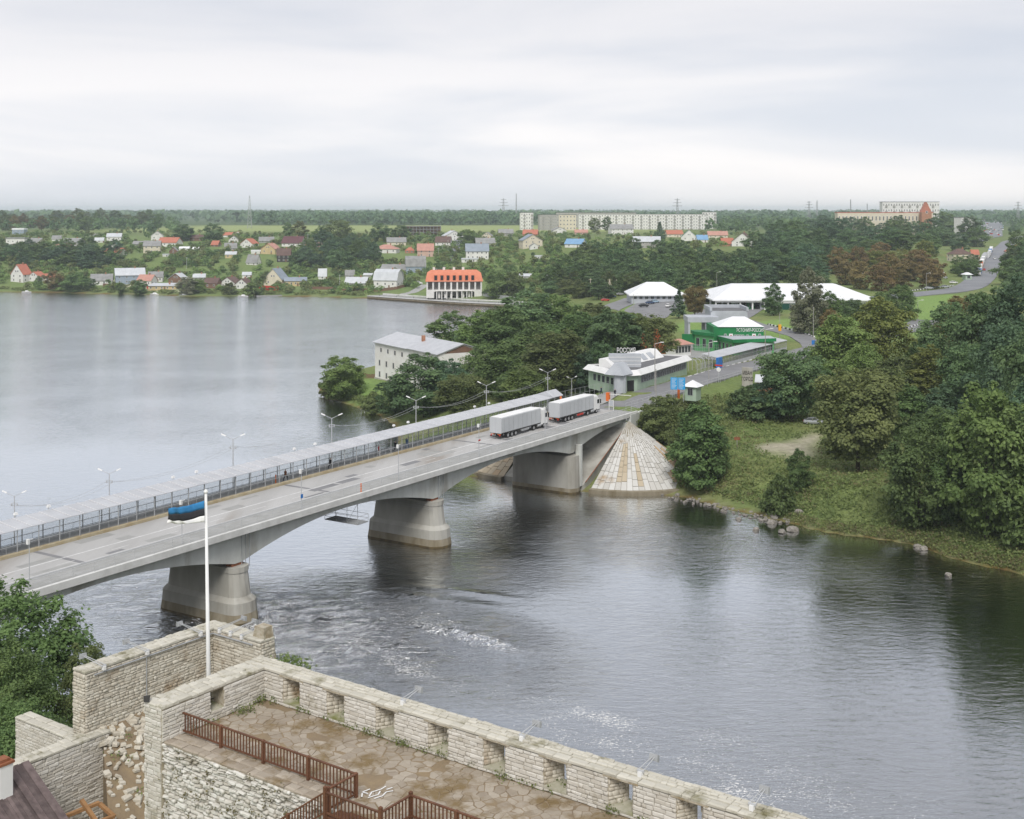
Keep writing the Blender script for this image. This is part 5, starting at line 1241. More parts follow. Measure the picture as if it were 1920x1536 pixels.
# u, v base, width, wall, roof, style, yaw, wall, roof, label, windows, rows
HOUSES = [
 (36,530,30,15,18,'front',-22,'white','red','tall white house with steep red roof, leftmost on the far shore',2,2),
 (66,529,26,10,8,'front',-20,'white','red','low white annex with red roof beside the tall white shore house',2,1),
 (92,528,18,8,6,'gable',10,'cream','red','small cream house with red roof mostly hidden by the reddish tree',2,1),
 (187,535,38,9,11,'gable',14,'white','grey','long low white cottage with weathered grey roof near the shore',4,1),
 (238,533,52,17,12,'gable',20,'blue','lightgrey','large boarded house with wide pale metal roof on the shore',4,2),
 (273,537,30,11,10,'gable',-16,'white','pink','white house with faded red roof next to the pale metal roof',3,1),
 (290,529,26,10,9,'gable',8,'white','grey','grey roofed white house standing behind the faded red roof',3,1),
 (304,544,52,7,3,'shed',0,'yellow','lightgrey','long low yellow shed with flat pale roof right at the water',5,1),
 (332,535,30,12,10,'front',-14,'brown','lightgrey','brown boarded gable house with light metal roof near the willow',2,1),
 (372,526,22,6,6,'gable',10,'grey','lightgrey','small house with light roof behind the grey willow',2,1),
 (397,541,26,10,9,'gable',-12,'brown','brown','low dark brown cottage left of the double gabled house',2,1),
 (430,540,34,9,11,'front',-18,'white','brown','white gabled house with brown roof near the shore, left one of two joined',2,1),
 (456,542,28,8,11,'front',-18,'white','brown','white gabled house with brown roof near the shore, right one of two joined',2,1),
 (462,522,16,6,5,'gable',5,'white','lightgrey','tiny white hut above the double gabled house',1,1),
 (34,443,22,12,3,'flat',0,'blue','white','blue grey box of a house with white top at the far left hill',3,2),
 (28,459,34,11,2,'flat',4,'white','grey','flat roofed white house below the blue grey one at far left',4,1),
 (20,482,27,10,11,'front',16,'cream','grey','cream gable house with grey roof at the left border',2,1),
 (66,461,25,6,8,'gable',-20,'cream','grey','cream house under grey roof right of the left border houses',2,1),
 (117,470,27,5,7,'gable',14,'white','pink','white house with reddish trim above the dark tree belt',3,1),
 (135,459,34,5,7,'gable',0,'grey','grey','long grey roofed house high in the left village',3,1),
 (153,470,33,5,5,'gable',-8,'white','grey','grey roofed white house right above the belt of dark trees',3,1),
 (212,452,26,8,6,'gable',10,'white','lightgrey','white house with pale roof half hidden under the tall row of trees',3,1),
 (214,470,28,5,9,'front',10,'white','green','house with green gable in the middle of the left village',2,1),
 (213,481,34,6,9,'gable',-14,'white','red','low house with broad red roof below the green gable',3,1),
 (293,451,22,9,8,'front',12,'white','grey','white gable house between the poplars and the round dark tree',2,1),
 (316,463,37,8,9,'gable',-12,'white','red','white house with bright red roof below the white gable',4,1),
 (283,475,30,14,9,'gable',8,'cream','grey','two storey cream house under grey roof left of the bright red roof',3,2),
 (325,476,15,5,7,'front',0,'brown','grey','small dark gabled hut below the bright red roof',1,1),
 (368,452,24,5,6,'gable',6,'brown','brown','brown house between the two round dark trees',2,1),
 (352,452,10,4,3,'gable',0,'white','lightgrey','little white garage beside the brown house',1,1),
 (425,445,22,4,5,'gable',-10,'white','red','house with red roof right of the round dark tree, left one',2,1),
 (446,443,12,4,5,'front',0,'white','orange','small house with orange red gable roof right of the round dark tree',1,1),
 (437,455,18,5,7,'front',8,'white','grey','white gabled house below the orange red gable',2,1),
 (466,465,27,8,9,'front',-24,'white','red','white gabled house with red edged roof facing left',2,1),
 (431,469,22,4,9,'gable',12,'grey','grey','house with steep dark grey roof below the white gable',2,1),
 (404,463,15,4,7,'gable',-20,'brown','red','small house with red roof among the garden trees',1,1),
 (432,485,20,7,5,'gable',5,'yellow','lightgrey','small yellow summer house with pale roof in the gardens',2,1),
 (474,498,22,5,14,'gable',-20,'white','grey','grey roofed house left of the steep chalet',2,1),
 (506,477,30,10,10,'front',-20,'yellow','cream' if False else 'pink','yellow house with shallow gable behind the burnt house',2,1),
 (531,492,25,13,12,'gable',6,'black','brown','burnt out black two storey house with collapsed dark roof',3,2),
 (549,463,38,7,12,'gable',-10,'white','maroon','white house with wide maroon roof below the pale field',4,1),
 (572,478,21,6,10,'front',18,'grey','grey','grey gabled house right of the maroon roof',2,1),
 (498,456,27,4,7,'gable',10,'grey','grey','grey roofed house at the edge of the pale field',2,1),
 (516,536,38,12,20,'front',-18,'cream','bluegrey','chalet with very steep blue grey roof near the shore',2,1),
 (552,537,40,10,6,'gable',10,'yellow','bluegrey','low yellow and white building with blue grey roof on the shore',5,1),
 (604,525,15,7,13,'gable',4,'white','lightgrey','tall narrow pale roofed house above the shore weeds',1,1),
 (655,521,17,5,9,'gable',12,'grey','grey','small grey barn behind the hedge above the shore',1,1),
 (668,535,40,4,10,'gable',-6,'grey','lightgrey','long barn with pale roof on the shore',2,1),
 (727,541,46,15,20,'mansard',-16,'white','lightgrey','large white house with pale mansard roof left of the street end',3,1),
 (723,475,44,8,8,'hip',-6,'white','pink','white house with faded red hipped roof above the street',4,1),
 (742,461,35,7,8,'gable',8,'cream','grey','cream house with grey roof below the concrete frame',3,1),
 (797,482,30,12,12,'gable',4,'pink','pink','house with two tone reddish and grey roof left of the street',2,2),
 (768,475,17,5,6,'hip',0,'brick','red','small brick house with red hipped roof left of the street',2,1),
 (740,515,48,9,9,'gable',-8,'white','grey','long white house with dark grey roof above the mansard house',4,1),
 (778,512,36,12,19,'mansard',8,'blue','grey','grey gambrel roofed house at the corner of the street',3,1),
 (894,487,42,16,13,'gable',4,'white','bluegrey','two storey white house with blue grey roof right of the street',5,2),
 (831,461,28,7,10,'gable',-6,'white','brown','house with dark brown roof at the top of the street',3,1),
 (848,451,34,9,9,'front',20,'white','lightgrey','white and pale blue house with gable at the top of the street',3,2),
 (909,463,35,7,9,'gable',8,'white','grey','grey roofed white house right of the light green tree',3,1),
 (914,447,18,5,6,'front',-12,'cream','grey','small cream gable house on the plateau right of the street',1,1),
 (948,443,27,6,7,'gable',6,'grey','grey','grey house on the plateau before the tower block',3,1),
 (598,467,23,6,9,'front',10,'pink','grey','pinkish gabled house right of the grey gable',2,1),
 (604,456,27,4,5,'gable',-4,'grey','bluegrey','blue grey roofed house at the upper edge of the village gardens',3,1),
 (995,465,38,14,11,'front',16,'cream','bluegrey','large cream gabled house below the tower block',3,2),
 (1001,468,16,6,5,'front',10,'white','grey','small white porch house in front of the large cream gable',1,1),
 (995,443,27,4,8,'gable',-8,'brick','red','house with red brown roofs behind the large cream gable',2,1),
 (1048,438,25,6,6,'front',10,'white','grey','white house with gable in front of the grey apartment block',2,1),
 (1090,441,24,5,5,'gable',0,'pink','pink','pink roofed house in front of the apartment block',3,1),
 (1080,465,34,7,9,'gable',-24,'white','blue','white house with bright blue roof at the edge of the dark wood',2,1),
 (1165,440,42,11,8,'gable',8,'white','grey','white houses row with grey roof before the apartment balconies',5,2),
 (1214,465,50,12,9,'gable',-6,'grey','lightgrey','wide grey villa with pale roof above the dark wood',4,2),
 (1265,445,30,6,7,'gable',4,'cream','red','house with red roof left of the teal trimmed gable',3,1),
 (1293,452,29,8,13,'front',-6,'white','green','white house with dark gable and teal roof edge',2,1),
 (1317,455,20,6,8,'gable',4,'white','blue','pale house with light blue roof right of the teal gable',2,1),
 (1397,462,40,9,16,'front',-20,'white','brown','white house with twin steep brown gables above the dark wood',2,2),
 (1364,462,23,5,10,'gable',10,'brick','red','low house with red roof left of the twin brown gables',2,1),
 (1347,447,36,6,7,'gable',-4,'cream','pink','cream house with faded pink roof behind the twin gables',4,1),
 (1803,491,36,14,10,'hip',10,'cream','brown','cream house with brown hipped roof left of the highway',3,2),
 (1829,487,14,10,8,'gable',0,'cream','red','small cream house with red roof right beside the brown hipped one',1,1),
 (1910,480,36,8,12,'hip',-8,'cream','red','house with red hipped roof on the right side of the highway',3,1),
 (185,455,16,4,5,'gable',8,'white','lightgrey','small pale house under the poplars of the left village',1,1),(258,462,18,4,5,'gable',-6,'grey','grey','grey shed left of the two storey cream house',1,1),
 (345,470,18,4,3,'gable',0,'white','white','long white greenhouse below the bright red roof',0,1),(372,470,22,3,3,'gable',3,'white','white','pale greenhouse right of the long white one',0,1),(313,482,16,3,2,'flat',0,'white','lightgrey','flat white shed in the gardens above the brown gable',1,1),
 (480,476,18,4,3,'flat',0,'white','white','flat white shed left of the yellow house',1,1),(622,498,14,3,3,'gable',6,'grey','grey','small garden shed in the village centre',0,1),(690,520,16,4,3,'gable',-6,'grey','lightgrey','little pale shed by the long barn',0,1),
 (880,492,30,5,2,'flat',3,'white','lightgrey','low flat roofed annex below the two storey white house',2,1),(1025,525,20,5,6,'gable',10,'grey','lightgrey','grey shed on the slope right of the orange roof',1,1),(985,522,22,4,4,'gable',-6,'grey','lightgrey','pale roofed shed in the bushes right of the orange roof',1,1),(1010,486,14,4,3,'flat',0,'white','lightgrey','small white hut in the gardens below the cream gable',1,1),
 (105,452,16,4,6,'gable',6,'white','grey','grey gabled house peeping out above the reddish trim house',1,1),(176,447,14,4,4,'gable',0,'cream','grey','tiny house at the foot of the tall tree row',1,1),
]
for h in HOUSES: house(h[0],h[1],h[2],h[3],h[4],h[5],h[6],h[7],h[8],h[9],h[10],h[11],chim=h[10] > 1 and h[5] != 'flat')

# orange roofed building on the quay, still without windows
def orange_building():
    p = at(850,556,3.5); k = p.y / F; w,d,hw,rh = 104 * k,15.0,29 * k,20 * k
    r = empty('unfinished_building',(p.x,p.y + d / 2,p.z),R(4),'large white unfinished building with bright orange mansard roof on the quay','building')
    mb = MB()
    mb.box((-w / 2,-d / 2,-1),(-w / 2 + .4,d / 2,hw)); mb.box((w / 2 - .4,-d / 2,-1),(w / 2,d / 2,hw)); mb.box((-w / 2 + .4,d / 2 - .4,-1),(w / 2 - .4,d / 2,hw))
    n = 9; pw = w / n; levels = [(0,hw * .36,0),(hw * .36,hw,1)]
    for i in range(n):
        x0 = -w / 2 + .4 + (w - .8) * i / n; x1 = -w / 2 + .4 + (w - .8) * (i + 1) / n; c = (x0 + x1) / 2
        for z0,z1,lv in levels:
            ow = (x1 - x0) * (.36 if lv else .34) ; zt = z1 - .55; zb = z0 + (.7 if lv else 0)
            if not 1 <= i <= 7 and lv == 0: mb.box((x0,-d / 2,z0 - 1),(x1,-d / 2 + .4,z1)); continue
            mb.box((x0,-d / 2,z0 - (1 if lv == 0 else 0)),(c - ow,-d / 2 + .4,z1)); mb.box((c + ow,-d / 2,z0 - (1 if lv == 0 else 0)),(x1,-d / 2 + .4,z1)); mb.box((c - ow,-d / 2,zt),(c + ow,-d / 2 + .4,z1))
            if lv: mb.box((c - ow,-d / 2,z0),(c + ow,-d / 2 + .4,zb))
    mb.build('wall',HM['white'],r)
    mb = MB(); mb.box((-w / 2 + .45,-d / 2 + .5,hw * .36 - .3),(w / 2 - .45,d / 2 - .5,hw * .36)); mb.build('floor_slab',HM['raw'],r)
    mb = MB(); mb.box((-w / 2 + .5,-d / 2 + 4.0,0),(w / 2 - .5,-d / 2 + 4.2,hw)); mb.build('inner_wall',HM['raw'],r)
    mb = MB(); W_,D_ = w / 2 + .6,d / 2 + .6; y1 = D_ * .62; z1 = rh * .72; x1 = W_ * .94; x2 = W_ * .80
    a = [(-W_,-D_,-.3),(W_,-D_,-.3),(W_,D_,-.3),(-W_,D_,-.3)]; b_ = [(-x1,-y1,z1),(x1,-y1,z1),(x1,y1,z1),(-x1,y1,z1)]; c = [(-x2,-.3,rh),(x2,-.3,rh),(x2,.3,rh),(-x2,.3,rh)]
    mb.loft([a,b_,c]); ro = mb.build('roof',RM['orange'],r,loc=(0,0,hw))
    for i in range(7):
        x = -w / 2 + w * (i + 1.5) / 9
        mb = MB(); mb.box((x - 1.0,-D_ + .3,.3),(x + 1.0,-D_ + 3.2,z1 * .8)); dm = mb.build('dormer',RM['orange'],ro)
        mb = MB(); mb.box((x - .8,-D_ + .22,.5),(x + .8,-D_ + .295,z1 * .72)); mb.build('dormer_shade_panel',M['dark'],ro)  # solid near-black panel: shade inside the open dormer put into its colour
    for x in (-.52,-.26,.0,.24): mb = MB(); mb.box((x * w * .7 - .7,-.6,rh - .4),(x * w * .7 + .7,.6,rh + 1.5)); mb.build('chimney',HM['white'],ro)
    for i in range(8): mb = MB(); mb.box((-w / 2 + 6 + i * (w - 12) / 7 - .25,-d / 2 - 1.8,-1.5),(-w / 2 + 6 + i * (w - 12) / 7 + .25,-d / 2 - 1.3,hw * .36)); mb.build('column',HM['white'],r)
    mb = MB(); mb.box((-w / 2 + 5,-d / 2 - 2.0,hw * .36),(w / 2 - 5,-d / 2 - .01,hw * .36 + .3)); mb.build('balcony_slab',HM['white'],r)
orange_building()
# unfinished concrete frame on the plateau
def concrete_frame():
    p = hit(791,441); k = p.y / F; w,h,d = 72 * k,17 * k,14
    r = empty('concrete_skeleton',(p.x,p.y,p.z),R(2),'abandoned concrete skeleton of a building at the edge of the pale field','building')
    for j in range(3): mb = MB(); mb.box((-w / 2,-d / 2,h * (j + 1) / 3 - .4),(w / 2,d / 2,h * (j + 1) / 3)); mb.build('floor_slab',HM['raw'],r)
    mb = MB(); mb.box((-.3,-.3,-1),(.3,.3,h - .42)); me = mb.mesh('column',HM['raw'])
    for i in range(12):
        for y in (-d / 2 + .4,d / 2 - .4): inst('column',me,r,loc=(-w / 2 + .4 + (w - .8) * i / 11,y,0))
    mb = MB(); mb.box((-w / 2 + .5,d / 2 - 1.2,0),(w / 2 - .5,d / 2 - 1.0,h - .42)); mb.build('back_wall',HM['brick'],r)
concrete_frame()
# apartment blocks on the plateau
ME_BALC = None
def block(u,vb,wpx,hpx,yaw,wallm,label,n,rows,d=12,balc=True,Y=None,z=28,roof='bitumen'):
    Y = Y or 1780; p = Vector((xat(u,Y),Y,z)); k = Y / F; w,h = wpx * k,hpx * k
    r = empty('apartment_block',(p.x,p.y,ground(p.x,p.y)),R(yaw),label,'apartment block','apartment blocks on the plateau'); h = h + (vb and zat(vb,Y) - ground(p.x,p.y))
    mb = MB(); mb.box((-w / 2,0,-2),(w / 2,d,h)); mb.build('wall',HM[wallm],r)
    mb = MB(); mb.box((-w / 2 - .3,-.3,h),(w / 2 + .3,d + .3,h + .6)); mb.build('roof',M[roof],r)
    bm_ = MB(); bm_.box((-.5,-1.0,-.5),(.5,-.02,.45)); me = bm_.mesh('balcony',HM['grey'])
    for j in range(rows):
        z_ = h * (j + .52) / rows
        for i in range(n):
            x = -w / 2 + w * (i + .5) / n
            inst('window',ME_WIN,r,loc=(x,-.03,z_),scale=(w / n * .36,1.5,h / rows * .42))
            if balc and i % 3 == 1: inst('balcony',me,r,loc=(x,0,z_ - h / rows * .26),scale=(w / n * .8,1.1,h / rows * .42))
    return r
block(988,424,24,25,6,'white','single pale tower block left of the long apartment row',5,5,Y=1700)
block(1028,430,33,27,10,'grey','grey end block of the long apartment row',7,5,Y=1680)
block(1064,428,32,25,-4,'cream','blank beige walled block between the grey one and the balconies',5,4,Y=1690,balc=False)
block(1205,427,240,25,1,'white','very long five storey white apartment block with balconies',46,5,Y=1760)
block(1118,416,150,17,0,'grey','second apartment block rising behind the long white one',26,3,Y=1960)
block(1330,420,26,22,-8,'white','right end block of the apartment row among the trees',5,5,Y=1840)
block(1708,400,108,21,2,'white','tall slab block on the horizon above the hillside wood',22,5,Y=1750)
block(1660,412,180,13,1,'cream','long red roofed school building in front of the slab block',26,2,Y=1500,balc=False,roof='red')
block(1815,420,30,12,20,'white','white house at the top left of the highway',5,2,Y=1350,balc=False)
def spire():
    Y = 1490; x = xat(1736,Y); zb = ground(x,Y); r = empty('red_tower',(x,Y,zb),0,'pointed red brick gable tower of the red roofed school','tower')
    h1 = zat(398,Y) - zb; h2 = zat(379,Y) - zb; w = 6
    mb = MB(); mb.box((-w,-w / 2,-1),(w,w,h1)); mb.build('wall',HM['brick'],r)
    mb = MB(); mb.poly([(-w,-w / 2,h1),(w,-w / 2,h1),(0,-w / 2,h2)]); mb.poly([(-w,w,h1),(w,w,h1),(0,w,h2)]); mb.poly([(-w,-w / 2,h1),(-w,w,h1),(0,w,h2),(0,-w / 2,h2)]); mb.poly([(w,-w / 2,h1),(w,w,h1),(0,w,h2),(0,-w / 2,h2)]); mb.build('roof',RM['red'],r)
    inst('window',ME_WIN,r,loc=(0,-w / 2 - .05,h1),scale=(2.5,1.5,3))
spire()
# lattice pylons and masts on the skyline
def pylon(u,vt,Y,kind,label):
    x = xat(u,Y); zb = ground(x,Y); h = zat(vt,Y) - zb; r = empty('lattice_mast',(x,Y,zb),R(15),label,'mast')
    mb = MB(); b = h * (.07 if kind != 'mast' else .02); t = max(b * .12,.4); n = 9; th = .22 if Y < 2600 else .35
    for sx in (-1,1):
        for sy in (-1,1): mb.bar((sx * b,sy * b,-1),(sx * t,sy * t,h),th,4)
    for i in range(n):
        f0,f1 = i / n,(i + 1) / n; r0,r1 = b + (t - b) * f0,b + (t - b) * f1
        for (ax,ay),(bx,by) in (((-1,-1),(1,-1)),((1,-1),(1,1)),((1,1),(-1,1)),((-1,1),(-1,-1))):
            mb.bar((ax * r0,ay * r0,h * f0),(bx * r1,by * r1,h * f1),th * .6,3); mb.bar((bx * r0,by * r0,h * f0),(ax * r1,ay * r1,h * f1),th * .6,3)
    mb.build('lattice',M['steel'],r)
    if kind == 'pylon':
        mb = MB()
        for f,l in ((.72,.20),(.84,.16),(.95,.11)): mb.beam((-h * l,0,h * f),(h * l,0,h * f),.5,.9)
        mb.build('cross_arm',M['steel'],r)
for a in [(468,367,1900,'tower','dark lattice tower on the skyline at the left'),(944,372,2500,'pylon','thin lattice mast on the skyline left of the tower block, lower of two'),(968,363,2400,'mast','thin tall mast on the skyline left of the tower block, taller of two'),(1270,372,2300,'pylon','pylon with cross arms above the long apartment block'),(1517,377,2500,'pylon','pylon with cross arms on the skyline left of the slab block'),(1532,376,2700,'mast','thin mast right next to the pylon left of the slab block'),(1595,374,2600,'mast','thin mast just left of the slab block'),(1626,382,2700,'mast','short thin mast nearest to the slab block'),(1909,378,2300,'pylon','pylon at the right end of the skyline')]: pylon(*a)
# quay wall with walkway along the bay
def quay():
    pts = [at(690,560),at(775,566),at(862,572),at(965,577),at(1000,581)]
    r = empty('quay',(pts[0].x,pts[0].y,0),0,'pale concrete quay promenade with dark fender strip below the orange roof','quay'); o = pts[0].copy()
    def strip(name,mt,off0,off1,z0,z1):
        mb = MB(); rings = []
        P = smooth_path([(p.x,p.y) for p in pts],8)
        for i,p in enumerate(P):
            d = (P[min(i + 1,len(P) - 1)] - P[max(i - 1,0)]).normalized(); nn = Vector((-d.y,d.x,0)); nn = nn if nn.y > 0 else -nn
            a_,b_ = p + nn * off0 - o,p + nn * off1 - o
            rings.append([(a_.x,a_.y,z0),(b_.x,b_.y,z0),(b_.x,b_.y,z1),(a_.x,a_.y,z1)])
        mb.loft(rings); mb.build(name,mt,r)
    strip('quay_wall',M['pierbase'],-.6,.6,-2,1.5); strip('fender',M['tidemark'],-.8,-.61,.1,.6); strip('coping',M['edge'],-.9,1.0,1.5,1.85); strip('promenade',M['walk'],1.0,12,.5,1.75); strip('upper_kerb',M['edge'],12,13,.5,2.6)
    P = smooth_path([(p.x,p.y) for p in pts],12); mb = MB()
    for p in P: mb.bar((p.x - o.x,p.y - o.y + 1.6,1.7),(p.x - o.x,p.y - o.y + 1.6,2.8),.1,4)
    for z in (2.2,2.8):
        for i in range(len(P) - 1): mb.bar((P[i].x - o.x,P[i].y - o.y + 1.6,z),(P[i + 1].x - o.x,P[i + 1].y - o.y + 1.6,z),.05,3)
    tag(mb.build('railing',M['black'],r),kind='stuff')
quay()
# fences along the far gardens
def fence(us,vs,h,mt,label,board=2.2):
    r = None; P = [hit(u,v) for u,v in zip(us,vs)]
    r = empty('board_fence',tuple(P[0]),0,label,'fence'); o = P[0]
    mb = MB(); mb.box((-.48,-.06,-.3),(.48,.06,1)); me = mb.mesh('fence_panel',mt)
    for i in range(len(P) - 1):
        d = P[i + 1] - P[i]; n = max(1,int(d.length / board)); a = math.atan2(d.y,d.x)
        for j in range(n):
            q = P[i] + d * ((j + .5) / n); z = ground(q.x,q.y)
            inst('fence_panel',me,r,loc=(q.x - o.x,q.y - o.y,z - o.z),rot=(0,0,a),scale=(d.length / n,1,h))
fence([484,506,526],[544,545,545],3.0,HM['brick'] if False else M['red'],'bright red board fence on the far shore below the chalet')
fence([580,640,700,745,765],[543,545,547,543,537],1.9,HM['brown'],'long dark brown fence running from the shore up to the lane')
fence([193,214],[538,539],2.2,HM['brown'],'brown fence right of the grey roofed cottage',2.0)
fence([590,628],[478,476],2.6,M['green_dark'],'dark teal fence in the upper village gardens')
fence([905,935,965],[556,561,565],2.2,M['steel'],'grey mesh fence right of the orange roofed building')
fence([275,283],[543,543],2.2,M['red'],'red garage gate left on the far shore',3.0)
# boats at the far shore
def boat(u,v,L_,col,label):
    p = at(u,v); r = empty('boat',(p.x,p.y,0),R(random.uniform(-30,30)),label,'boat','boats at the far shore'); mb = MB(); rings = []
    for x,w,z0 in ((-.5,.16,-.1),(-.3,.2,-.15),(.1,.2,-.15),(.35,.13,-.1),(.5,.02,.1)):
        rings.append([(x * L_,-w * L_,.75),(x * L_,-w * L_ * .7,z0),(x * L_,w * L_ * .7,z0),(x * L_,w * L_,.75)])
    mb.loft(rings); mb.build('hull',col,r)
    mb = MB(); mb.hexa([(-.15 * L_,-.13 * L_,.75),(.2 * L_,-.12 * L_,.75),(.2 * L_,.12 * L_,.75),(-.15 * L_,.13 * L_,.75),(-.12 * L_,-.11 * L_,1.5),(.1 * L_,-.1 * L_,1.5),(.1 * L_,.1 * L_,1.5),(-.12 * L_,.11 * L_,1.5)]); mb.build('cabin',col,r)
boat(290,553.2,6.5,M['white'],'white motor boat moored below the yellow shed'); boat(345,555,6.0,M['steel_pale'],'grey boat in front of the grey willow'); boat(456,557,6.5,M['white'],'light boat at the bright shore bush'); boat(50,549,6,M['white'],'pale boat at the shore of the big white house')
boat(607,553.5,7.5,M['green_dark'],'teal covered boat on the shore by the yellow flowers')
mb = MB(); mb.box((-8,-1.2,-1),(8,1.2,.7)); o = mb.build('jetty',M['walk']); p = at(505,556); o.location = p; o.rotation_euler = (0,0,R(25)); tag(o,'short concrete jetty with boats below the red fence','jetty')
# street poles in the village
mb = MB(); mb.bar((0,0,-1),(0,0,9),.13,5); mb.beam((-.9,0,8.5),(.9,0,8.5),.12,.12); ME_POLE = mb.mesh('pole',M['steel_pale'])
for i,(u,v) in enumerate([(798,513),(822,487),(830,478),(840,470),(637,541),(955,540),(350,505),(240,425),(866,452),(577,457)]):
    p = hit(u,v); o = inst('utility_pole',ME_POLE,loc=tuple(p)); tag(o,'thin pale utility pole among the village houses','pole','utility poles in the village')

def clear_of_houses(P): return [q for q in P if not any(abs(q[0] - x) < w_ * .62 + 1.5 and -(20 if y < 950 else 62) < q[1] - y < w_ for x,y,w_ in FOOT)]
mass('garden_shrubbery',clear_of_houses(scatter_px(900,town_poly,51)),120,1.2,'mid',52,(2.5,6),(4,8),'green garden trees and hedges between the far village houses')
mass('garden_shrubbery',clear_of_houses(scatter_px(900,town_poly,53)),120,1.2,'light',54,(2.2,5.5),(4,8),'light green garden bushes between the far village houses')
mass('garden_shrubbery',clear_of_houses(scatter_px(520,town_poly,55)),130,1.3,'olive',56,(3,8),(4,8),'olive garden trees between the far village houses')
up_poly = [(-60,490),(250,500),(480,500),(560,515),(700,505),(790,500),(870,480),(960,490),(1060,470),(1060,440),(880,440),(480,440),(300,437),(-60,437)]
mass('garden_shrubbery',clear_of_houses(scatter_px(620,up_poly,58)),110,1.4,'olive',59,(3,6),(4,9),'olive fruit trees on the upper village slope')
mass('garden_shrubbery',clear_of_houses(scatter_px(420,up_poly,60)),110,1.4,'mid',61,(3,6),(4,9),'green fruit trees on the upper village slope')
# ------------------------------------------------------------------ white warehouse on the spit
def warehouse():
    a = Vector((-40.6,371.6,0)); b = Vector((-19.8,337.6,0)); ax = (b - a).normalized(); w = (b - a).length; ay = Vector((-ax.y,ax.x,0)); d = 15.2
    yaw = math.atan2(ax.y,ax.x); zb = 3.2; h = 14.5 - zb; rh = 2.3
    r = empty('warehouse',(a.x,a.y,zb),yaw,'old white three storey warehouse with peeling plaster and shallow grey roof on the spit','warehouse')
    mb = MB(); mb.box((0,0,-2),(w,d,h)); mb.poly([(w,0,h),(w,d,h),(w,d / 2,h + rh)]); mb.poly([(0,0,h),(0,d,h),(0,d / 2,h + rh)]); mb.build('wall',M['plaster'],r)
    mb = MB(); mb.box((-.15,-.15,-2),(w + .15,-.002,.8)); mb.build('plinth',M['pier'],r)
    for x0,x1,lift in ((-.6,22,0),(22.05,w + .5,.12)):
        mb = MB()
        for y0,y1 in ((-.7,d / 2),(d + .7,d / 2)):
            z0 = h - .7 * rh / (d / 2)
            mb.hexa([(x0,y0,z0 + lift),(x1,y0,z0 + lift),(x1,y1,h + rh + lift),(x0,y1,h + rh + lift),(x0,y0,z0 + .16 + lift),(x1,y0,z0 + .16 + lift),(x1,y1,h + rh + .16 + lift),(x0,y1,h + rh + .16 + lift)])
        mb.build('roof',M['roofmetal'],r)
    mb = MB(); mb.box((20.6,d / 2 - 2.8,h + .8),(21.5,d / 2 - 2.0,h + rh + 1.0)); mb.build('chimney',HM['brick'],r)
    mb = MB(); mb.poly([(w + .03,1.6,h + .1),(w + .03,d - 1.6,h + .1),(w + .03,d / 2,h + rh - .25)]); mb.build('gable_boards',HM['brown'],r)
    mbw = MB(); mbw.box((-.5,-.05,-.5),(.5,.02,.5),0); mbw.box((-.4,-.06,-.42),(.4,-.03,.42),1); me = mbw.mesh('window',[HM['grey'],M['glass']])
    for j,z in enumerate((2.0,5.4,9.2)):
        for i,x in enumerate(np.arange(3.2,w - 2,4.6)):
            inst('window',me,r,loc=(x + (1.0 if j == 2 else 0),-.02,z),scale=(1.0,1,1.7 if j < 2 else 1.3))
    for y,z in ((d * .72,8.0),(d * .72,3.4),(d * .3,3.4),(d * .3,8.0)): inst('window',me,r,loc=(w + .02,y,z),rot=(0,0,math.pi / 2),scale=(1.3,1,1.7))
    mb = MB(); mb.box((w,d - 1,-1),(w + 16,d + 7,5)); sh = empty('shed',(0,0,0))
    sh.location = a + ax * w + ay * (d * .55) + Vector((0,0,zb)); sh.rotation_euler = (0,0,yaw); tag(sh,'low white annex with rusty door and mossy roof at the gable of the warehouse','shed')
    mb = MB(); mb.box((.3,2.5,-1),(13,9.5,5.6)); mb.build('wall',M['plaster'],sh); mb = MB(); mb.hexa([(0,2.1,5.6),(13.4,2.1,5.6),(13.4,10,6.4),(0,10,6.4),(0,2.1,5.8),(13.4,2.1,5.8),(13.4,10,6.6),(0,10,6.6)]); mb.build('roof',mat('mossy roof',(.30,.27,.17),(.22,.21,.12),scale=.5),sh)
    mb = MB(); mb.box((1.6,2.42,-.2),(5.0,2.49,4.3)); mb.build('door',M['rust'],sh)
warehouse()
mb = MB(); mb.box((-.09,-.03,0),(.09,.03,1.7)); me_b = mb.mesh('fence_board',HM['brown'])
fr_ = empty('board_fence',tuple(at(681,711,3.0)),R(-12),'short brown wooden fence between the warehouse corner and the water','fence')
for i in range(24): inst('fence_board',me_b,fr_,loc=(i * .24,0,random.uniform(-.1,.02)),scale=(1,1,random.uniform(.9,1.1)))

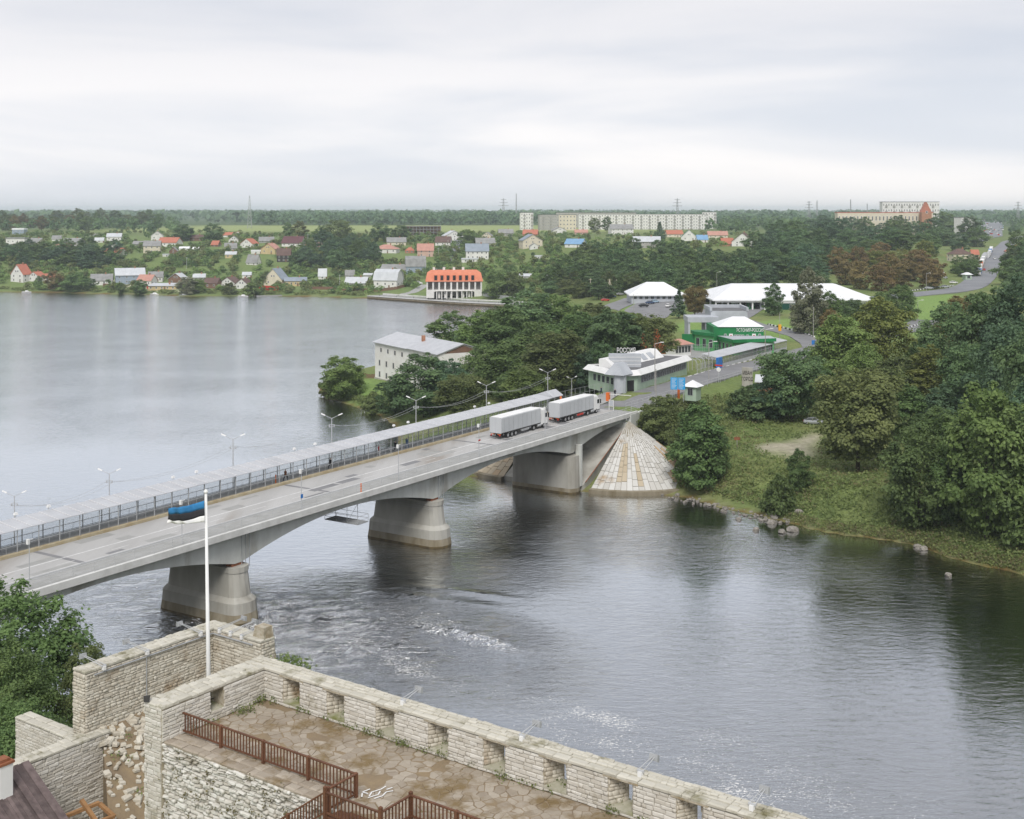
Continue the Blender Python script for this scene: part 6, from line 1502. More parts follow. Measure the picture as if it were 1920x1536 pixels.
# ------------------------------------------------------------------ border station beside the road (bridge frame)
def text_mesh(s,size,depth,mt,name='lettering'):
    cu = bpy.data.curves.new(name,'FONT'); cu.body = s; cu.size = size; cu.extrude = depth; cu.align_x = 'CENTER'; cu.align_y = 'CENTER'; cu.resolution_u = 2
    o = bpy.data.objects.new(name,cu); COL.objects.link(o); bpy.context.view_layer.update()
    me = bpy.data.meshes.new_from_object(o.evaluated_get(bpy.context.evaluated_depsgraph_get())); bpy.data.objects.remove(o); me.materials.clear(); me.materials.append(mt); me.name = name
    return me
bz = ground(*B(100,16)[:2])
st = empty('border_station',tuple(B(0,0,DECK)),BYAW,'low pale green border station with broad white slanted eaves and dark flat roof','border station')
FP = [(91.2,16.0),(95.5,13.6),(128,16.0),(127,24.0),(103.5,24.5),(98.5,28.0)]     # plan of the station, (s, t)
def poly_off(P,o):
    cx,cy_ = sum(p[0] for p in P) / len(P),sum(p[1] for p in P) / len(P); out = []
    for i in range(len(P)):
        a_,b_,c_ = Vector(P[i - 1]),Vector(P[i]),Vector(P[(i + 1) % len(P)]); n1 = (b_ - a_).normalized(); n2 = (c_ - b_).normalized()
        m_ = Vector((n1.y,-n1.x)) + Vector((n2.y,-n2.x)); m_ = m_ / max(m_.length_squared / 2,.4); out.append((b_.x + m_.x * o,b_.y + m_.y * o))
    return out
mb = MB(); mb.prism(FP,-1,3.55); mb.build('wall',M['green_pale'],st)
mb = MB(); lo,hi,inn = poly_off(FP,1.0),poly_off(FP,.1),poly_off(FP,-.25)
mb.loft([[(x,y,3.45) for x,y in lo],[(x,y,4.6) for x,y in hi],[(x,y,4.6) for x,y in inn],[(x,y,4.3) for x,y in inn]],caps=False); mb.poly([(x,y,3.45) for x,y in lo]); mb.build('eave',M['white'],st)
mb = MB(); mb.prism(poly_off(FP,-.26),4.0,4.32); mb.build('flat_roof',M['bitumen'],st)
mb = MB(); mb.hexa([(97,20.4,4.3),(124,20.4,4.3),(124,24.4,4.3),(97,24.4,4.3),(97,22.6,6.3),(124,22.6,6.3),(124,24.4,6.3),(97,24.4,6.3)]); sk = mb.build('skylight_roof',M['white'],st)
for x in (99.5,103,113,117): 
    mb = MB(); mb.hexa([(x,20.7,4.62),(x + 2.4,20.7,4.62),(x + 2.4,22.1,5.9),(x,22.1,5.9),(x,20.64,4.68),(x + 2.4,20.64,4.68),(x + 2.4,22.04,5.96),(x,22.04,5.96)]); mb.build('skylight',M['greyclad'],sk)
def in_st(name,me,X,Y,z): 
    q = Vector((X,Y,0)) - BO; return inst(name,me,st,loc=(q.dot(BD),q.dot(BN),z - DECK),rot=(0,0,-BYAW))
tx0,tx1 = xat(1142,294),xat(1202,294)
mb = MB(); mb.box((0,0,15.5 - 19.6),(tx1 - tx0,1.6,0)); tw = in_st('parapet_tower',mb.mesh('parapet_tower',M['greyclad']),tx0,294,19.6)
for z in (-2.6,-1.7,-.8): mb = MB(); mb.box((-.06,-.07,z),(tx1 - tx0 + .06,-.01,z + .12)); mb.build('ledge',M['white'],tw)
# rounded porch pillar with gabled hood
mb = MB(); mb.loft([[(90.4 + 1.3 * math.cos(a),15.4 + 1.5 * math.sin(a),z) for a in np.linspace(0,6.283,15)[:-1]] for z in (-.5,4.2)]); mb.build('porch_pillar',M['greyclad'],st)
mb = MB(); mb.hexa([(88.4,13.6,4.0),(93.4,13.6,4.0),(93.4,18.4,4.0),(88.4,18.4,4.0),(89.4,15.6,6.5),(93.4,15.6,6.5),(93.4,16.4,6.5),(89.4,16.4,6.5)]); mb.build('porch_hood',M['greyclad'],st)
mbw = MB(); mbw.box((-.62,-.06,-.8),(.62,.02,.8),0); mbw.box((-.55,-.07,-.73),(-.03,-.03,.73),1); mbw.box((.03,-.07,-.73),(.55,-.03,.73),1); ME_BW = mbw.mesh('window',[M['steel'],M['glass']])
for i in range(20): inst('window',ME_BW,st,loc=(98.3 + i * 1.47,13.6 + (2.8 + i * 1.47) * 2.4 / 32.5 - .04,2.2),rot=(0,0,math.atan2(2.4,32.5)))
for i in range(5): inst('window',ME_BW,st,loc=(91.2 + 7.3 * (i + 1.5) / 7 - .04,16 + 12 * (i + 1.5) / 7,2.0),rot=(0,0,math.atan2(12,7.3) + math.pi))
mb = MB(); mb.hexa([(93.0,14.9,-.2),(94.6,14.0,-.2),(94.65,14.1,-.2),(93.05,15.0,-.2),(93.0,14.9,2.3),(94.6,14.0,2.3),(94.65,14.1,2.3),(93.05,15.0,2.3)]); mb.build('door',M['dark'],st)
sg = inst('sign_lettering',text_mesh('РОССИЯ',1.6,.10,M['white'],'sign_lettering'),loc=(xat(1174,294.6),294.6,20.35),rot=(math.pi / 2,0,0),scale=(.66,1,1))
tag(sg,'row of white Cyrillic letters reading РОССИЯ on top of the border station','lettering')
# arched lattice gate frames after the station
for k in range(5):
    x = 129.5 + k * 2.4; mb = MB(); pr = None
    for j in range(13):
        a = math.pi * j / 12; p = Vector((x,16.2 - 2.3 * math.cos(a),2.3 + 1.5 * math.sin(a)))
        if pr is not None: mb.beam(pr,p,.09,.09)
        pr = p
    mb.beam((x,13.9,-.2),(x,13.9,2.3),.1,.1); mb.beam((x,18.5,-.2),(x,18.5,2.3),.1,.1)
    if k < 4:
        for y,z in ((13.9,2.3),(13.9,1.0),(16.2,3.8),(18.5,2.3),(14.6,3.3),(17.8,3.3)): mb.beam((x,y,z),(x + 2.4,y,z),.06,.06)
        for q in (.6,1.2,1.8): mb.beam((x + q,13.9,0),(x + q,13.9,2.3),.04,.04)
    if k == 0: ag = empty('arched_gate',tuple(B(0,0,DECK)),BYAW,'row of white arched lattice frames between station and gallery','gate')
    mb.build('arch_frame',M['steel_pale'],ag)
# second covered gallery up to the green building
g2 = empty('covered_gallery',tuple(B(0,0,DECK)),BYAW,'pale roofed glazed gallery along the road below the green building','gallery')
for i in range(26):
    x = 140.5 + i * 2.0; mb = MB(); mb.hexa([(x,13.2,2.9),(x + 1.95,13.2,2.9),(x + 1.95,17.6,3.6),(x,17.6,3.6),(x,13.2,3.02),(x + 1.95,13.2,3.02),(x + 1.95,17.6,3.72),(x,17.6,3.72)]) if i == 0 else None
    if i == 0: me = mb.mesh('roof_panel',M['roofmetal'])
    inst('roof_panel',me,g2,loc=(i * 2.0,0,0))
mb = MB(); mb.beam((0,13.5,0),(0,13.5,2.9),.12,.12); mb.beam((0,17.3,0),(0,17.3,3.5),.12,.12); me = mb.mesh('post',M['steel'])
for i in range(53): inst('post',me,g2,loc=(140.5 + i,0,0))
mb = MB(); mb.box((140.5,13.44,.02),(192.5,13.48,1.0)); mb.build('panelling',M['steel_pale'],g2)
for z in (1.05,2.0,2.85): mb = MB(); mb.beam((140.5,13.45,z),(192.5,13.45,z),.07,.07); mb.build('rail',M['steel'],g2)
mb = MB(); mb.box((140.0,12.6,-.1),(142.6,13.3,3.0)); o = mb.build('blue_booth',M['blue_dark']); o.matrix_basis = Matrix.Translation(B(0,0,DECK)) @ Matrix.Rotation(BYAW,4,'Z'); tag(o,'narrow bright blue booth at the near end of the road gallery','booth')
# kerb stones along the road: alternating white blocks
kr = empty('kerb_line',tuple(B(0,0,DECK)),BYAW,'row of white kerb blocks along the road below the gallery','kerb'); mb = MB(); mb.box((0,12.9,-.1),(1.9,13.1,.18)); me = mb.mesh('kerb_block',M['white'])
for i in range(16): inst('kerb_block',me,kr,loc=(122 + i * 4.0,0,.12))
# road railing on the near side of the approach
rl = empty('road_railing',tuple(B(0,0,DECK)),BYAW,'thin grey railing along the outer side of the approach road','railing'); mb = MB()
for s in np.arange(69,150,2.6): mb.bar((s,2.9,-.6),(s,2.9,1.3),.035,4)
for z in (.7,1.3): mb.bar((69,2.9,z),(150,2.9,z),.025,4)
tag(mb.build('railing_bars',M['steel_pale'],rl),kind='stuff')
mb = MB(); 
for s in np.arange(64,92,2.0): mb.bar((s,19.5 - (s - 64) * .05,-1.5),(s,19.5 - (s - 64) * .05,2.2),.035,4)
for z in (-.2,1.0,2.2): mb.bar((64,19.5,z),(92,18.1,z),.022,4)
f_ = empty('mesh_fence',tuple(B(0,0,DECK)),BYAW,'tall wire mesh fence between gallery end and border station','fence'); tag(mb.build('fence_wires',M['steel'],f_),kind='stuff')

# green customs building with sign wall
def green_building():
    Y0 = 365.0; x0,x1 = xat(1338,Y0),xat(1432,Y0); zb = 12.3; ztop = zat(613,Y0)
    r = empty('green_building',(x0,Y0,zb),0,'green two storey border building with white tent roof and white Cyrillic sign','building'); w = x1 - x0; h = ztop - zb
    mb = MB(); mb.box((0,0,-1),(w,14,h)); mb.build('wall',M['green_wall'],r)
    cu = text_mesh('ЭСТОНИЯ-РОССИЯ',1.42,.05,M['white'],'sign_text'); t = inst('sign_text',cu,r,loc=(w * .73,-.08,h - 1.0),rot=(math.pi / 2,0,0),scale=(.60,1,1))
    for i,x in enumerate((5.05,11.75)):
        mb = MB(); mb.box((x - .55,-.1,h - 3.3),(x + .55,-.02,h - 2.0)); p = mb.build('emblem_plate',M['white'],r); mb = MB(); mb.box((x - .25,-.13,h - 2.95),(x + .25,-.101,h - 2.35)); mb.build('emblem',M['red'],r)
    for x in (6.3,7.05,7.8,8.55,9.9): inst('window',ME_WIN,r,loc=(x,-.05,h - 2.7),scale=(.62,1,.85))
    for x in (3.4,13.4): inst('window',ME_WIN,r,loc=(x,-.05,h - 2.7),scale=(.7,1,1.3))
    for x in (2.9,13.9): mb = MB(); mb.box((x - .3,-.6,h - 4.6),(x + .3,-.05,h - 3.2)); mb.build('air_unit',M['greyclad'],r)
    mb = MB(); a = [(1.2,-.4,h),(w + .2,-.4,h),(w + .2,12,h),(1.2,12,h)]; mb.loft([a,[(6.5,5.2,h + 2.5),(10.2,5.2,h + 2.5),(10.2,6.4,h + 2.5),(6.5,6.4,h + 2.5)]]); mb.build('tent_roof',RM['white'],r)
    # lower front wing: green band roof and light green glazed walls
    mb = MB(); mb.hexa([(.9,-.02,3.6),(w + 2.2,-.02,3.6),(w + 2.2,-7,3.6),(3.6,-11,3.6),(.9,-.02,4.5),(w + 2.2,-.02,4.5),(w + 2.2,-7,4.5),(3.6,-11,4.5)]); mb.build('wing_fascia',M['green_wall'],r)
    mb = MB(); mb.hexa([(1.2,-.1,4.5),(w + 1.9,-.1,4.5),(w + 1.9,-6.7,4.5),(3.7,-10.5,4.5),(1.2,-.1,4.58),(w + 1.9,-.1,4.58),(w + 1.9,-6.7,4.58),(3.7,-10.5,4.58)]); mb.build('wing_roof',M['greyclad'],r)
    mb = MB(); mb.hexa([(1.4,-.02,-1),(w + 1.6,-.02,-1),(w + 1.6,-6.4,-1),(3.9,-10.0,-1),(1.4,-.02,3.6),(w + 1.6,-.02,3.6),(w + 1.6,-6.4,3.6),(3.9,-10.0,3.6)]); mb.build('wing_wall',M['green_light'],r)
    for i in range(6): f = (i + .5) / 6; inst('window',ME_BW,r,loc=(3.9 + (w - 2.3) * f,-10.0 + 3.6 * f - .05,2.0),rot=(0,0,math.atan2(3.6,w - 2.3)),scale=(1.1,1,1.2))
    for i in range(4): f = (i + .5) / 4; inst('window',ME_BW,r,loc=(1.4 + 2.5 * f - .05,-.02 - 10 * f,2.0),rot=(0,0,math.atan2(-10,2.5)),scale=(1.1,1,1.2))
    for i in range(6): mb = MB(); mb.beam((w - 1.4,-7.3,.4 + i * .75),(w - .8,-7.3,.4 + i * .75),.06,.06); mb.build('ladder_rung',M['yellow'],r)
    # left wing
    mb = MB(); mb.hexa([(-4.6,6,-1),(-.02,-1.5,-1),(-.02,10,-1),(-4.6,10,-1),(-4.6,6,4.4),(-.02,-1.5,4.4),(-.02,10,4.4),(-4.6,10,4.4)]); mb.build('side_wall',M['green_light'],r)
    mb = MB(); mb.hexa([(-5.2,5.8,4.4),(-.03,-2.2,4.4),(-.03,10.4,4.4),(-5.2,10.4,4.4),(-5.2,5.8,5.3),(-.03,-2.2,5.3),(-.03,10.4,5.3),(-5.2,10.4,5.3)]); mb.build('side_fascia',M['green_wall'],r)
    for i in range(3): f = (i + .5) / 3; inst('window',ME_BW,r,loc=(-4.6 + 4.58 * f - .04,6 - 7.5 * f - .04,2.3),rot=(0,0,math.atan2(-7.5,4.58)),scale=(1.2,1,1.5))
    return r
green_building()
mb = MB(); x = xat(1372,395); mb.box((-6.6,0,-1),(5.0,12,zat(583,395) - 12.5)); r = empty('grey_tower_block',(x,395,12.5),0,'windowless light grey clad block behind the green building','building'); mb.build('wall',M['greyclad'],r)
mb = MB(); zt = zat(583,395) - 12.5; mb.box((-6.9,-.3,zt),(-6.2,12.3,zt + 1.1)); mb.box((4.6,-.3,zt),(5.3,12.3,zt + 1.1)); mb.box((-6.2,11.6,zt),(4.6,12.3,zt + 1.1)); mb.build('parapet',M['greyclad'],r); mb = MB(); mb.box((-6.1,.1,zt),(4.5,11.5,zt + .1)); mb.build('flat_roof',M['bitumen'],r)
r = empty('grey_canopy',(xat(1312,390),388,12.4),0,'grey flat canopy with dark gateway left of the grey block','canopy'); zt = zat(594,390) - 12.4
mb = MB(); mb.box((-4,0,zt - 1.6),(5.8,10,zt)); mb.build('canopy_roof',M['greyclad'],r)
for q_ in (((-3.8,.4,-1),(-3.2,9,zt - 1.6)),((1.6,.4,-1),(5.6,9,zt - 1.6))): mb = MB(); mb.box(*q_); mb.build('pier_wall',M['greyclad'],r)
r = empty('green_fence',(xat(1285,372),372,12.3),R(-8),'dark green screen fence with grey lattice left of the green building','fence'); mb = MB(); mb.box((-1,0,1.6),(7.6,.2,4.4)); mb.build('screen_panel',M['green_wall'],r); mb = MB()
for i in range(22): mb.bar((-1 + i * .5,-6,-.3),(-1 + i * .5,-6,1.9),.04,4)
for z in (.1,1.0,1.9): mb.bar((-1,-6,z),(10,-6,z),.04,4)
tag(mb.build('lattice_bars',M['steel'],r),kind='stuff')
# orange roofed kiosk
r = empty('kiosk',tuple(at(1270,664,12.3)),R(38),'small kiosk with orange roof and red shelves by the border trees','kiosk'); mb = MB(); mb.box((-3.2,-2.2,-.5),(3.2,2.2,2.9)); mb.build('wall',M['white'],r)
mb = MB(); mb.loft([[(-4,-3,2.9),(4,-3,2.9),(4,3,2.9),(-4,3,2.9)],[(-1.2,-.3,4.3),(1.2,-.3,4.3),(1.2,.3,4.3),(-1.2,.3,4.3)]]); mb.build('roof',RM['pink'],r)
for i in range(5): inst('window',ME_BW,r,loc=(-2.5 + i * 1.25,-2.24,1.5),scale=(.8,1,1.1))
for j in range(3): mb = MB(); mb.box((3.22,-1.9 + j * 1.3,.2),(3.6,-.8 + j * 1.3,2.2)); mb.build('display_shelf',M['red'],r)
# red creeper hanging in the olive tree
rng = np.random.default_rng(5); p0 = hit(1215,690); P = []
for (u,v) in ((1205,640),(1212,660),(1232,632),(1230,648),(1240,655)):
    c = Vector((xat(u,p0.y - 7.5),p0.y - 7.5,zat(v,p0.y - 7.5))); P.append(rng.normal(0,1,(60,3)) * (.45,.5,1.1) + np.array(c))
v,q = leaves(np.concatenate(P),rng.normal(size=(300,3)),rng.uniform(.25,.5,300),rng); tag(inst('red_creeper',np_mesh('red_creeper',v,q,LM['red'],rng.random(300))),'sprays of red autumn creeper in the tree by the kiosk','creeper',None,'stuff')
# kiosk with white pyramid roof, blue information boards, stele
r = empty('guard_booth',tuple(at(1299,746,12.0)),BYAW - math.pi / 2,'small pale green guard booth with white pyramid roof beside the road','booth'); mb = MB(); mb.box((-1.35,-1.35,-.5),(1.35,1.35,2.6)); mb.build('wall',M['green_pale'],r)
mb = MB(); mb.loft([[(-1.9,-1.9,2.6),(1.9,-1.9,2.6),(1.9,1.9,2.6),(-1.9,1.9,2.6)],[(-.08,-.08,3.9),(.08,-.08,3.9),(.08,.08,3.9),(-.08,.08,3.9)]]); mb.build('roof',RM['white'],r)
inst('window',ME_BW,r,loc=(0,-1.37,1.5)); inst('window',ME_BW,r,loc=(-1.37,0,1.5),rot=(0,0,-math.pi / 2))
p = at(1271,752,11.8); r = empty('information_board',tuple(p),R(-6),'pair of bright blue information boards with white lines on posts','sign')
for sx in (-1,1):
    mb = MB(); mb.box((sx * .82 - .76,-.06,2.5),(sx * .82 + .76,.06,5.1)); bd = mb.build('board',M['blue_sign'],r)
    for j in range(8): mb = MB(); mb.box((sx * .82 - .55,-.075,4.75 - j * .28),(sx * .82 + .55 - (j * 37 % 5) * .09,-.062,4.82 - j * .28)); mb.build('text_line',M['white'],bd)
for x in (-1.2,1.2): mb = MB(); mb.bar((x,.1,-1),(x,.1,5.0),.07,6); mb.build('post',M['steel'],r)
p = at(1401,731,11.6); r = empty('concrete_stele',tuple(p),R(-4),'upright concrete slab by the road with dark town name letters','stele'); mb = MB(); mb.hexa([(-1.25,-.25,-1),(1.25,-.25,-1),(1.25,.25,-1),(-1.25,.25,-1),(-1.2,-.22,5.3),(1.2,-.22,5.1),(1.2,.22,5.1),(-1.2,.22,5.3)]); mb.build('slab',M['pier'],r,bevel=.04)
for t_,z in (('ИВАН',3.9),('ГОРОД',2.5)): inst('letters',text_mesh(t_,1.25,.03,M['chassis'],'letters'),r,loc=(0,-.28,z),rot=(math.pi / 2,0,0),scale=(.62,1,1))
# red brick shed with grey roof under the big tree
house(1465,728,78,11,9,'gable',-14,'brick','lightgrey','long low brick shed with pale roof under the big spreading tree',4,1,group=None,chim=False,cat='shed',name='shed',z=12.0)
house(1530,712,30,7,5,'gable',20,'white','lightgrey','white roofed hut to the right behind the big spreading tree',2,1,group=None,chim=False,cat='hut',name='hut',z=12.0)
# ------------------------------------------------------------------ white customs house and big hall
def hip_hall(x0,x1,Y0,d,zb,ze,zr,rid,label,name,open_=True):
    r = empty(name,(x0,Y0,zb),0,label,'building'); w = x1 - x0; h = ze - zb; rh = zr - zb
    mb = MB(); o = 1.2; mb.loft([[(-o,-o,h - .5),(w + o,-o,h - .5),(w + o,d + o,h - .5),(-o,d + o,h - .5)],[(-o,-o,h),(w + o,-o,h),(w + o,d + o,h),(-o,d + o,h)],[(rid,d * .45,rh),(w - rid,d * .45,rh),(w - rid,d * .55,rh),(rid,d * .55,rh)]]); mb.build('roof',RM['white'],r)
    return r,w,h
r,w,h = hip_hall(54,78,566,24,12.2,zat(553,566),zat(529,578),8,'white hip roofed customs house with grey walls beside the dark wood','customs_house')
mb = MB(); mb.box((0,0,-1),(w,24,h - .5)); mb.build('wall',M['greyclad'],r)
for i in range(9): inst('window',ME_BW,r,loc=(1.6 + i * 2.6,-.04,2.2),scale=(1.2,1,1.1))
r,w,h = hip_hall(83,148.5,512,46,12.9,zat(562,512),zat(532,535),11,'huge open inspection hall with white hipped roof on columns','inspection_hall')
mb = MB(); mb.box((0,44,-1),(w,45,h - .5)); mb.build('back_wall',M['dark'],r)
mb = MB(); mb.box((18,16,-.5),(w - 12,17,h - .5)); mb.build('inner_wall',M['greyclad'],r)
mb = MB(); mb.box((-.3,-.3,-.8),(.3,.3,h - .5)); me = mb.mesh('column',M['white'])
for i in range(14): inst('column',me,r,loc=(.3 + i * (w - .6) / 13,.2,0)); inst('column',me,r,loc=(.3 + i * (w - .6) / 13,14,0))
mb = MB(); mb.box((0,-.5,h - 1.1),(w,-.1,h - .52)); mb.build('fascia',M['white'],r)
for i,(x,m_,lb) in enumerate([(8.5,'green_pale','pale green control booth under the left end of the white hall'),(15,'green_wall','green control booth under the white hall'),(20,'greyclad','grey control booth under the white hall next to the dark vehicle'),(31,'green_dark','dark green container under the middle of the white hall')]):
    q = empty('control_booth',(83 + x,511 + (4 if i < 3 else 1),12.9),0,lb,'booth'); mb = MB(); W_ = 2.6 if i < 3 else 9; mb.box((-W_ / 2,-1.3,-.8),(W_ / 2,1.3,2.8)); mb.build('wall',M[m_],q); mb = MB(); mb.box((-W_ / 2 - .2,-1.5,2.8),(W_ / 2 + .2,1.5,3.0)); mb.build('roof',M['white'],q); inst('window',ME_BW,q,loc=(0,-1.34,1.7),scale=(1.4,1,.9))
# kiosk by the highway
r = empty('kiosk',tuple(hit(1813,525)),R(10),'pale green kiosk with white roof on the grass beside the highway','kiosk'); mb = MB(); mb.box((-1.9,-1.9,-.5),(1.9,1.9,3.0)); mb.build('wall',M['green_pale'],r); mb = MB(); mb.loft([[(-2.6,-2.6,3),(2.6,-2.6,3),(2.6,2.6,3),(-2.6,2.6,3)],[(-.6,-.6,4.2),(.6,-.6,4.2),(.6,.6,4.2),(-.6,.6,4.2)]]); mb.build('roof',RM['white'],r); inst('window',ME_BW,r,loc=(0,-1.95,1.7),scale=(1.5,1,1))
# wooden tripod power poles and lamps of the border area
def tripod(u,v,h,lb,n=3):
    p = hit(u,v); r = empty('utility_pole',tuple(p),0,lb,'pole'); 
    for a,b_ in (((0,0,-1),(0,0,h)),((-h * .32,0,-1),(0,0,h * .93)),((h * .32,0,-1),(0,0,h * .93)))[:n]: mb = MB(); mb.bar(a,b_,.15,5); mb.build('pole',HM['cream'],r)
    mb = MB(); mb.beam((-1,0,h - .6),(1,0,h - .6),.15,.15); mb.build('cross_arm',HM['cream'],r)
tripod(1143,556,9.5,'timber power pole with two braces on the car park left of the customs house'); tripod(1156,552,8,'single wooden pole beside the braced power pole',1); tripod(1224,540,9,'wooden pole behind the roof of the customs house',1); tripod(1236,540,10,'wooden braced pole behind the roof ridge of the customs house',2); tripod(1107,556,10,'tall wooden pole at the edge of the dark wood',1)
for u,v,h,lb in [(1230,775,9.5,'tall slim pole with white box at the bridge end'),(1228,735,11,'wooden power pole in front of the border station windows'),(1329,712,9,'wooden pole between station and arched gate'),(1435,690,10,'wooden pole at the far end of the road gallery'),(1737,548,9,'concrete lamp pole on the lawn beside the brown trees'),(1611,540,7,'lamp pole above the right half of the hall roof'),(1344,545,9,'lamp pole behind the left corner of the hall roof'),(1478,535,7,'lamp pole behind the middle of the hall roof'),(1721,600,7,'grey lamp pole on the lawn at the bend'),(1525,660,13,'lamp pole with blue arrow sign at the road bend'),(1462,640,9,'pole with yellow signal box by the lawn'),(1188,588,8,'white pole at the car park entrance')]:
    p = hit(u,v); r = empty('lamp_pole',tuple(p),0,lb,'pole'); mb = MB(); mb.bar((0,0,-1),(0,0,h),.13,6,.08); mb.build('pole',HM['raw'],r)
    if 'blue arrow' in lb: mb = MB(); mb.box((-.5,-.12,2),(.5,-.06,3.3)); mb.build('arrow_sign',M['blue_dark'],r)
    elif 'yellow' in lb: mb = MB(); mb.box((-.45,-.3,3.2),(.45,.3,5.2)); mb.build('signal_box',M['yellow'],r)
    elif 'white box' in lb: mb = MB(); mb.box((-.5,-.3,1.6),(.5,.3,3.2)); mb.build('box',M['white'],r)
    else: mb = MB(); mb.beam((0,0,h - .1),(1.4,-.3,h + .3),.1,.08); mb.box((1.2,-.45,h + .22),(2.0,-.15,h + .38)); mb.build('lamp_head',M['white'],r)
lamp(tuple(B(68.0,15.2,DECK - .2)),R(20),'low double-armed lamp in front of the border station porch',None,.62,True,False)
# barrier, bollards, road sign
r = empty('barrier',tuple(B(79,12.4,DECK)),BYAW - math.pi / 2,'lowered white barrier arm on an orange post before the border station','barrier'); mb = MB(); mb.box((-.35,-.35,-.3),(.35,.35,1.5)); mb.build('post',M['orange'],r); mb = MB(); mb.beam((0,0,1.2),(5.6,0,1.25),.12,.12); mb.build('arm',M['white'],r)
for i,(s,t,lb) in enumerate([(68,17.8,'orange post at the gallery end beside the mesh fence'),(91,1.2,'orange post near the blue information boards')]): mb = MB(); mb.box((-.25,-.25,-.4),(.25,.25,1.9)); o = mb.build('marker_post',M['orange'],loc=tuple(B(s,t))); tag(o,lb,'post')
r = empty('road_sign',tuple(B(118,3.2,DECK - .2)),BYAW - math.pi / 2,'round white road sign with red ring beside the approach road','sign'); mb = MB(); mb.bar((0,0,-.6),(0,0,3.4),.06,5); mb.build('post',M['steel_pale'],r); mb = MB(); mb.loft([[(.55 * math.cos(a),y,3.2 + .55 * math.sin(a)) for a in np.linspace(0,6.283,15)[:-1]] for y in (-.08,-.04)]); mb.build('disc',M['white'],r); mb = MB(); mb.box((-1.0,-.08,4.0),(1.0,-.04,4.35)); mb.build('plate',M['pink'] if 'pink' in M else M['red'],r)
p = hit(1382,843); r = empty('warning_sign',tuple(p),R(-8),'small rusty sign plate on a pale post on the river bank','sign'); mb = MB(); mb.bar((0,0,-.5),(0,0,2.3),.06,5); mb.build('post',M['walk'],r); mb = MB(); mb.box((-.6,-.08,1.75),(.6,-.03,2.35)); mb.build('plate',M['rust'],r)
# striped kerbs of the lawn
for lb,pts in [('black and white striped kerb along the lawn drive',[Wz(1527,633,12.5),Wz(1490,621,12.55),Wz(1440,608.5,12.65)]),('black and white striped kerb along the road to the hall',[Wz(1788,537,13.6),Wz(1750,542,13.5),Wz(1705,549,13.2)]),('striped kerb stones at the lower end of the bend',[Wz(1720,610,13),Wz(1700,616,13)])]:
    P = smooth_path(pts,1.6); r = empty('striped_kerb',(P[0].x,P[0].y,0),0,lb,'kerb'); mb = MB(); mb.box((-.5,-.2,0),(.5,.2,.5)); mw_,mk_ = mb.mesh('kerb_stone',M['white']),mb.mesh('kerb_stone',M['black'])
    for i in range(len(P) - 1):
        d = P[i + 1] - P[i]; c = (P[i] + P[i + 1]) / 2; inst('kerb_stone',(mw_,mk_)[i % 2],r,loc=(c.x - P[0].x,c.y - P[0].y,ground(c.x,c.y)),rot=(0,0,math.atan2(d.y,d.x)),scale=(d.length,1,1))
# boulders at the water line
mbr = bmesh.new(); bmesh.ops.create_icosphere(mbr,subdivisions=2,radius=1); rg = random.Random(2)
RK = []
for k in range(4):
    b2 = mbr.copy()
    for v in b2.verts: v.co *= rg.uniform(.78,1.15); v.co.z *= .62
    me = bpy.data.meshes.new('boulder'); b2.to_mesh(me); me.materials.append(M['rock']); RK.append(me)
for i,(u,v,s,lb) in enumerate([(1486,996,1.15,'big pale boulder in the shallows off the round bush'),(1466,999,.8,'smaller boulder left of the big pale one'),(1722,1027,.75,'flat boulder in the water below the dense tree, left of two'),(1732,1031,.8,'flat boulder in the water below the dense tree, right of two'),(1778,1080,.6,'small dark boulder out in the water on the right'),(1447,982,.9,'boulder on the shore at the foot of the round bush'),(1452,972,1.1,'boulder touching the round bush'),(1498,962,.9,'pale rock on the slope under the small tree'),(1418,995,.7,'low rock in the shallows left of the boulders'),(1385,975,.6,'grey rock at the shore line right of the cone'),(1340,956,.6,'grey rock at the shore below the tall tree'),(1270,940,.6,'rock at the foot of the paved cone'),(1640,862,.8,'reddish rock lying under the broad olive tree')]):
    p = at(u,v) if v > 965 else hit(u,v,180); o = inst('boulder',RK[i % 4],loc=(p.x,p.y,max(p.z,0) + .12),rot=(0,0,i * 1.3),scale=(s,s * .8,s)); tag(o,lb,'boulder')
pts = []
rg = random.Random(8); mb = MB()
for k in range(95):
    i = rg.choice([0,1,2,3]); u = rg.uniform(1240,1480); v = 924 + (u - 1240) * .235 + rg.uniform(-4,9); p = at(u,v); s = rg.uniform(.15,.5); a = rg.uniform(0,6)
    me = RK[i]; M_ = Matrix.Translation((p.x,p.y,.08)) @ Matrix.Rotation(a,4,'Z') @ Matrix.Diagonal((s,s * .8,s,1)); j = len(mb.v); mb.v += [tuple(M_ @ v_.co) for v_ in me.vertices]; mb.f += [tuple(j + x for x in f.vertices) for f in me.polygons]; mb.m += [0] * len(me.polygons)
tag(mb.build('shore_stones',M['rock']),'loose stones strewn along the water line right of the cone',None,None,'stuff')
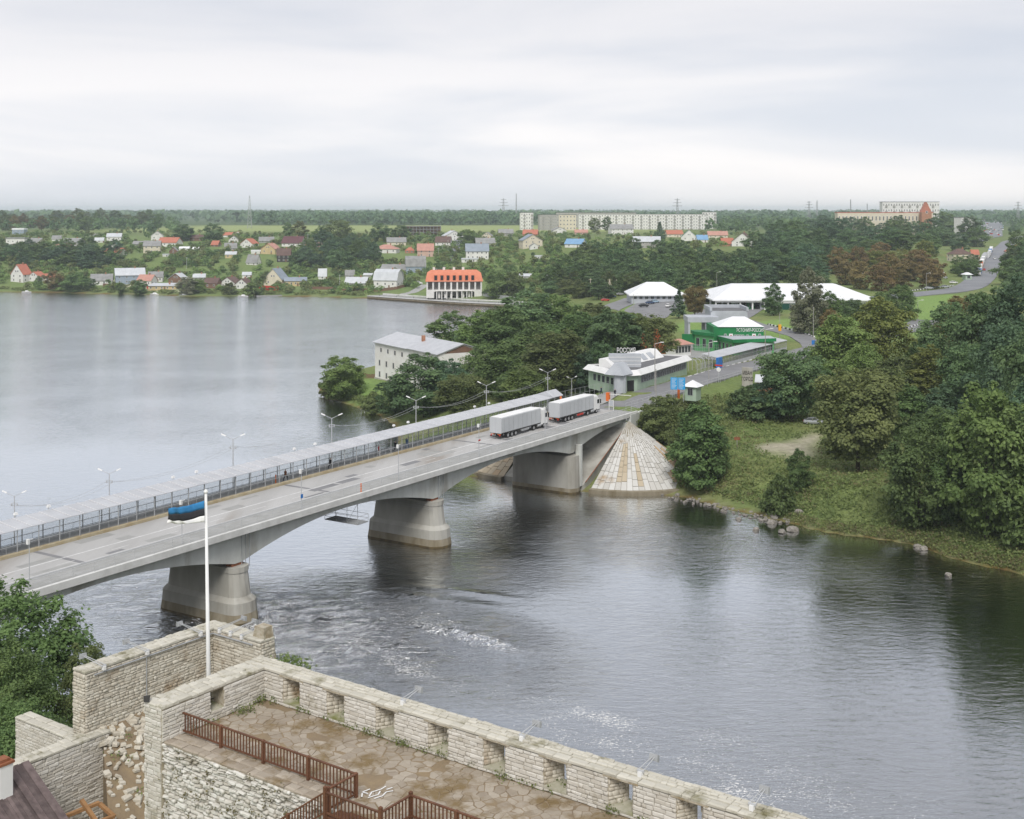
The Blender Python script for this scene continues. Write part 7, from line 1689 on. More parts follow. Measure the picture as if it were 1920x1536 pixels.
# ------------------------------------------------------------------ castle walls in front
CYAW = math.atan2(CA.y,CA.x)
def cempty(name,label,cat,group=None): return empty(name,(CO.x,CO.y,0),CYAW,label,cat,group)   # local x = a, y = -b, z = height
rg = random.Random(12)
def unit_stone(seed,ch=.10):
    r = random.Random(seed); j = lambda k: r.uniform(-k,k)
    P = []
    for y,ins,k in ((0,0,0),(.72,0,.035),(1.0,ch,.05)):
        for sx,sz in ((-1,-1),(1,-1),(1,1),(-1,1)):
            P.append((sx * (.5 - ins * .8) + j(k),y + (j(.10) if y == 1 else 0),sz * (.5 - ins * 1.5) + j(k * 1.6)))
    Fs = [(8,9,10,11)] + [(a + 4 * l,(a + 1) % 4 + 4 * l,(a + 1) % 4 + 4 * l + 4,a + 4 * l + 4) for l in (0,1) for a in range(4)]
    return P,Fs
US = [unit_stone(s) for s in range(8)]
_um = {}
def unit_mesh(i,mt):
    k = (i,mt)
    if k not in _um:
        P,Fs = US[i]; me = bpy.data.meshes.new('stone'); me.from_pydata(P,[],Fs); me.materials.append(M[mt])
        bm = bmesh.new(); bm.from_mesh(me); bmesh.ops.recalc_face_normals(bm,faces=bm.faces); bm.normal_update()
        if bm.faces[:][0].normal.y < 0: bmesh.ops.reverse_faces(bm,faces=bm.faces)
        bm.to_mesh(me); bm.free(); _um[k] = me
    return _um[k]
CMW = Matrix.Translation((CO.x,CO.y,0)) @ Matrix.Rotation(CYAW,4,'Z')
def put_stones(parent,items,mt,n_obj=300,name='stone',rest='small_stones'):
    """items: (matrix in castle frame, length, height). The largest in view become objects, the rest one stuff part"""
    sc = []
    for mw,l,h in items:
        p = CMW @ mw.translation
        if p.y < 5: sc.append(-1); continue
        u = 960 + F * p.x / p.y; v = HZ + F * (CH - p.z) / p.y
        sc.append(l * F / p.y if -10 < u < 1930 and 0 < v < 1545 else -1)
    order = sorted(range(len(items)),key=lambda i: -sc[i]); big = set(i for i in order[:n_obj] if sc[i] > 0)
    Vs,Qs,Ts,o = [],[],[],0
    for i,(mw,l,h) in enumerate(items):
        if i in big: inst(name,unit_mesh(i % 8,mt),parent,mw=mw)
        elif sc[i] > 0 or i % 1 == 0:
            P,Fs = US[i % 8]; A = np.array(mw); V = np.array(P) @ A[:3,:3].T + A[:3,3]; Vs.append(V); Qs.append(np.array(Fs) + o); o += len(P); Ts += [rg.random()] * len(Fs)
    if Vs: tag(inst(rest,np_mesh(rest,np.concatenate(Vs),np.concatenate(Qs),M[mt],Ts),parent),kind='stuff')
def courses(face,L,H,rows=(.13,.23),lens=(.24,.66),d=.10,rough=.035,holes=(),top=None,gap=.017,wob=.0):
    """irregular courses on a face; face = matrix (x along, y out of the wall, z up)"""
    items = []; z = 0.0
    while z < H - .05:
        rh = min(rg.uniform(*rows),H - z); 
        if H - z - rh < .08: rh = H - z
        x = -rg.uniform(0,.3)
        while x < L:
            l = rg.uniform(*lens) * (1.25 if rg.random() < .12 else 1); x0,x1 = max(x,0),min(x + l,L); x += l
            segs = [(x0,x1)]
            for hx0,hx1,hz0,hz1 in holes:
                if z + rh * .6 > hz0 and z + rh * .4 < hz1:
                    ns = []
                    for a,b in segs:
                        if b <= hx0 or a >= hx1: ns.append((a,b))
                        else:
                            if a < hx0: ns.append((a,hx0))
                            if b > hx1: ns.append((hx1,b))
                    segs = ns
            for a,b in segs:
                if b - a < .07: continue
                w = b - a - gap; hh = rh - gap
                items.append((face @ Matrix.Translation(((a + b) / 2,-.045 + rg.uniform(-rough,rough) * .6,z + rh / 2)) @ Matrix.Rotation(rg.uniform(-1,1) * wob,4,'Y') @ Matrix.Diagonal((w,d + rg.uniform(0,rough),hh,1)),w,hh))
        z += rh
    return items
def face_m(a,b,z,dirx,out):  # dirx / out in local castle (x, y) axes
    return Matrix(((dirx[0],out[0],0,a),(dirx[1],out[1],0,-b),(0,0,1,z),(0,0,0,1)))
def slabs(x0,x1,y0,y1,z,n_rows,along='x',lens=(.4,.85),th=.14,step=0.0,rough=.03,tilt=0.0):
    items = []
    for r_ in range(n_rows):
        w = ((y1 - y0) if along == 'x' else (x1 - x0)) / n_rows; t = (x0 if along == 'x' else y0) - rg.uniform(0,.3); e = x1 if along == 'x' else y1
        while t < e:
            l = rg.uniform(*lens); a,b = max(t,x0 if along == 'x' else y0),min(t + l,e); t += l
            if b - a < .1: continue
            zz = z + step * r_ + rg.uniform(-rough,rough) * .5
            if along == 'x': m_ = Matrix.Translation(((a + b) / 2,y0 + w * (r_ + .5),zz - th + .03)) @ Matrix.Rotation(tilt + rg.uniform(-.03,.03),4,'X') @ Matrix(((b - a - .02,0,0,0),(0,0,w - .02,0),(0,th,0,0),(0,0,0,1)))
            else: m_ = Matrix.Translation((x0 + w * (r_ + .5),(a + b) / 2,zz - th + .03)) @ Matrix.Rotation(rg.uniform(-.03,.03),4,'Y') @ Matrix(((w - .02,0,0,0),(0,0,b - a - .02,0),(0,th,0,0),(0,0,0,1)))
            items.append((m_,b - a,w))
    return items

M['jamb'] = mat('rough limestone jamb',(.46,.42,.34),(.30,.255,.175),scale=2.2,rough=.95,bump=.07,bscale=5,c3=(.25,.18,.09),scale3=1.0,f3=.56)
M['sill'] = mat('mossy limestone sill',(.44,.42,.34),(.34,.33,.24),scale=2,rough=.95,bump=.02,bscale=6,c3=(.20,.21,.08),scale3=.9,f3=.52)
# 1 river parapet with embrasures
pw = cempty('parapet_wall','long limestone parapet with a row of embrasures along the terrace above the river','castle wall')
EMB = [1.98,5.03,8.25,11.5,14.7,17.95,21.2,24.4,27.6]
PL = 30.0; zs,zl,zt = TZ + .20,TZ + 1.42,TZ + 1.58; th = .88
mb = MB(); mb.box((-1.3,0,14),(PL,th,TZ - .02)); mb.build('wall_base',M['mortar'],pw)
mb = MB(); mb.box((-1.3,0,TZ - .02),(PL,th,zs)); mb.build('lower_core',M['mortar'],pw)
edges = [-1.3] + EMB + [PL]
mb = MB()
for i in range(len(edges) - 1):
    a,b = edges[i],edges[i + 1]
    li,lo_ = (a + .60,a + .12) if i else (a,a); ri,ro_ = (b - .60,b - .12) if i < len(edges) - 2 else (b,b)
    mb.prism([(li,0),(ri,0),(ro_,th),(lo_,th)],zs,zl)
mb.build('merlon_core',M['jamb'],pw)
mb = MB(); mb.box((-1.3,0,zl),(PL,th,zt - .02)); mb.build('upper_core',M['mortar'],pw)
for x in EMB:
    mb = MB(); mb.hexa([(x - .59,-.05,zs - .08),(x + .59,-.05,zs - .08),(x + .25,th - .05,zs - .02),(x - .25,th - .05,zs - .02),(x - .59,-.05,zs + .02),(x + .59,-.05,zs + .02),(x + .25,th - .05,zs + .12),(x - .25,th - .05,zs + .12)]); mb.build('embrasure_sill',M['sill'],pw)
    mb = MB(); mb.box((x - .85,-.085,zl + .005),(x + .85,.2,zl + .12)); mb.build('lintel',M['jamb'],pw,bevel=.02)
    # rubble showing in the splayed jambs
    it = []
    for sg in (-1,1):
        p0,p1 = Vector((x + sg * .60,0)),Vector((x + sg * .12,th)); d = (p1 - p0); l = d.length; d = d / l; out = Vector((-d.y,d.x)) * (1 if sg > 0 else -1)
        if out.x * sg > 0: out = -out
        it += courses(Matrix(((d.x,out.x,0,p0.x),(d.y,out.y,0,p0.y),(0,0,1,zs + .05),(0,0,0,1))),l - .05,zl - zs - .05,(.12,.24),(.2,.5),.07,.04)
    put_stones(pw,it,'stone_warm',3,'jamb_stone','jamb_rubble')
holes = [(x - .60,x + .60,zs - TZ,zl - TZ + .10) for x in EMB]
it = courses(face_m(0,0,TZ,(1,0),(0,-1)),PL,zt - TZ - .1,(.12,.21),(.22,.62),.10,.03,holes)
put_stones(pw,it,'stone_w',300)
it = slabs(-1.3,PL,-.10,.32,zt + .06,1,'x',(.4,.9),.14,0,.03) + slabs(-1.3,PL,.30,th + .06,zt + .10,3,'x',(.28,.7),.14,.015,.05,-.01)
put_stones(pw,it,'cap',300,'cap_stone','small_cap_stones')
# 2 end wall with the barred window
ew = cempty('end_wall','short limestone cross wall with a barred window at the far end of the terrace','castle wall')
wl = 6.5; wb = 3.15
mb = MB(); mb.box((-1.2,-wl,14),(0,-.01,TZ + .5)); mb.box((-1.2,-wl,TZ + .5),(0,-wb - .42,zt - .02)); mb.box((-1.2,-wb + .42,TZ + .5),(0,-.01,zt - .02)); mb.box((-1.2,-wb - .42,TZ + 1.45),(0,-wb + .42,zt - .02)); mb.build('wall_core',M['jamb'],ew)
it = courses(face_m(0,wl,TZ,(0,1),(1,0)),wl,zt - TZ - .1,(.12,.21),(.22,.62),.10,.03,[(wl - wb - .42,wl - wb + .42,.5,1.45)]) + courses(face_m(-1.2,wl,22,(1,0),(0,-1)),1.2,zt - 22,(.13,.24),(.25,.6),.1,.05)
put_stones(ew,it,'stone_w',300)
put_stones(ew,slabs(-1.3,.08,-wl - .08,0,zt + .10,3,'y',(.3,.8),.16,0,.05),'cap',300,'cap_stone','small_cap_stones')
mb = MB()
for y in (-.22,0,.22): mb.bar((-.7,-wb + y,TZ + .5),(-.7,-wb + y,TZ + 1.45),.022,5)
for z in (.75,1.2): mb.bar((-.7,-wb - .42,TZ + z),(-.7,-wb + .42,TZ + z),.022,5)
tag(mb.build('iron_grille',M['black'],ew),kind='stuff')
mb = MB(); mb.hexa([(-1.0,-wb - .41,TZ + .42),(.04,-wb - .41,TZ + .36),(.04,-wb + .41,TZ + .36),(-1.0,-wb + .41,TZ + .42),(-1.0,-wb - .41,TZ + .62),(.04,-wb - .41,TZ + .5),(.04,-wb + .41,TZ + .5),(-1.0,-wb + .41,TZ + .62)]); mb.build('window_sill',M['sill'],ew)
# 3 terrace body: broken inner face and ledge
tb = cempty('terrace_wall','broken pale rubble wall face below the terrace ledge, streaked with weeds','castle wall')
mb = MB(); mb.box((-1.2,-6.3,14),(34,-.02,TZ - .06)); mb.build('wall_core',M['mortar'],tb)
it = courses(face_m(-1.2,6.3,22.5,(1,0),(0,-1)),13.5,TZ - 22.5 - .04,(.10,.22),(.16,.52),.12,.13,wob=.10,gap=.035)
it = [q for q in it if vnoise(np.array([q[0].translation.x * 1.0]),np.array([q[0].translation.z * .45]),1.6,9)[0] < .80]
put_stones(tb,it,'stone_lit',300)
put_stones(tb,slabs(-1.2,12,-6.42,-5.35,TZ + .03,2,'x',(.35,.9),.14,0,.05),'flag',300,'ledge_stone','small_ledge_stones')
mb = MB(); mb.box((-.02,-6.3,TZ - .06),(34,-.02,TZ - .015)); mb.build('terrace_bed',M['dirt'],tb)
# flagstones of the terrace floor: irregular polygons
def voronoi(x0,x1,y0,y1,st,seed):
    r = random.Random(seed); S = []
    ni,nj = int((x1 - x0) / st),int((y1 - y0) / st)
    for i in range(-1,ni + 1):
        for j in range(-1,nj + 1): S.append((x0 + (i + .5 + r.uniform(-.48,.48)) * st * 1.0,y0 + (j + .5 + r.uniform(-.48,.48)) * st))
    out = []
    for (cx,cyy) in S:
        if not (x0 < cx < x1 and y0 < cyy < y1): continue
        poly = [(max(x0,cx - 2 * st),max(y0,cyy - 2 * st)),(min(x1,cx + 2 * st),max(y0,cyy - 2 * st)),(min(x1,cx + 2 * st),min(y1,cyy + 2 * st)),(max(x0,cx - 2 * st),min(y1,cyy + 2 * st))]
        for (qx,qy) in S:
            if (qx,qy) == (cx,cyy) or abs(qx - cx) > 3 * st or abs(qy - cyy) > 3 * st: continue
            mx,my,nx_,ny_ = (cx + qx) / 2,(cyy + qy) / 2,qx - cx,qy - cyy; np_ = []
            for k in range(len(poly)):
                p,q = poly[k],poly[(k + 1) % len(poly)]; dp = (p[0] - mx) * nx_ + (p[1] - my) * ny_; dq = (q[0] - mx) * nx_ + (q[1] - my) * ny_
                if dp <= 0: np_.append(p)
                if dp * dq < 0: t = dp / (dp - dq); np_.append((p[0] + (q[0] - p[0]) * t,p[1] + (q[1] - p[1]) * t))
            poly = np_
            if len(poly) < 3: break
        if len(poly) >= 3: out.append(((cx,cyy),poly))
    return out
tf = cempty('terrace_paving','brown and grey irregular flagstone paving of the castle terrace','paving')
cells = voronoi(.05,25,-6.2,-.12,.47,4); rg2 = random.Random(6); FL = []
for (cx,cyy),poly in cells:
    q = K(cx,-cyy); u,v = 960 + F * q.x / q.y,HZ + F * (CH - TZ) / q.y
    if vnoise(np.array([cx]),np.array([cyy]),1.7,14)[0] > .88: continue      # earth has covered this one
    FL.append((v if -20 < u < 1940 and v < 1550 else -1,cx,cyy,poly))
FL.sort(key=lambda t: -t[0]); rest = MB(); rt = []
for i,(vv,cx,cyy,poly) in enumerate(FL):
    k = rg2.uniform(.86,.985); hgt = rg2.uniform(-.014,.026)
    mb = MB() if i < 300 else rest; q0 = [(cx + (x - cx) * k,cyy + (y - cyy) * k) for x,y in poly]; q1 = [(cx + (x - cx) * (k - .08) + rg2.uniform(-.015,.015),cyy + (y - cyy) * (k - .08) + rg2.uniform(-.015,.015)) for x,y in poly]
    n = len(poly); o = len(mb.v); tl_ = (rg2.uniform(-.03,.03),rg2.uniform(-.03,.03)); mb.v += [(x,y,TZ - .05) for x,y in q0] + [(x,y,TZ + hgt - .014) for x,y in q0] + [(x,y,TZ + hgt + tl_[0] * (x - cx) + tl_[1] * (y - cyy)) for x,y in q1]
    for a in range(n): b = (a + 1) % n; mb.f += [(o + a,o + b,o + n + b,o + n + a),(o + n + a,o + n + b,o + 2 * n + b,o + 2 * n + a)]; mb.m += [0,0]
    mb.f.append(tuple(range(o + 2 * n,o + 3 * n))); mb.m.append(0)
    if i < 300:
        me = mb.mesh('flagstone',M['flag']); t_ = me.attributes.new('tone','FLOAT','FACE'); t_.data.foreach_set('value',[rg2.random()] * len(me.polygons)); inst('flagstone',me,tf)
    else: rt += [rg2.random()] * (2 * n + 1)
if rest.f:
    me = rest.mesh('small_flagstones',M['flag']); t_ = me.attributes.new('tone','FLOAT','FACE'); t_.data.foreach_set('value',rt); tag(inst('small_flagstones',me,tf),kind='stuff')
# 4 tall L-shaped wall behind
tw = cempty('tall_wall','tall weathered limestone wall with a corner, floodlight brackets along its top','castle wall')
zw = 27.0
mb = MB(); mb.box((-13.95,-1.5,12),(-12.9,7.8,zw - .05)); mb.box((-13.95,7.8,12),(-8.6,8.85,zw - .05)); mb.build('wall_core',M['mortar'],tw)
it = courses(face_m(-12.9,1.5,21.6,(0,1),(1,0)),9.3,zw - 21.6 - .1,(.12,.22),(.22,.62),.10,.035) + courses(face_m(-12.9,-7.8,21.6,(1,0),(0,-1)),4.3,zw - 21.6 - .1,(.12,.22),(.22,.62),.10,.035) + courses(face_m(-13.95,1.5,21.0,(1,0),(0,-1)),1.05,zw - 21.1,(.12,.22),(.22,.5),.10,.05)
it += courses(face_m(-8.6,-7.8,21.6,(0,1),(1,0)),1.05,zw - 21.7,(.12,.22),(.22,.5),.10,.05)
put_stones(tw,it,'stone_warm',300)
put_stones(tw,slabs(-14.0,-12.82,-1.55,8.85,zw + .06,3,'y',(.3,.8),.14,0,.04) + slabs(-12.8,-8.55,7.72,8.9,zw + .06,3,'x',(.3,.8),.14,0,.04),'cap',300,'cap_stone','small_cap_stones')
mb = MB(); mb.hexa([(-9.9,7.9,zw - 1.5),(-8.5,7.9,zw - 1.5),(-8.5,8.95,zw - 1.5),(-9.9,8.95,zw - 1.5),(-9.5,8.1,zw + .75),(-8.7,8.1,zw + .75),(-8.7,8.8,zw + .75),(-9.5,8.8,zw + .75)]); mb.build('end_buttress',M['jamb'],tw)
mb = MB(); mb.bar((-12.75,-1.0,zw - .22),(-12.75,7.6,zw - .22),.045,6); mb.bar((-12.7,7.62,zw - .22),(-9.2,7.62,zw - .22),.045,6); mb.bar((-12.76,2.6,zw - .25),(-12.76,2.6,zw - 3.2),.03,5); mb.build('cable_conduit',M['steel'],tw)
# 5 lower wall and rubble bank
lw = cempty('lower_wall','lower limestone wall stained with moss, running to the wooden roof at the left','castle wall')
zk = 23.5
mb = MB(); mb.box((-13.2,-12,12),(-12.3,-.35,zk - .05)); mb.build('wall_core',M['mortar'],lw)
it = courses(face_m(-12.3,12,17.6,(0,1),(1,0)),11.6,zk - 17.6 - .1,(.12,.22),(.24,.66),.10,.035); put_stones(lw,it,'stone_w',300)
put_stones(lw,slabs(-13.25,-12.2,-12,-.3,zk + .06,2,'y',(.4,.9),.14,0,.04),'cap',300,'cap_stone','small_cap_stones')
rb = cempty('ruined_wall','ruined rubble slope between the lower wall and the terrace tower','castle wall')
rq = [Vector((-12.88,-.38,zk + .1)),Vector((-12.88,6,zk + .1)),Vector((-5.0,6,17.6)),Vector((-5.0,-5.4,17.6))]
def rpt(f,t): return (rq[0].lerp(rq[1],t)).lerp(rq[3].lerp(rq[2],t),f)
mb = MB(); NR = 26
for i in range(NR + 1):
    for j in range(NR + 1): q = rpt(i / NR,j / NR); mb.v.append((q.x,q.y,q.z + .22 * (vnoise(np.array([q.x]),np.array([q.y]),.8,33)[0] - .5)))
for i in range(NR):
    for j in range(NR): a = i * (NR + 1) + j; mb.f.append((a,a + 1,a + NR + 2,a + NR + 1)); mb.m.append(0)
mb.poly([rq[0],rq[3],(rq[3].x,rq[3].y,12),(rq[0].x,rq[0].y,12)]); mb.build('rubble_core',M['dirt'],rb)
it = []
for k in range(620):
    f,t = rg.random(),rg.random() * .8; q = rpt(f,t); s = rg.uniform(.12,.42) * (1.5 if rg.random() < .12 else 1) * (1.1 - .5 * f)
    if f > .45 and rg.random() < .4: continue
    it.append((Matrix.Translation((q.x,q.y,q.z - .05)) @ Matrix.Rotation(rg.uniform(0,6),4,'Z') @ Matrix.Rotation(rg.uniform(-.3,.6),4,'Y') @ Matrix(((s,0,0,0),(0,0,s * .75,0),(0,s * .3 + .06,0,0),(0,0,0,1))),s,s))
put_stones(rb,it,'stone_warm',300,'rubble_stone','small_rubble')
# 6 triangular outer wall at the left
ow = cempty('outer_wall','low outer limestone wall with dark slab coping at the left border behind the lower wall','castle wall')
mb = MB(); mb.hexa([(-20.8,-1.3,12),(-13.9,-1.3,12),(-13.9,-.4,12),(-20.8,-.4,12),(-19.8,-1.3,22.75),(-13.9,-1.3,22.75),(-13.9,-.4,22.75),(-19.8,-.4,22.75)]); mb.build('wall_core',M['mortar'],ow)
it = courses(face_m(-19.9,1.3,18.5,(1,0),(0,-1)),6.0,4.2,(.12,.22),(.24,.62),.10,.03); put_stones(ow,it,'stone_w',300)
put_stones(ow,slabs(-19.9,-13.9,-1.4,-.35,22.85,2,'x',(.4,.9),.12,0,.03),'cap',300,'cap_stone','small_cap_stones')
mb = MB(); mb.box((-12,-13,17),(-1.25,4,17.4)); o = mb.build('courtyard',M['dirt']); o.location = (CO.x,CO.y,0); o.rotation_euler = (0,0,CYAW); tag(o,kind='structure')

# ------------------------------------------------------------------ wooden railings round the stair opening
def wrail(p0,p1,h=1.05,bays=1,pick=.20,posts=(True,True),z0=TZ,z1=TZ,label=None,tall=0.0):
    a0,b0 = p0; a1,b1 = p1; r = cempty('wooden_railing',label,'railing','brown wooden railings of the terrace')
    P0,P1 = Vector((a0,-b0,z0)),Vector((a1,-b1,z1)); d = P1 - P0; L_ = d.length; up = Vector((0,0,1))
    mbt = MB(); mbt.beam(P0 + up * (h - .03),P1 + up * (h - .03),.10,.07); mbt.build('top_rail',M['wood'],r,bevel=.01)
    mbt = MB(); mbt.beam(P0 + up * .18,P1 + up * .18,.06,.07); mbt.build('bottom_rail',M['wood'],r)
    mbp = MB(); mbp.box((-.065,-.065,-.25),(.065,.065,h + tall)); mbp.loft([[(-.075,-.075,h + tall),(.075,-.075,h + tall),(.075,.075,h + tall),(-.075,.075,h + tall)],[(-.02,-.02,h + tall + .05),(.02,-.02,h + tall + .05),(.02,.02,h + tall + .05),(-.02,.02,h + tall + .05)]]); mp = mbp.mesh('post',M['wood'])
    mbk = MB(); mbk.box((-.026,-.02,.20),(.026,.02,h - .06)); mk = mbk.mesh('picket',M['wood'])
    yaw = math.atan2(d.y,d.x)
    for i in range(bays + 1):
        if (i == 0 and not posts[0]) or (i == bays and not posts[1]): continue
        inst('post',mp,r,loc=P0 + d * (i / bays),rot=(0,0,yaw))
    n = int(L_ / pick)
    for i in range(n):
        f = (i + .5) / n
        if abs((f * bays) - round(f * bays)) * L_ / bays < .07: continue
        inst('picket',mk,r,loc=P0 + d * f,rot=(0,0,yaw))
    return r
wrail((-.1,5.28),(11.25,5.28),bays=4,label='longest wooden railing, along the ledge of the broken wall')
wrail((11.25,5.28),(11.25,7.0),posts=(False,True),tall=.05,label='short wooden railing at the right end of the longest one')
wrail((11.35,7.25),(14.4,7.25),tall=.18,label='wooden railing on the outer side of the stair landing')
wrail((14.4,7.25),(14.4,5.4),posts=(False,True),tall=.1,label='short wooden railing closing the landing towards the terrace')
wrail((14.4,5.4),(24,5.4),bays=4,posts=(False,True),label='wooden railing running out of the picture at the bottom right of the stair')
wrail((7.0,7.25),(11.35,7.25),bays=2,posts=(True,False),z0=TZ - 3.1,z1=TZ,label='sloping wooden stair railing going down at the bottom')
ld = cempty('stair_landing','wooden landing and stair treads inside the railings','stair'); mb = MB(); mb.box((0,0,0),(.19,1.75,.05)); me = mb.mesh('floor_board',M['wood'])
for i in range(16): inst('floor_board',me,ld,loc=(11.38 + i * .19,-7.2,TZ - .08))
for i in range(9): inst('floor_board',me,ld,loc=(11.1 - i * .33,-7.2,TZ - .3 - i * .235),scale=(1.4,.52,1))
# white chalk scrawl on the flagstones
mb = MB()
for (a,b,c,d) in [(0,0,.5,.05),(.5,.05,.7,.3),(.1,.1,.35,.4),(.35,.4,.8,.45),(.2,-.2,.6,-.15),(.6,-.15,.9,.1),(.9,.1,1.2,.05),(.15,.35,.0,.6),(.0,.6,.4,.7),(.8,.45,1.1,.6),(1.0,.3,1.3,.35),(-.2,.2,-.05,.5)]:
    mb.beam((a,b,.006),(c,d,.006),.06,.006)
o = mb.build('chalk_mark',M['white']); p = at(690,1496,TZ + .035); o.location = p; o.rotation_euler = (0,0,R(30)); tag(o,'white paint scrawl on the terrace floor beside the stair railing','paint mark')
# ------------------------------------------------------------------ wooden roof, chimney, beams, iron fence at the lower left
wr = cempty('plank_roof','weathered grey plank roof in the bottom left corner','roof')
e0,e1 = Vector((-11.3,0,24.1)),Vector((-6.6,0,21.25)); d = e1 - e0; L_ = d.length; pit = math.atan2(-d.z,d.x)
mb = MB(); mb.box((0,-.105,0),(L_,.105,.035)); me = mb.mesh('roof_board',M['wood_grey'])
for i in range(34):
    inst('roof_board',me,wr,mw=Matrix.Translation((e0.x + rg.uniform(-.05,.05),-6.2 - i * .215,e0.z + (.03 if i % 2 else 0))) @ Matrix.Rotation(pit,4,'Y') @ Matrix.Rotation(rg.uniform(-.006,.006),4,'Z') @ Matrix.Diagonal((1,1.12,1,1)))
mb = MB(); mb.hexa([(e0.x,-13.5,e0.z - .3),(e1.x,-13.5,e1.z - .3),(e1.x,-6.2,e1.z - .3),(e0.x,-6.2,e0.z - .3),(e0.x,-13.5,e0.z - .03),(e1.x,-13.5,e1.z - .03),(e1.x,-6.2,e1.z - .03),(e0.x,-6.2,e0.z - .03)]); mb.build('roof_underside',M['wood'],wr)
mb = MB(); mb.box((e0.x + .4,-13.4,17),(e1.x - .5,-6.5,21.4)); mb.build('wall',M['mortar'],wr)
ch = cempty('chimney','white rendered chimney with a red tile cap on the plank roof','chimney'); mb = MB(); mb.box((-10.7,-8.6,22.8),(-9.95,-7.85,25.0)); mb.build('shaft',M['white'],ch,bevel=.02); mb = MB(); mb.box((-10.76,-8.66,25.0),(-9.89,-7.79,25.12)); mb.box((-10.6,-8.5,25.12),(-10.05,-7.95,25.26)); mb.build('cap',M['rust'],ch)
bmx = cempty('timber_beams','raw orange timber beams between the plank roof and the iron fence','timber frame')
for p,q in [((-9.6,-5.9,21.3),(-9.0,-3.4,21.5)),((-8.6,-5.9,20.8),(-8.0,-3.2,21.0)),((-9.3,-4.3,21.9),(-7.6,-4.2,20.7)),((-9.0,-3.4,21.45),(-8.0,-3.2,20.95))]: mb = MB(); mb.beam(p,q,.22,.16); mb.build('beam',M['wood_raw'],bmx)
fe = cempty('iron_fence','black wrought iron picket fence in the ruined courtyard corner','fence'); mb = MB(); mb.box((-.035,-.035,0),(.035,.035,2.0)); mb.loft([[(-.04,-.04,2.0),(.04,-.04,2.0),(.04,.04,2.0),(-.04,.04,2.0)],[(-.005,-.005,2.18),(.005,-.005,2.18),(.005,.005,2.18),(-.005,.005,2.18)]]); me = mb.mesh('picket',M['black'])
for i in range(11): inst('picket',me,fe,loc=(-11.0 + i * .36,-1.4 - i * .10,18.5 - i * .06),scale=(1.4 if i in (0,4) else .8,1.4 if i in (0,4) else .8,1.0 if i in (0,4) else .86))
for z in (.5,1.5): mb = MB(); mb.beam((-11.0,-1.4,18.5 + z),(-7.4,-2.4,17.9 + z),.04,.05); mb.build('rail',M['black'],fe)
for i,(a,b,z,s,lb) in enumerate([(-6.2,.2,18.5,.55,'grey stone block lying in the ruined courtyard'),(-5.6,1.0,18.1,.4,'smaller stone beside the courtyard block')]): o = inst('stone_block',RK[i],loc=tuple(K(a,b,z)),scale=(s,s * .8,s)); tag(o,lb,'stone')
lg = cempty('timber_pile','dark old timbers lying at the foot of the terrace tower','timber')
for p,q in [((-5.2,-.6,18.2),(-2.0,-1.6,18.5)),((-5.0,-1.3,18.2),(-2.0,-.6,18.7)),((-4.6,-2.0,18.1),(-1.6,-2.1,18.8)),((-3.2,-.2,18.2),(-3.0,-2.6,18.6))]: mb = MB(); mb.beam(p,q,.25,.22); mb.build('beam',M['chassis'],lg)
# floodlight brackets on the wall tops
def bracket(a,b,z,yaw,lb,L_=1.7):
    r = empty('floodlight_bracket',tuple(K(a,b,z)),CYAW + yaw,lb,'floodlight','floodlight brackets on the castle walls'); mb = MB(); mb.beam((-.15,-.12,.06),(L_,-.05,.22),.03,.03); mb.beam((-.15,.12,.06),(L_,.05,.22),.03,.03); mb.beam((-.2,-.16,.05),(-.2,.16,.05),.06,.08); mb.build('arm',M['steel_pale'],r)
    mb = MB(); mb.hexa([(L_ - .05,-.2,.08),(L_ + .12,-.2,.0),(L_ + .12,.2,.0),(L_ - .05,.2,.08),(L_ - .0,-.2,.34),(L_ + .16,-.2,.3),(L_ + .16,.2,.3),(L_ - .0,.2,.34)]); mb.build('lamp',M['steel'],r)
    mb = MB(); mb.box((-.3,-.09,-.2),(-.12,.09,.02)); mb.build('gear_box',M['white'],r)
for a,b,yw,lb in [(-12.9,.4,math.pi,'floodlight bracket nearest the left end of the tall wall'),(-12.9,-2.6,math.pi,'floodlight bracket in the middle of the tall wall'),(-12.9,-6.6,math.pi,'floodlight bracket just left of the flagpole'),(-12.2,-7.9,math.pi / 2,'first floodlight bracket right of the wall corner'),(-11.2,-7.9,math.pi / 2,'second floodlight bracket right of the wall corner'),(-10.2,-7.9,math.pi / 2,'third floodlight bracket right of the wall corner')]: bracket(a,b,zw + .1,yw,lb)
for a,lb in [(15.9,'floodlight arm on the parapet above the fifth and sixth embrasure'),(21.9,'floodlight arm on the parapet near the seventh embrasure'),(26.9,'floodlight arm on the parapet at the bottom border'),(9.0,'floodlight arm on the parapet above the third embrasure')]: bracket(a,-.6,zt + .25,math.pi / 2,lb,.9)
mb = MB(); mb.hexa([(-.15,-.12,0),(.15,-.12,0),(.15,.12,0),(-.15,.12,0),(-.05,-.16,.26),(.24,-.16,.18),(.24,.16,.18),(-.05,.16,.26)]); o = mb.build('floodlight',M['chassis'],loc=tuple(K(-1.1,6.5,zt + .12)),rot=(0,0,CYAW + 2.4)); tag(o,'dark floodlight on the left end of the cross wall','floodlight')
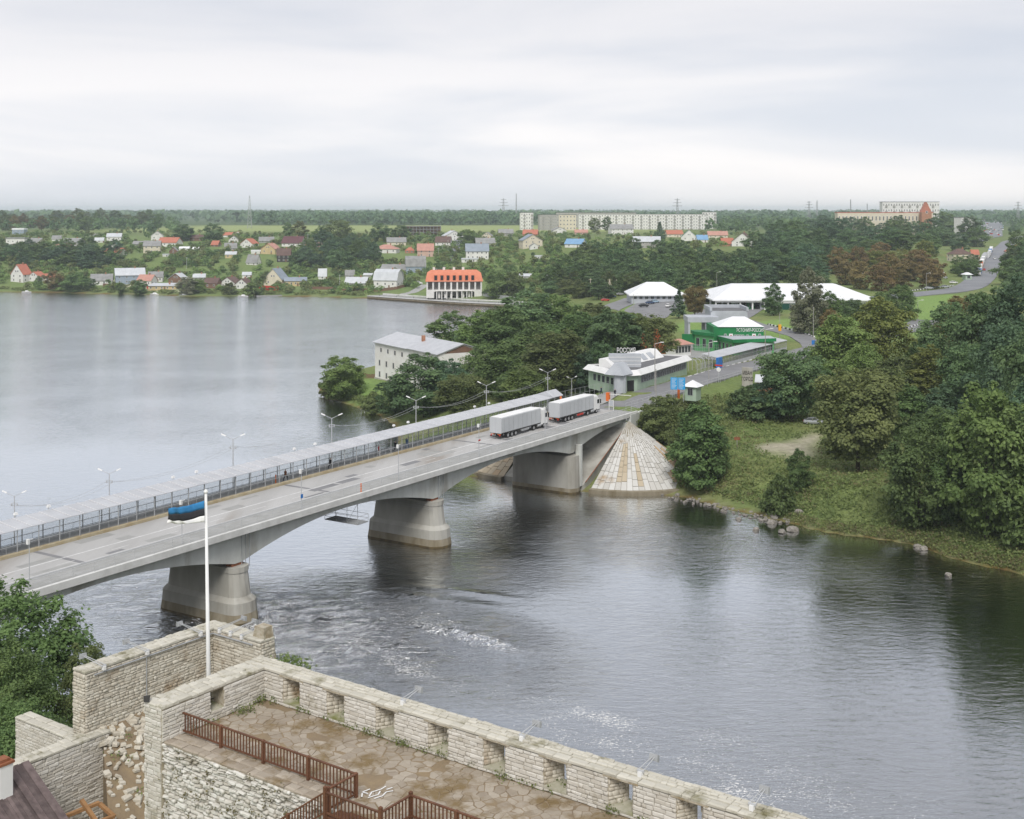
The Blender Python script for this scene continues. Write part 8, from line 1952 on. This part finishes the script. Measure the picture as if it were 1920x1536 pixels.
# ------------------------------------------------------------------ flagpole and flag
pb = K(-2.6,-.9,0)
Yp = 67.0; xb,xt = xat(394.5,Yp),xat(386,Yp); z0,z1 = zat(1275,Yp),zat(926,Yp)
fp = empty('flagpole',(xb,Yp,z0),0,'tall white flagpole behind the terrace cross wall','flagpole'); mb = MB(); mb.bar((.02,0,-8),(xt - xb,0,z1 - z0),.155,10,.07); mb.build('pole',M['white'],fp,smooth=True)
mb = MB(); mb.loft([[(xt - xb + r_ * math.cos(a),r_ * math.sin(a),z1 - z0 + z) for a in np.linspace(0,6.283,11)[:-1]] for r_,z in ((.03,0),(.1,.04),(.12,.12),(.08,.2),(.02,.24))]); mb.build('finial',M['white'],fp)
FB = mat('flag blue cloth',C_('3a80b4'),C_('3172a2'),scale=2,rough=.9); FK = mat('flag black cloth',(.035,.035,.04),rough=.9); FW = mat('flag white cloth',(.80,.80,.79),rough=.9)
fl = empty('flag',(0,0,0),0,'blue, black and white striped flag flying from the white flagpole','flag')
tl,bl,tr,br = (318,961),(313,986),(383,938),(386,983)
def fp_(i,j,n=26):
    s = i / n; t = j / 3.0     # s from the pole outwards
    top = Vector((383 + (317 - 383) * s,939 + (952 - 939) * s + 3.6 * math.sin(s * 3.0) * (.6 + .4 * s))); bot = Vector((384 + (313.5 - 384) * s,979 + (981.5 - 979) * s + 3.5 * math.sin(s * 3.6) * (.3 + .7 * s)))
    # the cloth gathers: stripes are foreshortened differently
    tt = [0,.40,.82,1.0][int(round(t * 3))] if s > .12 else [0,.36,.70,1.0][int(round(t * 3))]
    if s <= .45 and s > .12: w = (s - .12) / .33; tt = [0,.36 + .04 * w,.70 + .12 * w,1.0][int(round(t * 3))]
    q = top.lerp(bot,tt); dep = Yp - .15 + .55 * math.sin(s * 7 + t * 1.2) * s - s * .5
    return Vector((xat(q.x,dep),dep,zat(q.y,dep)))
for j,(mt,nm) in enumerate(((FB,'blue_stripe'),(FK,'black_stripe'),(FW,'white_stripe'))):
    mb = MB()
    for i in range(26):
        for k in range(3):
            def g_(ii,kk): return fp_(ii,j).lerp(fp_(ii,j + 1),kk / 3) + Vector((0,.10 * math.sin(ii * .9 + (j * 3 + kk) * .7) * ii / 26,0))
            mb.poly([g_(i,k),g_(i + 1,k),g_(i + 1,k + 1),g_(i,k + 1)])
    me = mb.mesh(nm,mt,smooth=True); bm = bmesh.new(); bm.from_mesh(me); bmesh.ops.remove_doubles(bm,verts=bm.verts,dist=.002); bmesh.ops.recalc_face_normals(bm,faces=bm.faces); bmesh.ops.solidify(bm,geom=bm.faces[:],thickness=.012); bm.to_mesh(me); bm.free(); inst(nm,me,fl)
# ------------------------------------------------------------------ weeds on walls and terrace
def wtufts(pts,n,s,leafm,seed,lb,spread=.16,hgt=.3,name='wall_weeds'):
    rng = np.random.default_rng(seed); B_ = np.repeat(np.array([tuple(p) for p in pts]),n,0); P = B_ + rng.normal(0,1,B_.shape) * (spread,spread,.04) + np.array((0,0,1)) * rng.uniform(0,hgt,(len(B_),1))
    v,q = leaves(P,rng.normal(0,.8,P.shape) + (0,-.3,.5),s * rng.uniform(.5,1.4,len(P)),rng); tag(inst(name,np_mesh(name,v,q,LM[leafm],rng.random(len(P)))),lb,None,None,'stuff')
wtufts([K(rg.uniform(.1,26),rg.uniform(.05,.25),TZ) for _ in range(46)] + [K(.15,rg.uniform(.2,5),TZ) for _ in range(10)] + [K(.7,1.6,TZ),K(.5,2.0,TZ)] * 3,26,.10,'weed',91,'grass tufts growing along the foot of the parapet')
wtufts([K(rg.uniform(-1,12),6.38 + rg.uniform(0,.08),rg.uniform(23.5,27.8)) for _ in range(70)],22,.11,'weed_b',92,'dry weeds hanging in the cracks of the broken wall',.14,.35)
wtufts([K(x + rg.uniform(-.3,.3),-rg.uniform(.3,.9),TZ + .30) for x in EMB for _ in range(2)],22,.09,'weed',93,'grass growing on the embrasure sills',.1,.16)
wtufts([K(rg.uniform(-12,-6),rg.uniform(-3,1.4),0) + Vector((0,0,0)) for _ in range(1)] and [Vector(K(a,b,zk + (17.8 - zk) * (a + 12.88) / 7.38 + .1)) for a,b in [(rg.uniform(-12.5,-5.6),rg.uniform(-3.5,1.2)) for _ in range(40)]],24,.13,'weed',94,'green weeds on the rubble slope',.22,.3)
wtufts([K(.2,-1.5,TZ + 1.2),K(.7,-1.55,TZ + 1.0),K(1.2,-1.5,TZ + 1.05),K(-.3,-1.5,TZ + 1.0)],120,.16,'light',95,'pale green bush growing out of the outer parapet face',.3,.75,'wall_bush')
# ------------------------------------------------------------------ cars
def car_parts():
    """hatch / saloon body as lofted cross sections, x forward"""
    L_ = 4.4; body = MB()
    prof = [(-2.2,.45,.78,.72),(-2.05,.35,.95,.80),(-1.3,.28,1.0,.86),(0,.26,.98,.88),(1.0,.28,.95,.86),(1.8,.33,.85,.80),(2.2,.42,.66,.66)]
    rings = []
    for x,zb,zt,hw in prof: rings.append([(x,-hw * .9,zb),(x,-hw,(zb + zt) / 2),(x,-hw * .93,zt),(x,hw * .93,zt),(x,hw,(zb + zt) / 2),(x,hw * .9,zb)])
    body.loft(rings)
    cab = MB(); rings = []
    for x,zt,hw in ((-1.75,.97,.74),(-1.15,1.36,.64),(-.3,1.44,.63),(.35,1.40,.62),(1.15,.96,.74)): rings.append([(x,-.80 if zt < 1 else -.78,.93),(x,-hw,zt),(x,hw,zt),(x,.80 if zt < 1 else .78,.93)])
    cab.loft(rings)
    roof = MB(); rings = []
    for x,z,hw in ((-1.2,1.37,.60),(-.3,1.465,.62),(.3,1.44,.60)): rings.append([(x,-hw,z - .03),(x,hw,z - .03),(x,hw * .85,z + .015),(x,-hw * .85,z + .015)])
    roof.loft(rings)
    pil = MB()
    for s in (-1,1):
        pil.bar((-1.72,s * .77,.98),(-1.17,s * .64,1.37),.05,4); pil.bar((-.35,s * .79,.95),(-.32,s * .645,1.43),.04,4); pil.bar((1.12,s * .77,.97),(.33,s * .63,1.41),.05,4)
    return body,cab,roof,pil
cb,cc,crf,cpl = car_parts()
CBM,CGM = cb.mesh('body',M['silver'],smooth=False,bevel=.04),cc.mesh('window_glass',M['glass'])
CRM,CPM = crf.mesh('roof',M['silver']),cpl.mesh('window_pillar',M['silver'])
CPAINT = {'silver': M['silver'],'white': M['white'],'black': M['black'],'blue': mat('dark blue car paint',(.03,.06,.14),rough=.3,spec=.6),'red': M['red'],'grey': M['steel'],'pale blue': mat('pale blue car paint',(.35,.48,.58),rough=.35)}
def car(loc,yaw,col,label,group=None,detail=True,name='car',sc=(1,1,1)):
    r = empty(name,loc,yaw,label,'car',group); r.scale = sc
    for nm,me in (('body',CBM),('roof',CRM),('window_pillar',CPM)): inst(nm,me,r,mat=CPAINT[col])
    inst('window_glass',CGM,r)
    for x in (-1.35,1.35):
        for y in (-.74,.74): 
            if detail: add_wheel(r,x,y,.31,CW)
            else: inst('wheel',CW[0],r,loc=(x,y,.31))
    if detail:
        for y in (-.52,.52): 
            mb = MB(); mb.box((2.1,y - .16,.58),(2.2,y + .16,.72)); mb.build('headlight',M['white'],r); mb = MB(); mb.box((-2.24,y - .16,.68),(-2.16,y + .16,.82)); mb.build('tail_light',M['redlamp'],r)
            mb = MB(); mb.box((.75,y * 1.75 - .07,.95),(.92,y * 1.75 + .07,1.08)); mb.build('mirror',M['silver'],r)
    return r
p = hit(1526,797); car((p.x,p.y,p.z + .02),R(-14),'silver','silver saloon car parked on the grass beside the dark trees')
for u,v,yaw,col,lb in [(1207,577,10,'black','black car on the car park in front of the customs house, left one'),(1219,571,30,'blue','dark blue car on the car park near the customs house wall'),(1228,569,30,'pale blue','pale blue car beside the dark blue one at the customs house'),(1253,577,70,'white','white car on the car park left of the conifer'),(1292,576,60,'grey','grey car between conifer and thin browning tree'),
    (1148,559,20,'blue','dark car under the braced power pole'),(1163,555,20,'grey','grey car right of the braced power pole'),(1135,566,15,'red','reddish car at the edge of the left car park'),(1424,577,-80,'black','black off-road car coming out under the white hall'),(1788,533,8,'white','white car by the striped kerb'),(1772,541,10,'silver','silver car in the row behind the striped kerb'),(1754,542,10,'pale blue','pale blue car in the row behind the striped kerb'),(1742,544,10,'silver','leftmost silver car in the row behind the striped kerb'),(1773,524,60,'grey','grey car on the lane beside the brown trees'),(1768,515,70,'white','white car farther up the lane beside the brown trees'),(1780,484,20,'red','red car left of the cream house at the highway'),(1845,509,73,'yellow' if False else 'red','small car driving behind the first waiting lorry'),(1865,487,255,'white','white car alone in the middle of the highway'),(1884,474,70,'black','dark car on the right verge of the highway'),(1889,476,70,'silver','silver car on the right verge of the highway'),(1340,561,20,'white','white car at the left corner of the white hall')]:
    p = hit(u,v,250); car((p.x,p.y,p.z + .28),R(yaw),col,lb,'cars parked and driving beyond the border',False)
p = hit(784,535); car((p.x,p.y,p.z + .3),R(0),'white','white delivery van parked left of the orange roofed building',None,False,'van',(1.35,1.2,1.5))
# lorries queuing on the highway
mb = MB(); mb.box((-6.8,-1.25,1.1),(6.8,1.25,3.95)); mbc = MB(); mbc.loft([[(7.2,-1.2,.6),(7.2,1.2,.6),(7.2,1.2,3.4),(7.2,-1.2,3.4)],[(9.2,-1.2,.6),(9.2,1.2,.6),(9.2,1.15,2.6),(9.2,-1.15,2.6)]]); mbd = MB(); mbd.box((-6.7,-1.15,.35),(7.2,1.15,1.1))
QM = [mb.mesh('trailer',M['tarp']),mbc.mesh('cab',M['white']),mbd.mesh('chassis',M['chassis'])]
QC = [M['blue_dark'],M['white'],M['orange'],M['white'],M['tarp'],M['steel_pale'],M['tarp'],M['steel'],M['white'],M['tarp'],M['steel'],M['tarp']]; QN = ['blue','white','orange','white','grey','pale grey','grey','dark grey','white','grey','dark grey','grey']
hw = smooth_path([Wz(1836,517,14),Wz(1848,493,15.5),Wz(1858,476,17.5),Wz(1868,465,19),Wz(1880,457,20.6),Wz(1893,451,22),Wz(1908,447,23)],1.0); acc = 0; k = 0; last = hw[0]
for i,q in enumerate(hw[:-2]):
    acc += (q - last).length; last = q
    if i == 0 or acc > (19 if k < 4 else 26):
        acc = 0; d = hw[i + 2] - hw[i]
        if k >= 14: break
        r = empty('lorry',(q.x,q.y,ground(q.x,q.y) + .3),math.atan2(d.y,d.x) + math.pi,['first lorry of the highway queue, with blue trailer','second lorry of the highway queue, white','orange lorry in the highway queue'][k] if k < 3 else f'{QN[k % 12]} lorry in the highway queue behind the orange one','lorry','lorries queuing on the highway')
        for me,mt in zip(QM,(QC[k % 12],M['white'],M['chassis'])): inst(me.name.split('.')[0],me,r,mat=mt)
        k += 1
rg3 = random.Random(4)
for i in range(46):
    u = rg3.uniform(1842,1880); v = rg3.uniform(413,443); p = hit(u,v); c = rg3.choice(['white','silver','white','grey','red','pale blue']); r = empty('car',(p.x,p.y,p.z + .6),R(rg3.uniform(60,100)),'car in the crowded traffic at the far end of the highway','car','cars crowding the far end of the highway'); r.scale = (1.3,1.3,1.6)
    inst('body',CBM,r,mat=CPAINT[c]); inst('window_glass',CGM,r)
# ------------------------------------------------------------------ people in the gallery
def person_mesh(step,lean,arm):
    V = []; E = []; Rd = []
    def add(p,r,par=None):
        V.append(p); Rd.append(r)
        if par is not None: E.append((par,len(V) - 1))
        return len(V) - 1
    pelvis = add((0,0,.96),.135); ch = add((0,lean * .5,1.18),.14,pelvis); sh = add((0,lean * .9,1.40),.15,ch); nk = add((0,lean,1.53),.06,sh); hd = add((0,lean + .02,1.62),.085,nk); tp = add((0,lean + .02,1.74),.075,hd)
    for s in (-1,1):
        f = s * step
        hip = add((s * .09,0,.90),.11,pelvis); kn = add((s * .10,f * .22 + .03,.50),.075,hip); an = add((s * .10,f * .42 - (.08 if f < 0 else 0),.09),.05,kn); add((s * .10,f * .42 + .16,.05),.04,an)
        so = add((s * .19,lean * .9,1.38),.075,sh); el = add((s * .25,lean * .9 - f * arm,1.10),.055,so); add((s * .24,lean * .9 - f * arm * 1.6 + .10,.88),.04,el)
    me = bpy.data.meshes.new('body'); me.from_pydata(V,E,[]); o = bpy.data.objects.new('body',me); COL.objects.link(o)
    m = o.modifiers.new('skin','SKIN'); sv = me.skin_vertices[0].data
    for i,r in enumerate(Rd): sv[i].radius = (r,r)
    sv[0].use_root = True
    s2 = o.modifiers.new('sub','SUBSURF'); s2.levels = 1; s2.render_levels = 1
    bpy.context.view_layer.update(); dg = bpy.context.evaluated_depsgraph_get(); out = bpy.data.meshes.new_from_object(o.evaluated_get(dg)); bpy.data.objects.remove(o); return out
PM = [person_mesh(.8,.05,.16),person_mesh(.5,.03,.1)]
SKIN = mat('skin',(.46,.29,.21),rough=.6); HAIR = mat('dark hair',(.05,.035,.025),rough=.8)
CL = {'black': mat('black cloth',(.02,.02,.024),rough=.95),'brown': mat('brown coat',(.20,.085,.045),rough=.95),'redtop': mat('red jacket',(.50,.035,.045),rough=.9),'pale': mat('pale trousers',(.60,.59,.57),rough=.9),'blue': mat('blue jacket',(.10,.18,.34),rough=.9),'navy': mat('navy trousers',(.03,.04,.07),rough=.9)}
def person(loc,yaw,top,legs,label,k=0,bag=False):
    r = empty('person',loc,yaw,label,'person'); me = PM[k].copy(); me.materials.clear()
    for m_ in (CL[top],CL[legs],SKIN,HAIR): me.materials.append(m_)
    for f in me.polygons:
        z = f.center.z; x = abs(f.center.x); f.material_index = 3 if z > 1.68 or (z > 1.56 and f.center.y < .0) else 2 if z > 1.50 or (x > .2 and z < .93 and z > .75) else 0 if z > .86 else 1
    me.polygons.foreach_set('use_smooth',[True] * len(me.polygons)); inst('body',me,r)
    if bag: mb = MB(); mb.box((.26,-.16,.42),(.36,.18,.78)); mb.build('shopping_bag',M['black'],r,bevel=.02)
for u,t,yw,top,legs,lb,k,bag in [(535,15.0,0,'brown','navy','person in a long brown coat walking in the gallery',0,True),(619,15.0,0,'black','black','person dressed in black walking in the gallery, between brown coat and red jacket',0,True),(711,15.4,180,'redtop','pale','person in red jacket and pale trousers walking in the gallery',0,False),(741,15.2,0,'black','black','person in black right behind the red jacket',1,False),(763,15.6,180,'blue','blue','person in a blue jacket in the gallery near the trees',1,False)]:
    s = s_at(u,t); person(tuple(B(s,t,DECK - .02)),BYAW - math.pi / 2 + R(yw),top,legs,lb,k,bag)
person(tuple(B(84.5,17.0,DECK + .06)),R(120),'navy','navy','person in dark blue waiting at the porch left of the station pillar',1); person(tuple(B(83.0,12.8,DECK + .06)),R(200),'black','navy','border guard in dark clothes beside the orange barrier post',1)
# small white frame stand near the leading truck's cab
r = empty('notice_stand',tuple(B(66.5,5.0,DECK - .1)),BYAW - math.pi / 2,'small white notice stand on the road in front of the leading truck','sign'); mb = MB()
for x in (-.5,.5): mb.beam((x,0,0),(x,0,2.2),.1,.08)
for z in (.9,2.15): mb.beam((-.5,0,z),(.5,0,z),.08,.08)
mb.build('frame',M['white'],r); mb = MB(); mb.box((-.44,-.03,1.0),(.44,.03,2.05)); mb.build('panel',M['greyclad'],r)
# ------------------------------------------------------------------ air: thin haze over the whole country
m,nt,out = nodes_of('thin summer haze'); v = nt.nodes.new('ShaderNodeVolumePrincipled')
v.inputs['Color'].default_value = (.84,.92,1.0,1); v.inputs['Density'].default_value = HAZE = .00010; v.inputs['Anisotropy'].default_value = .2
nt.links.new(v.outputs[0],out.inputs['Volume']); M['haze'] = m
mb = MB(); mb.box((-8300,-300,-12),(8300,14200,100)); tag(mb.build('haze',m),'thin pale haze over the river and the country behind it',None,None,'stuff')
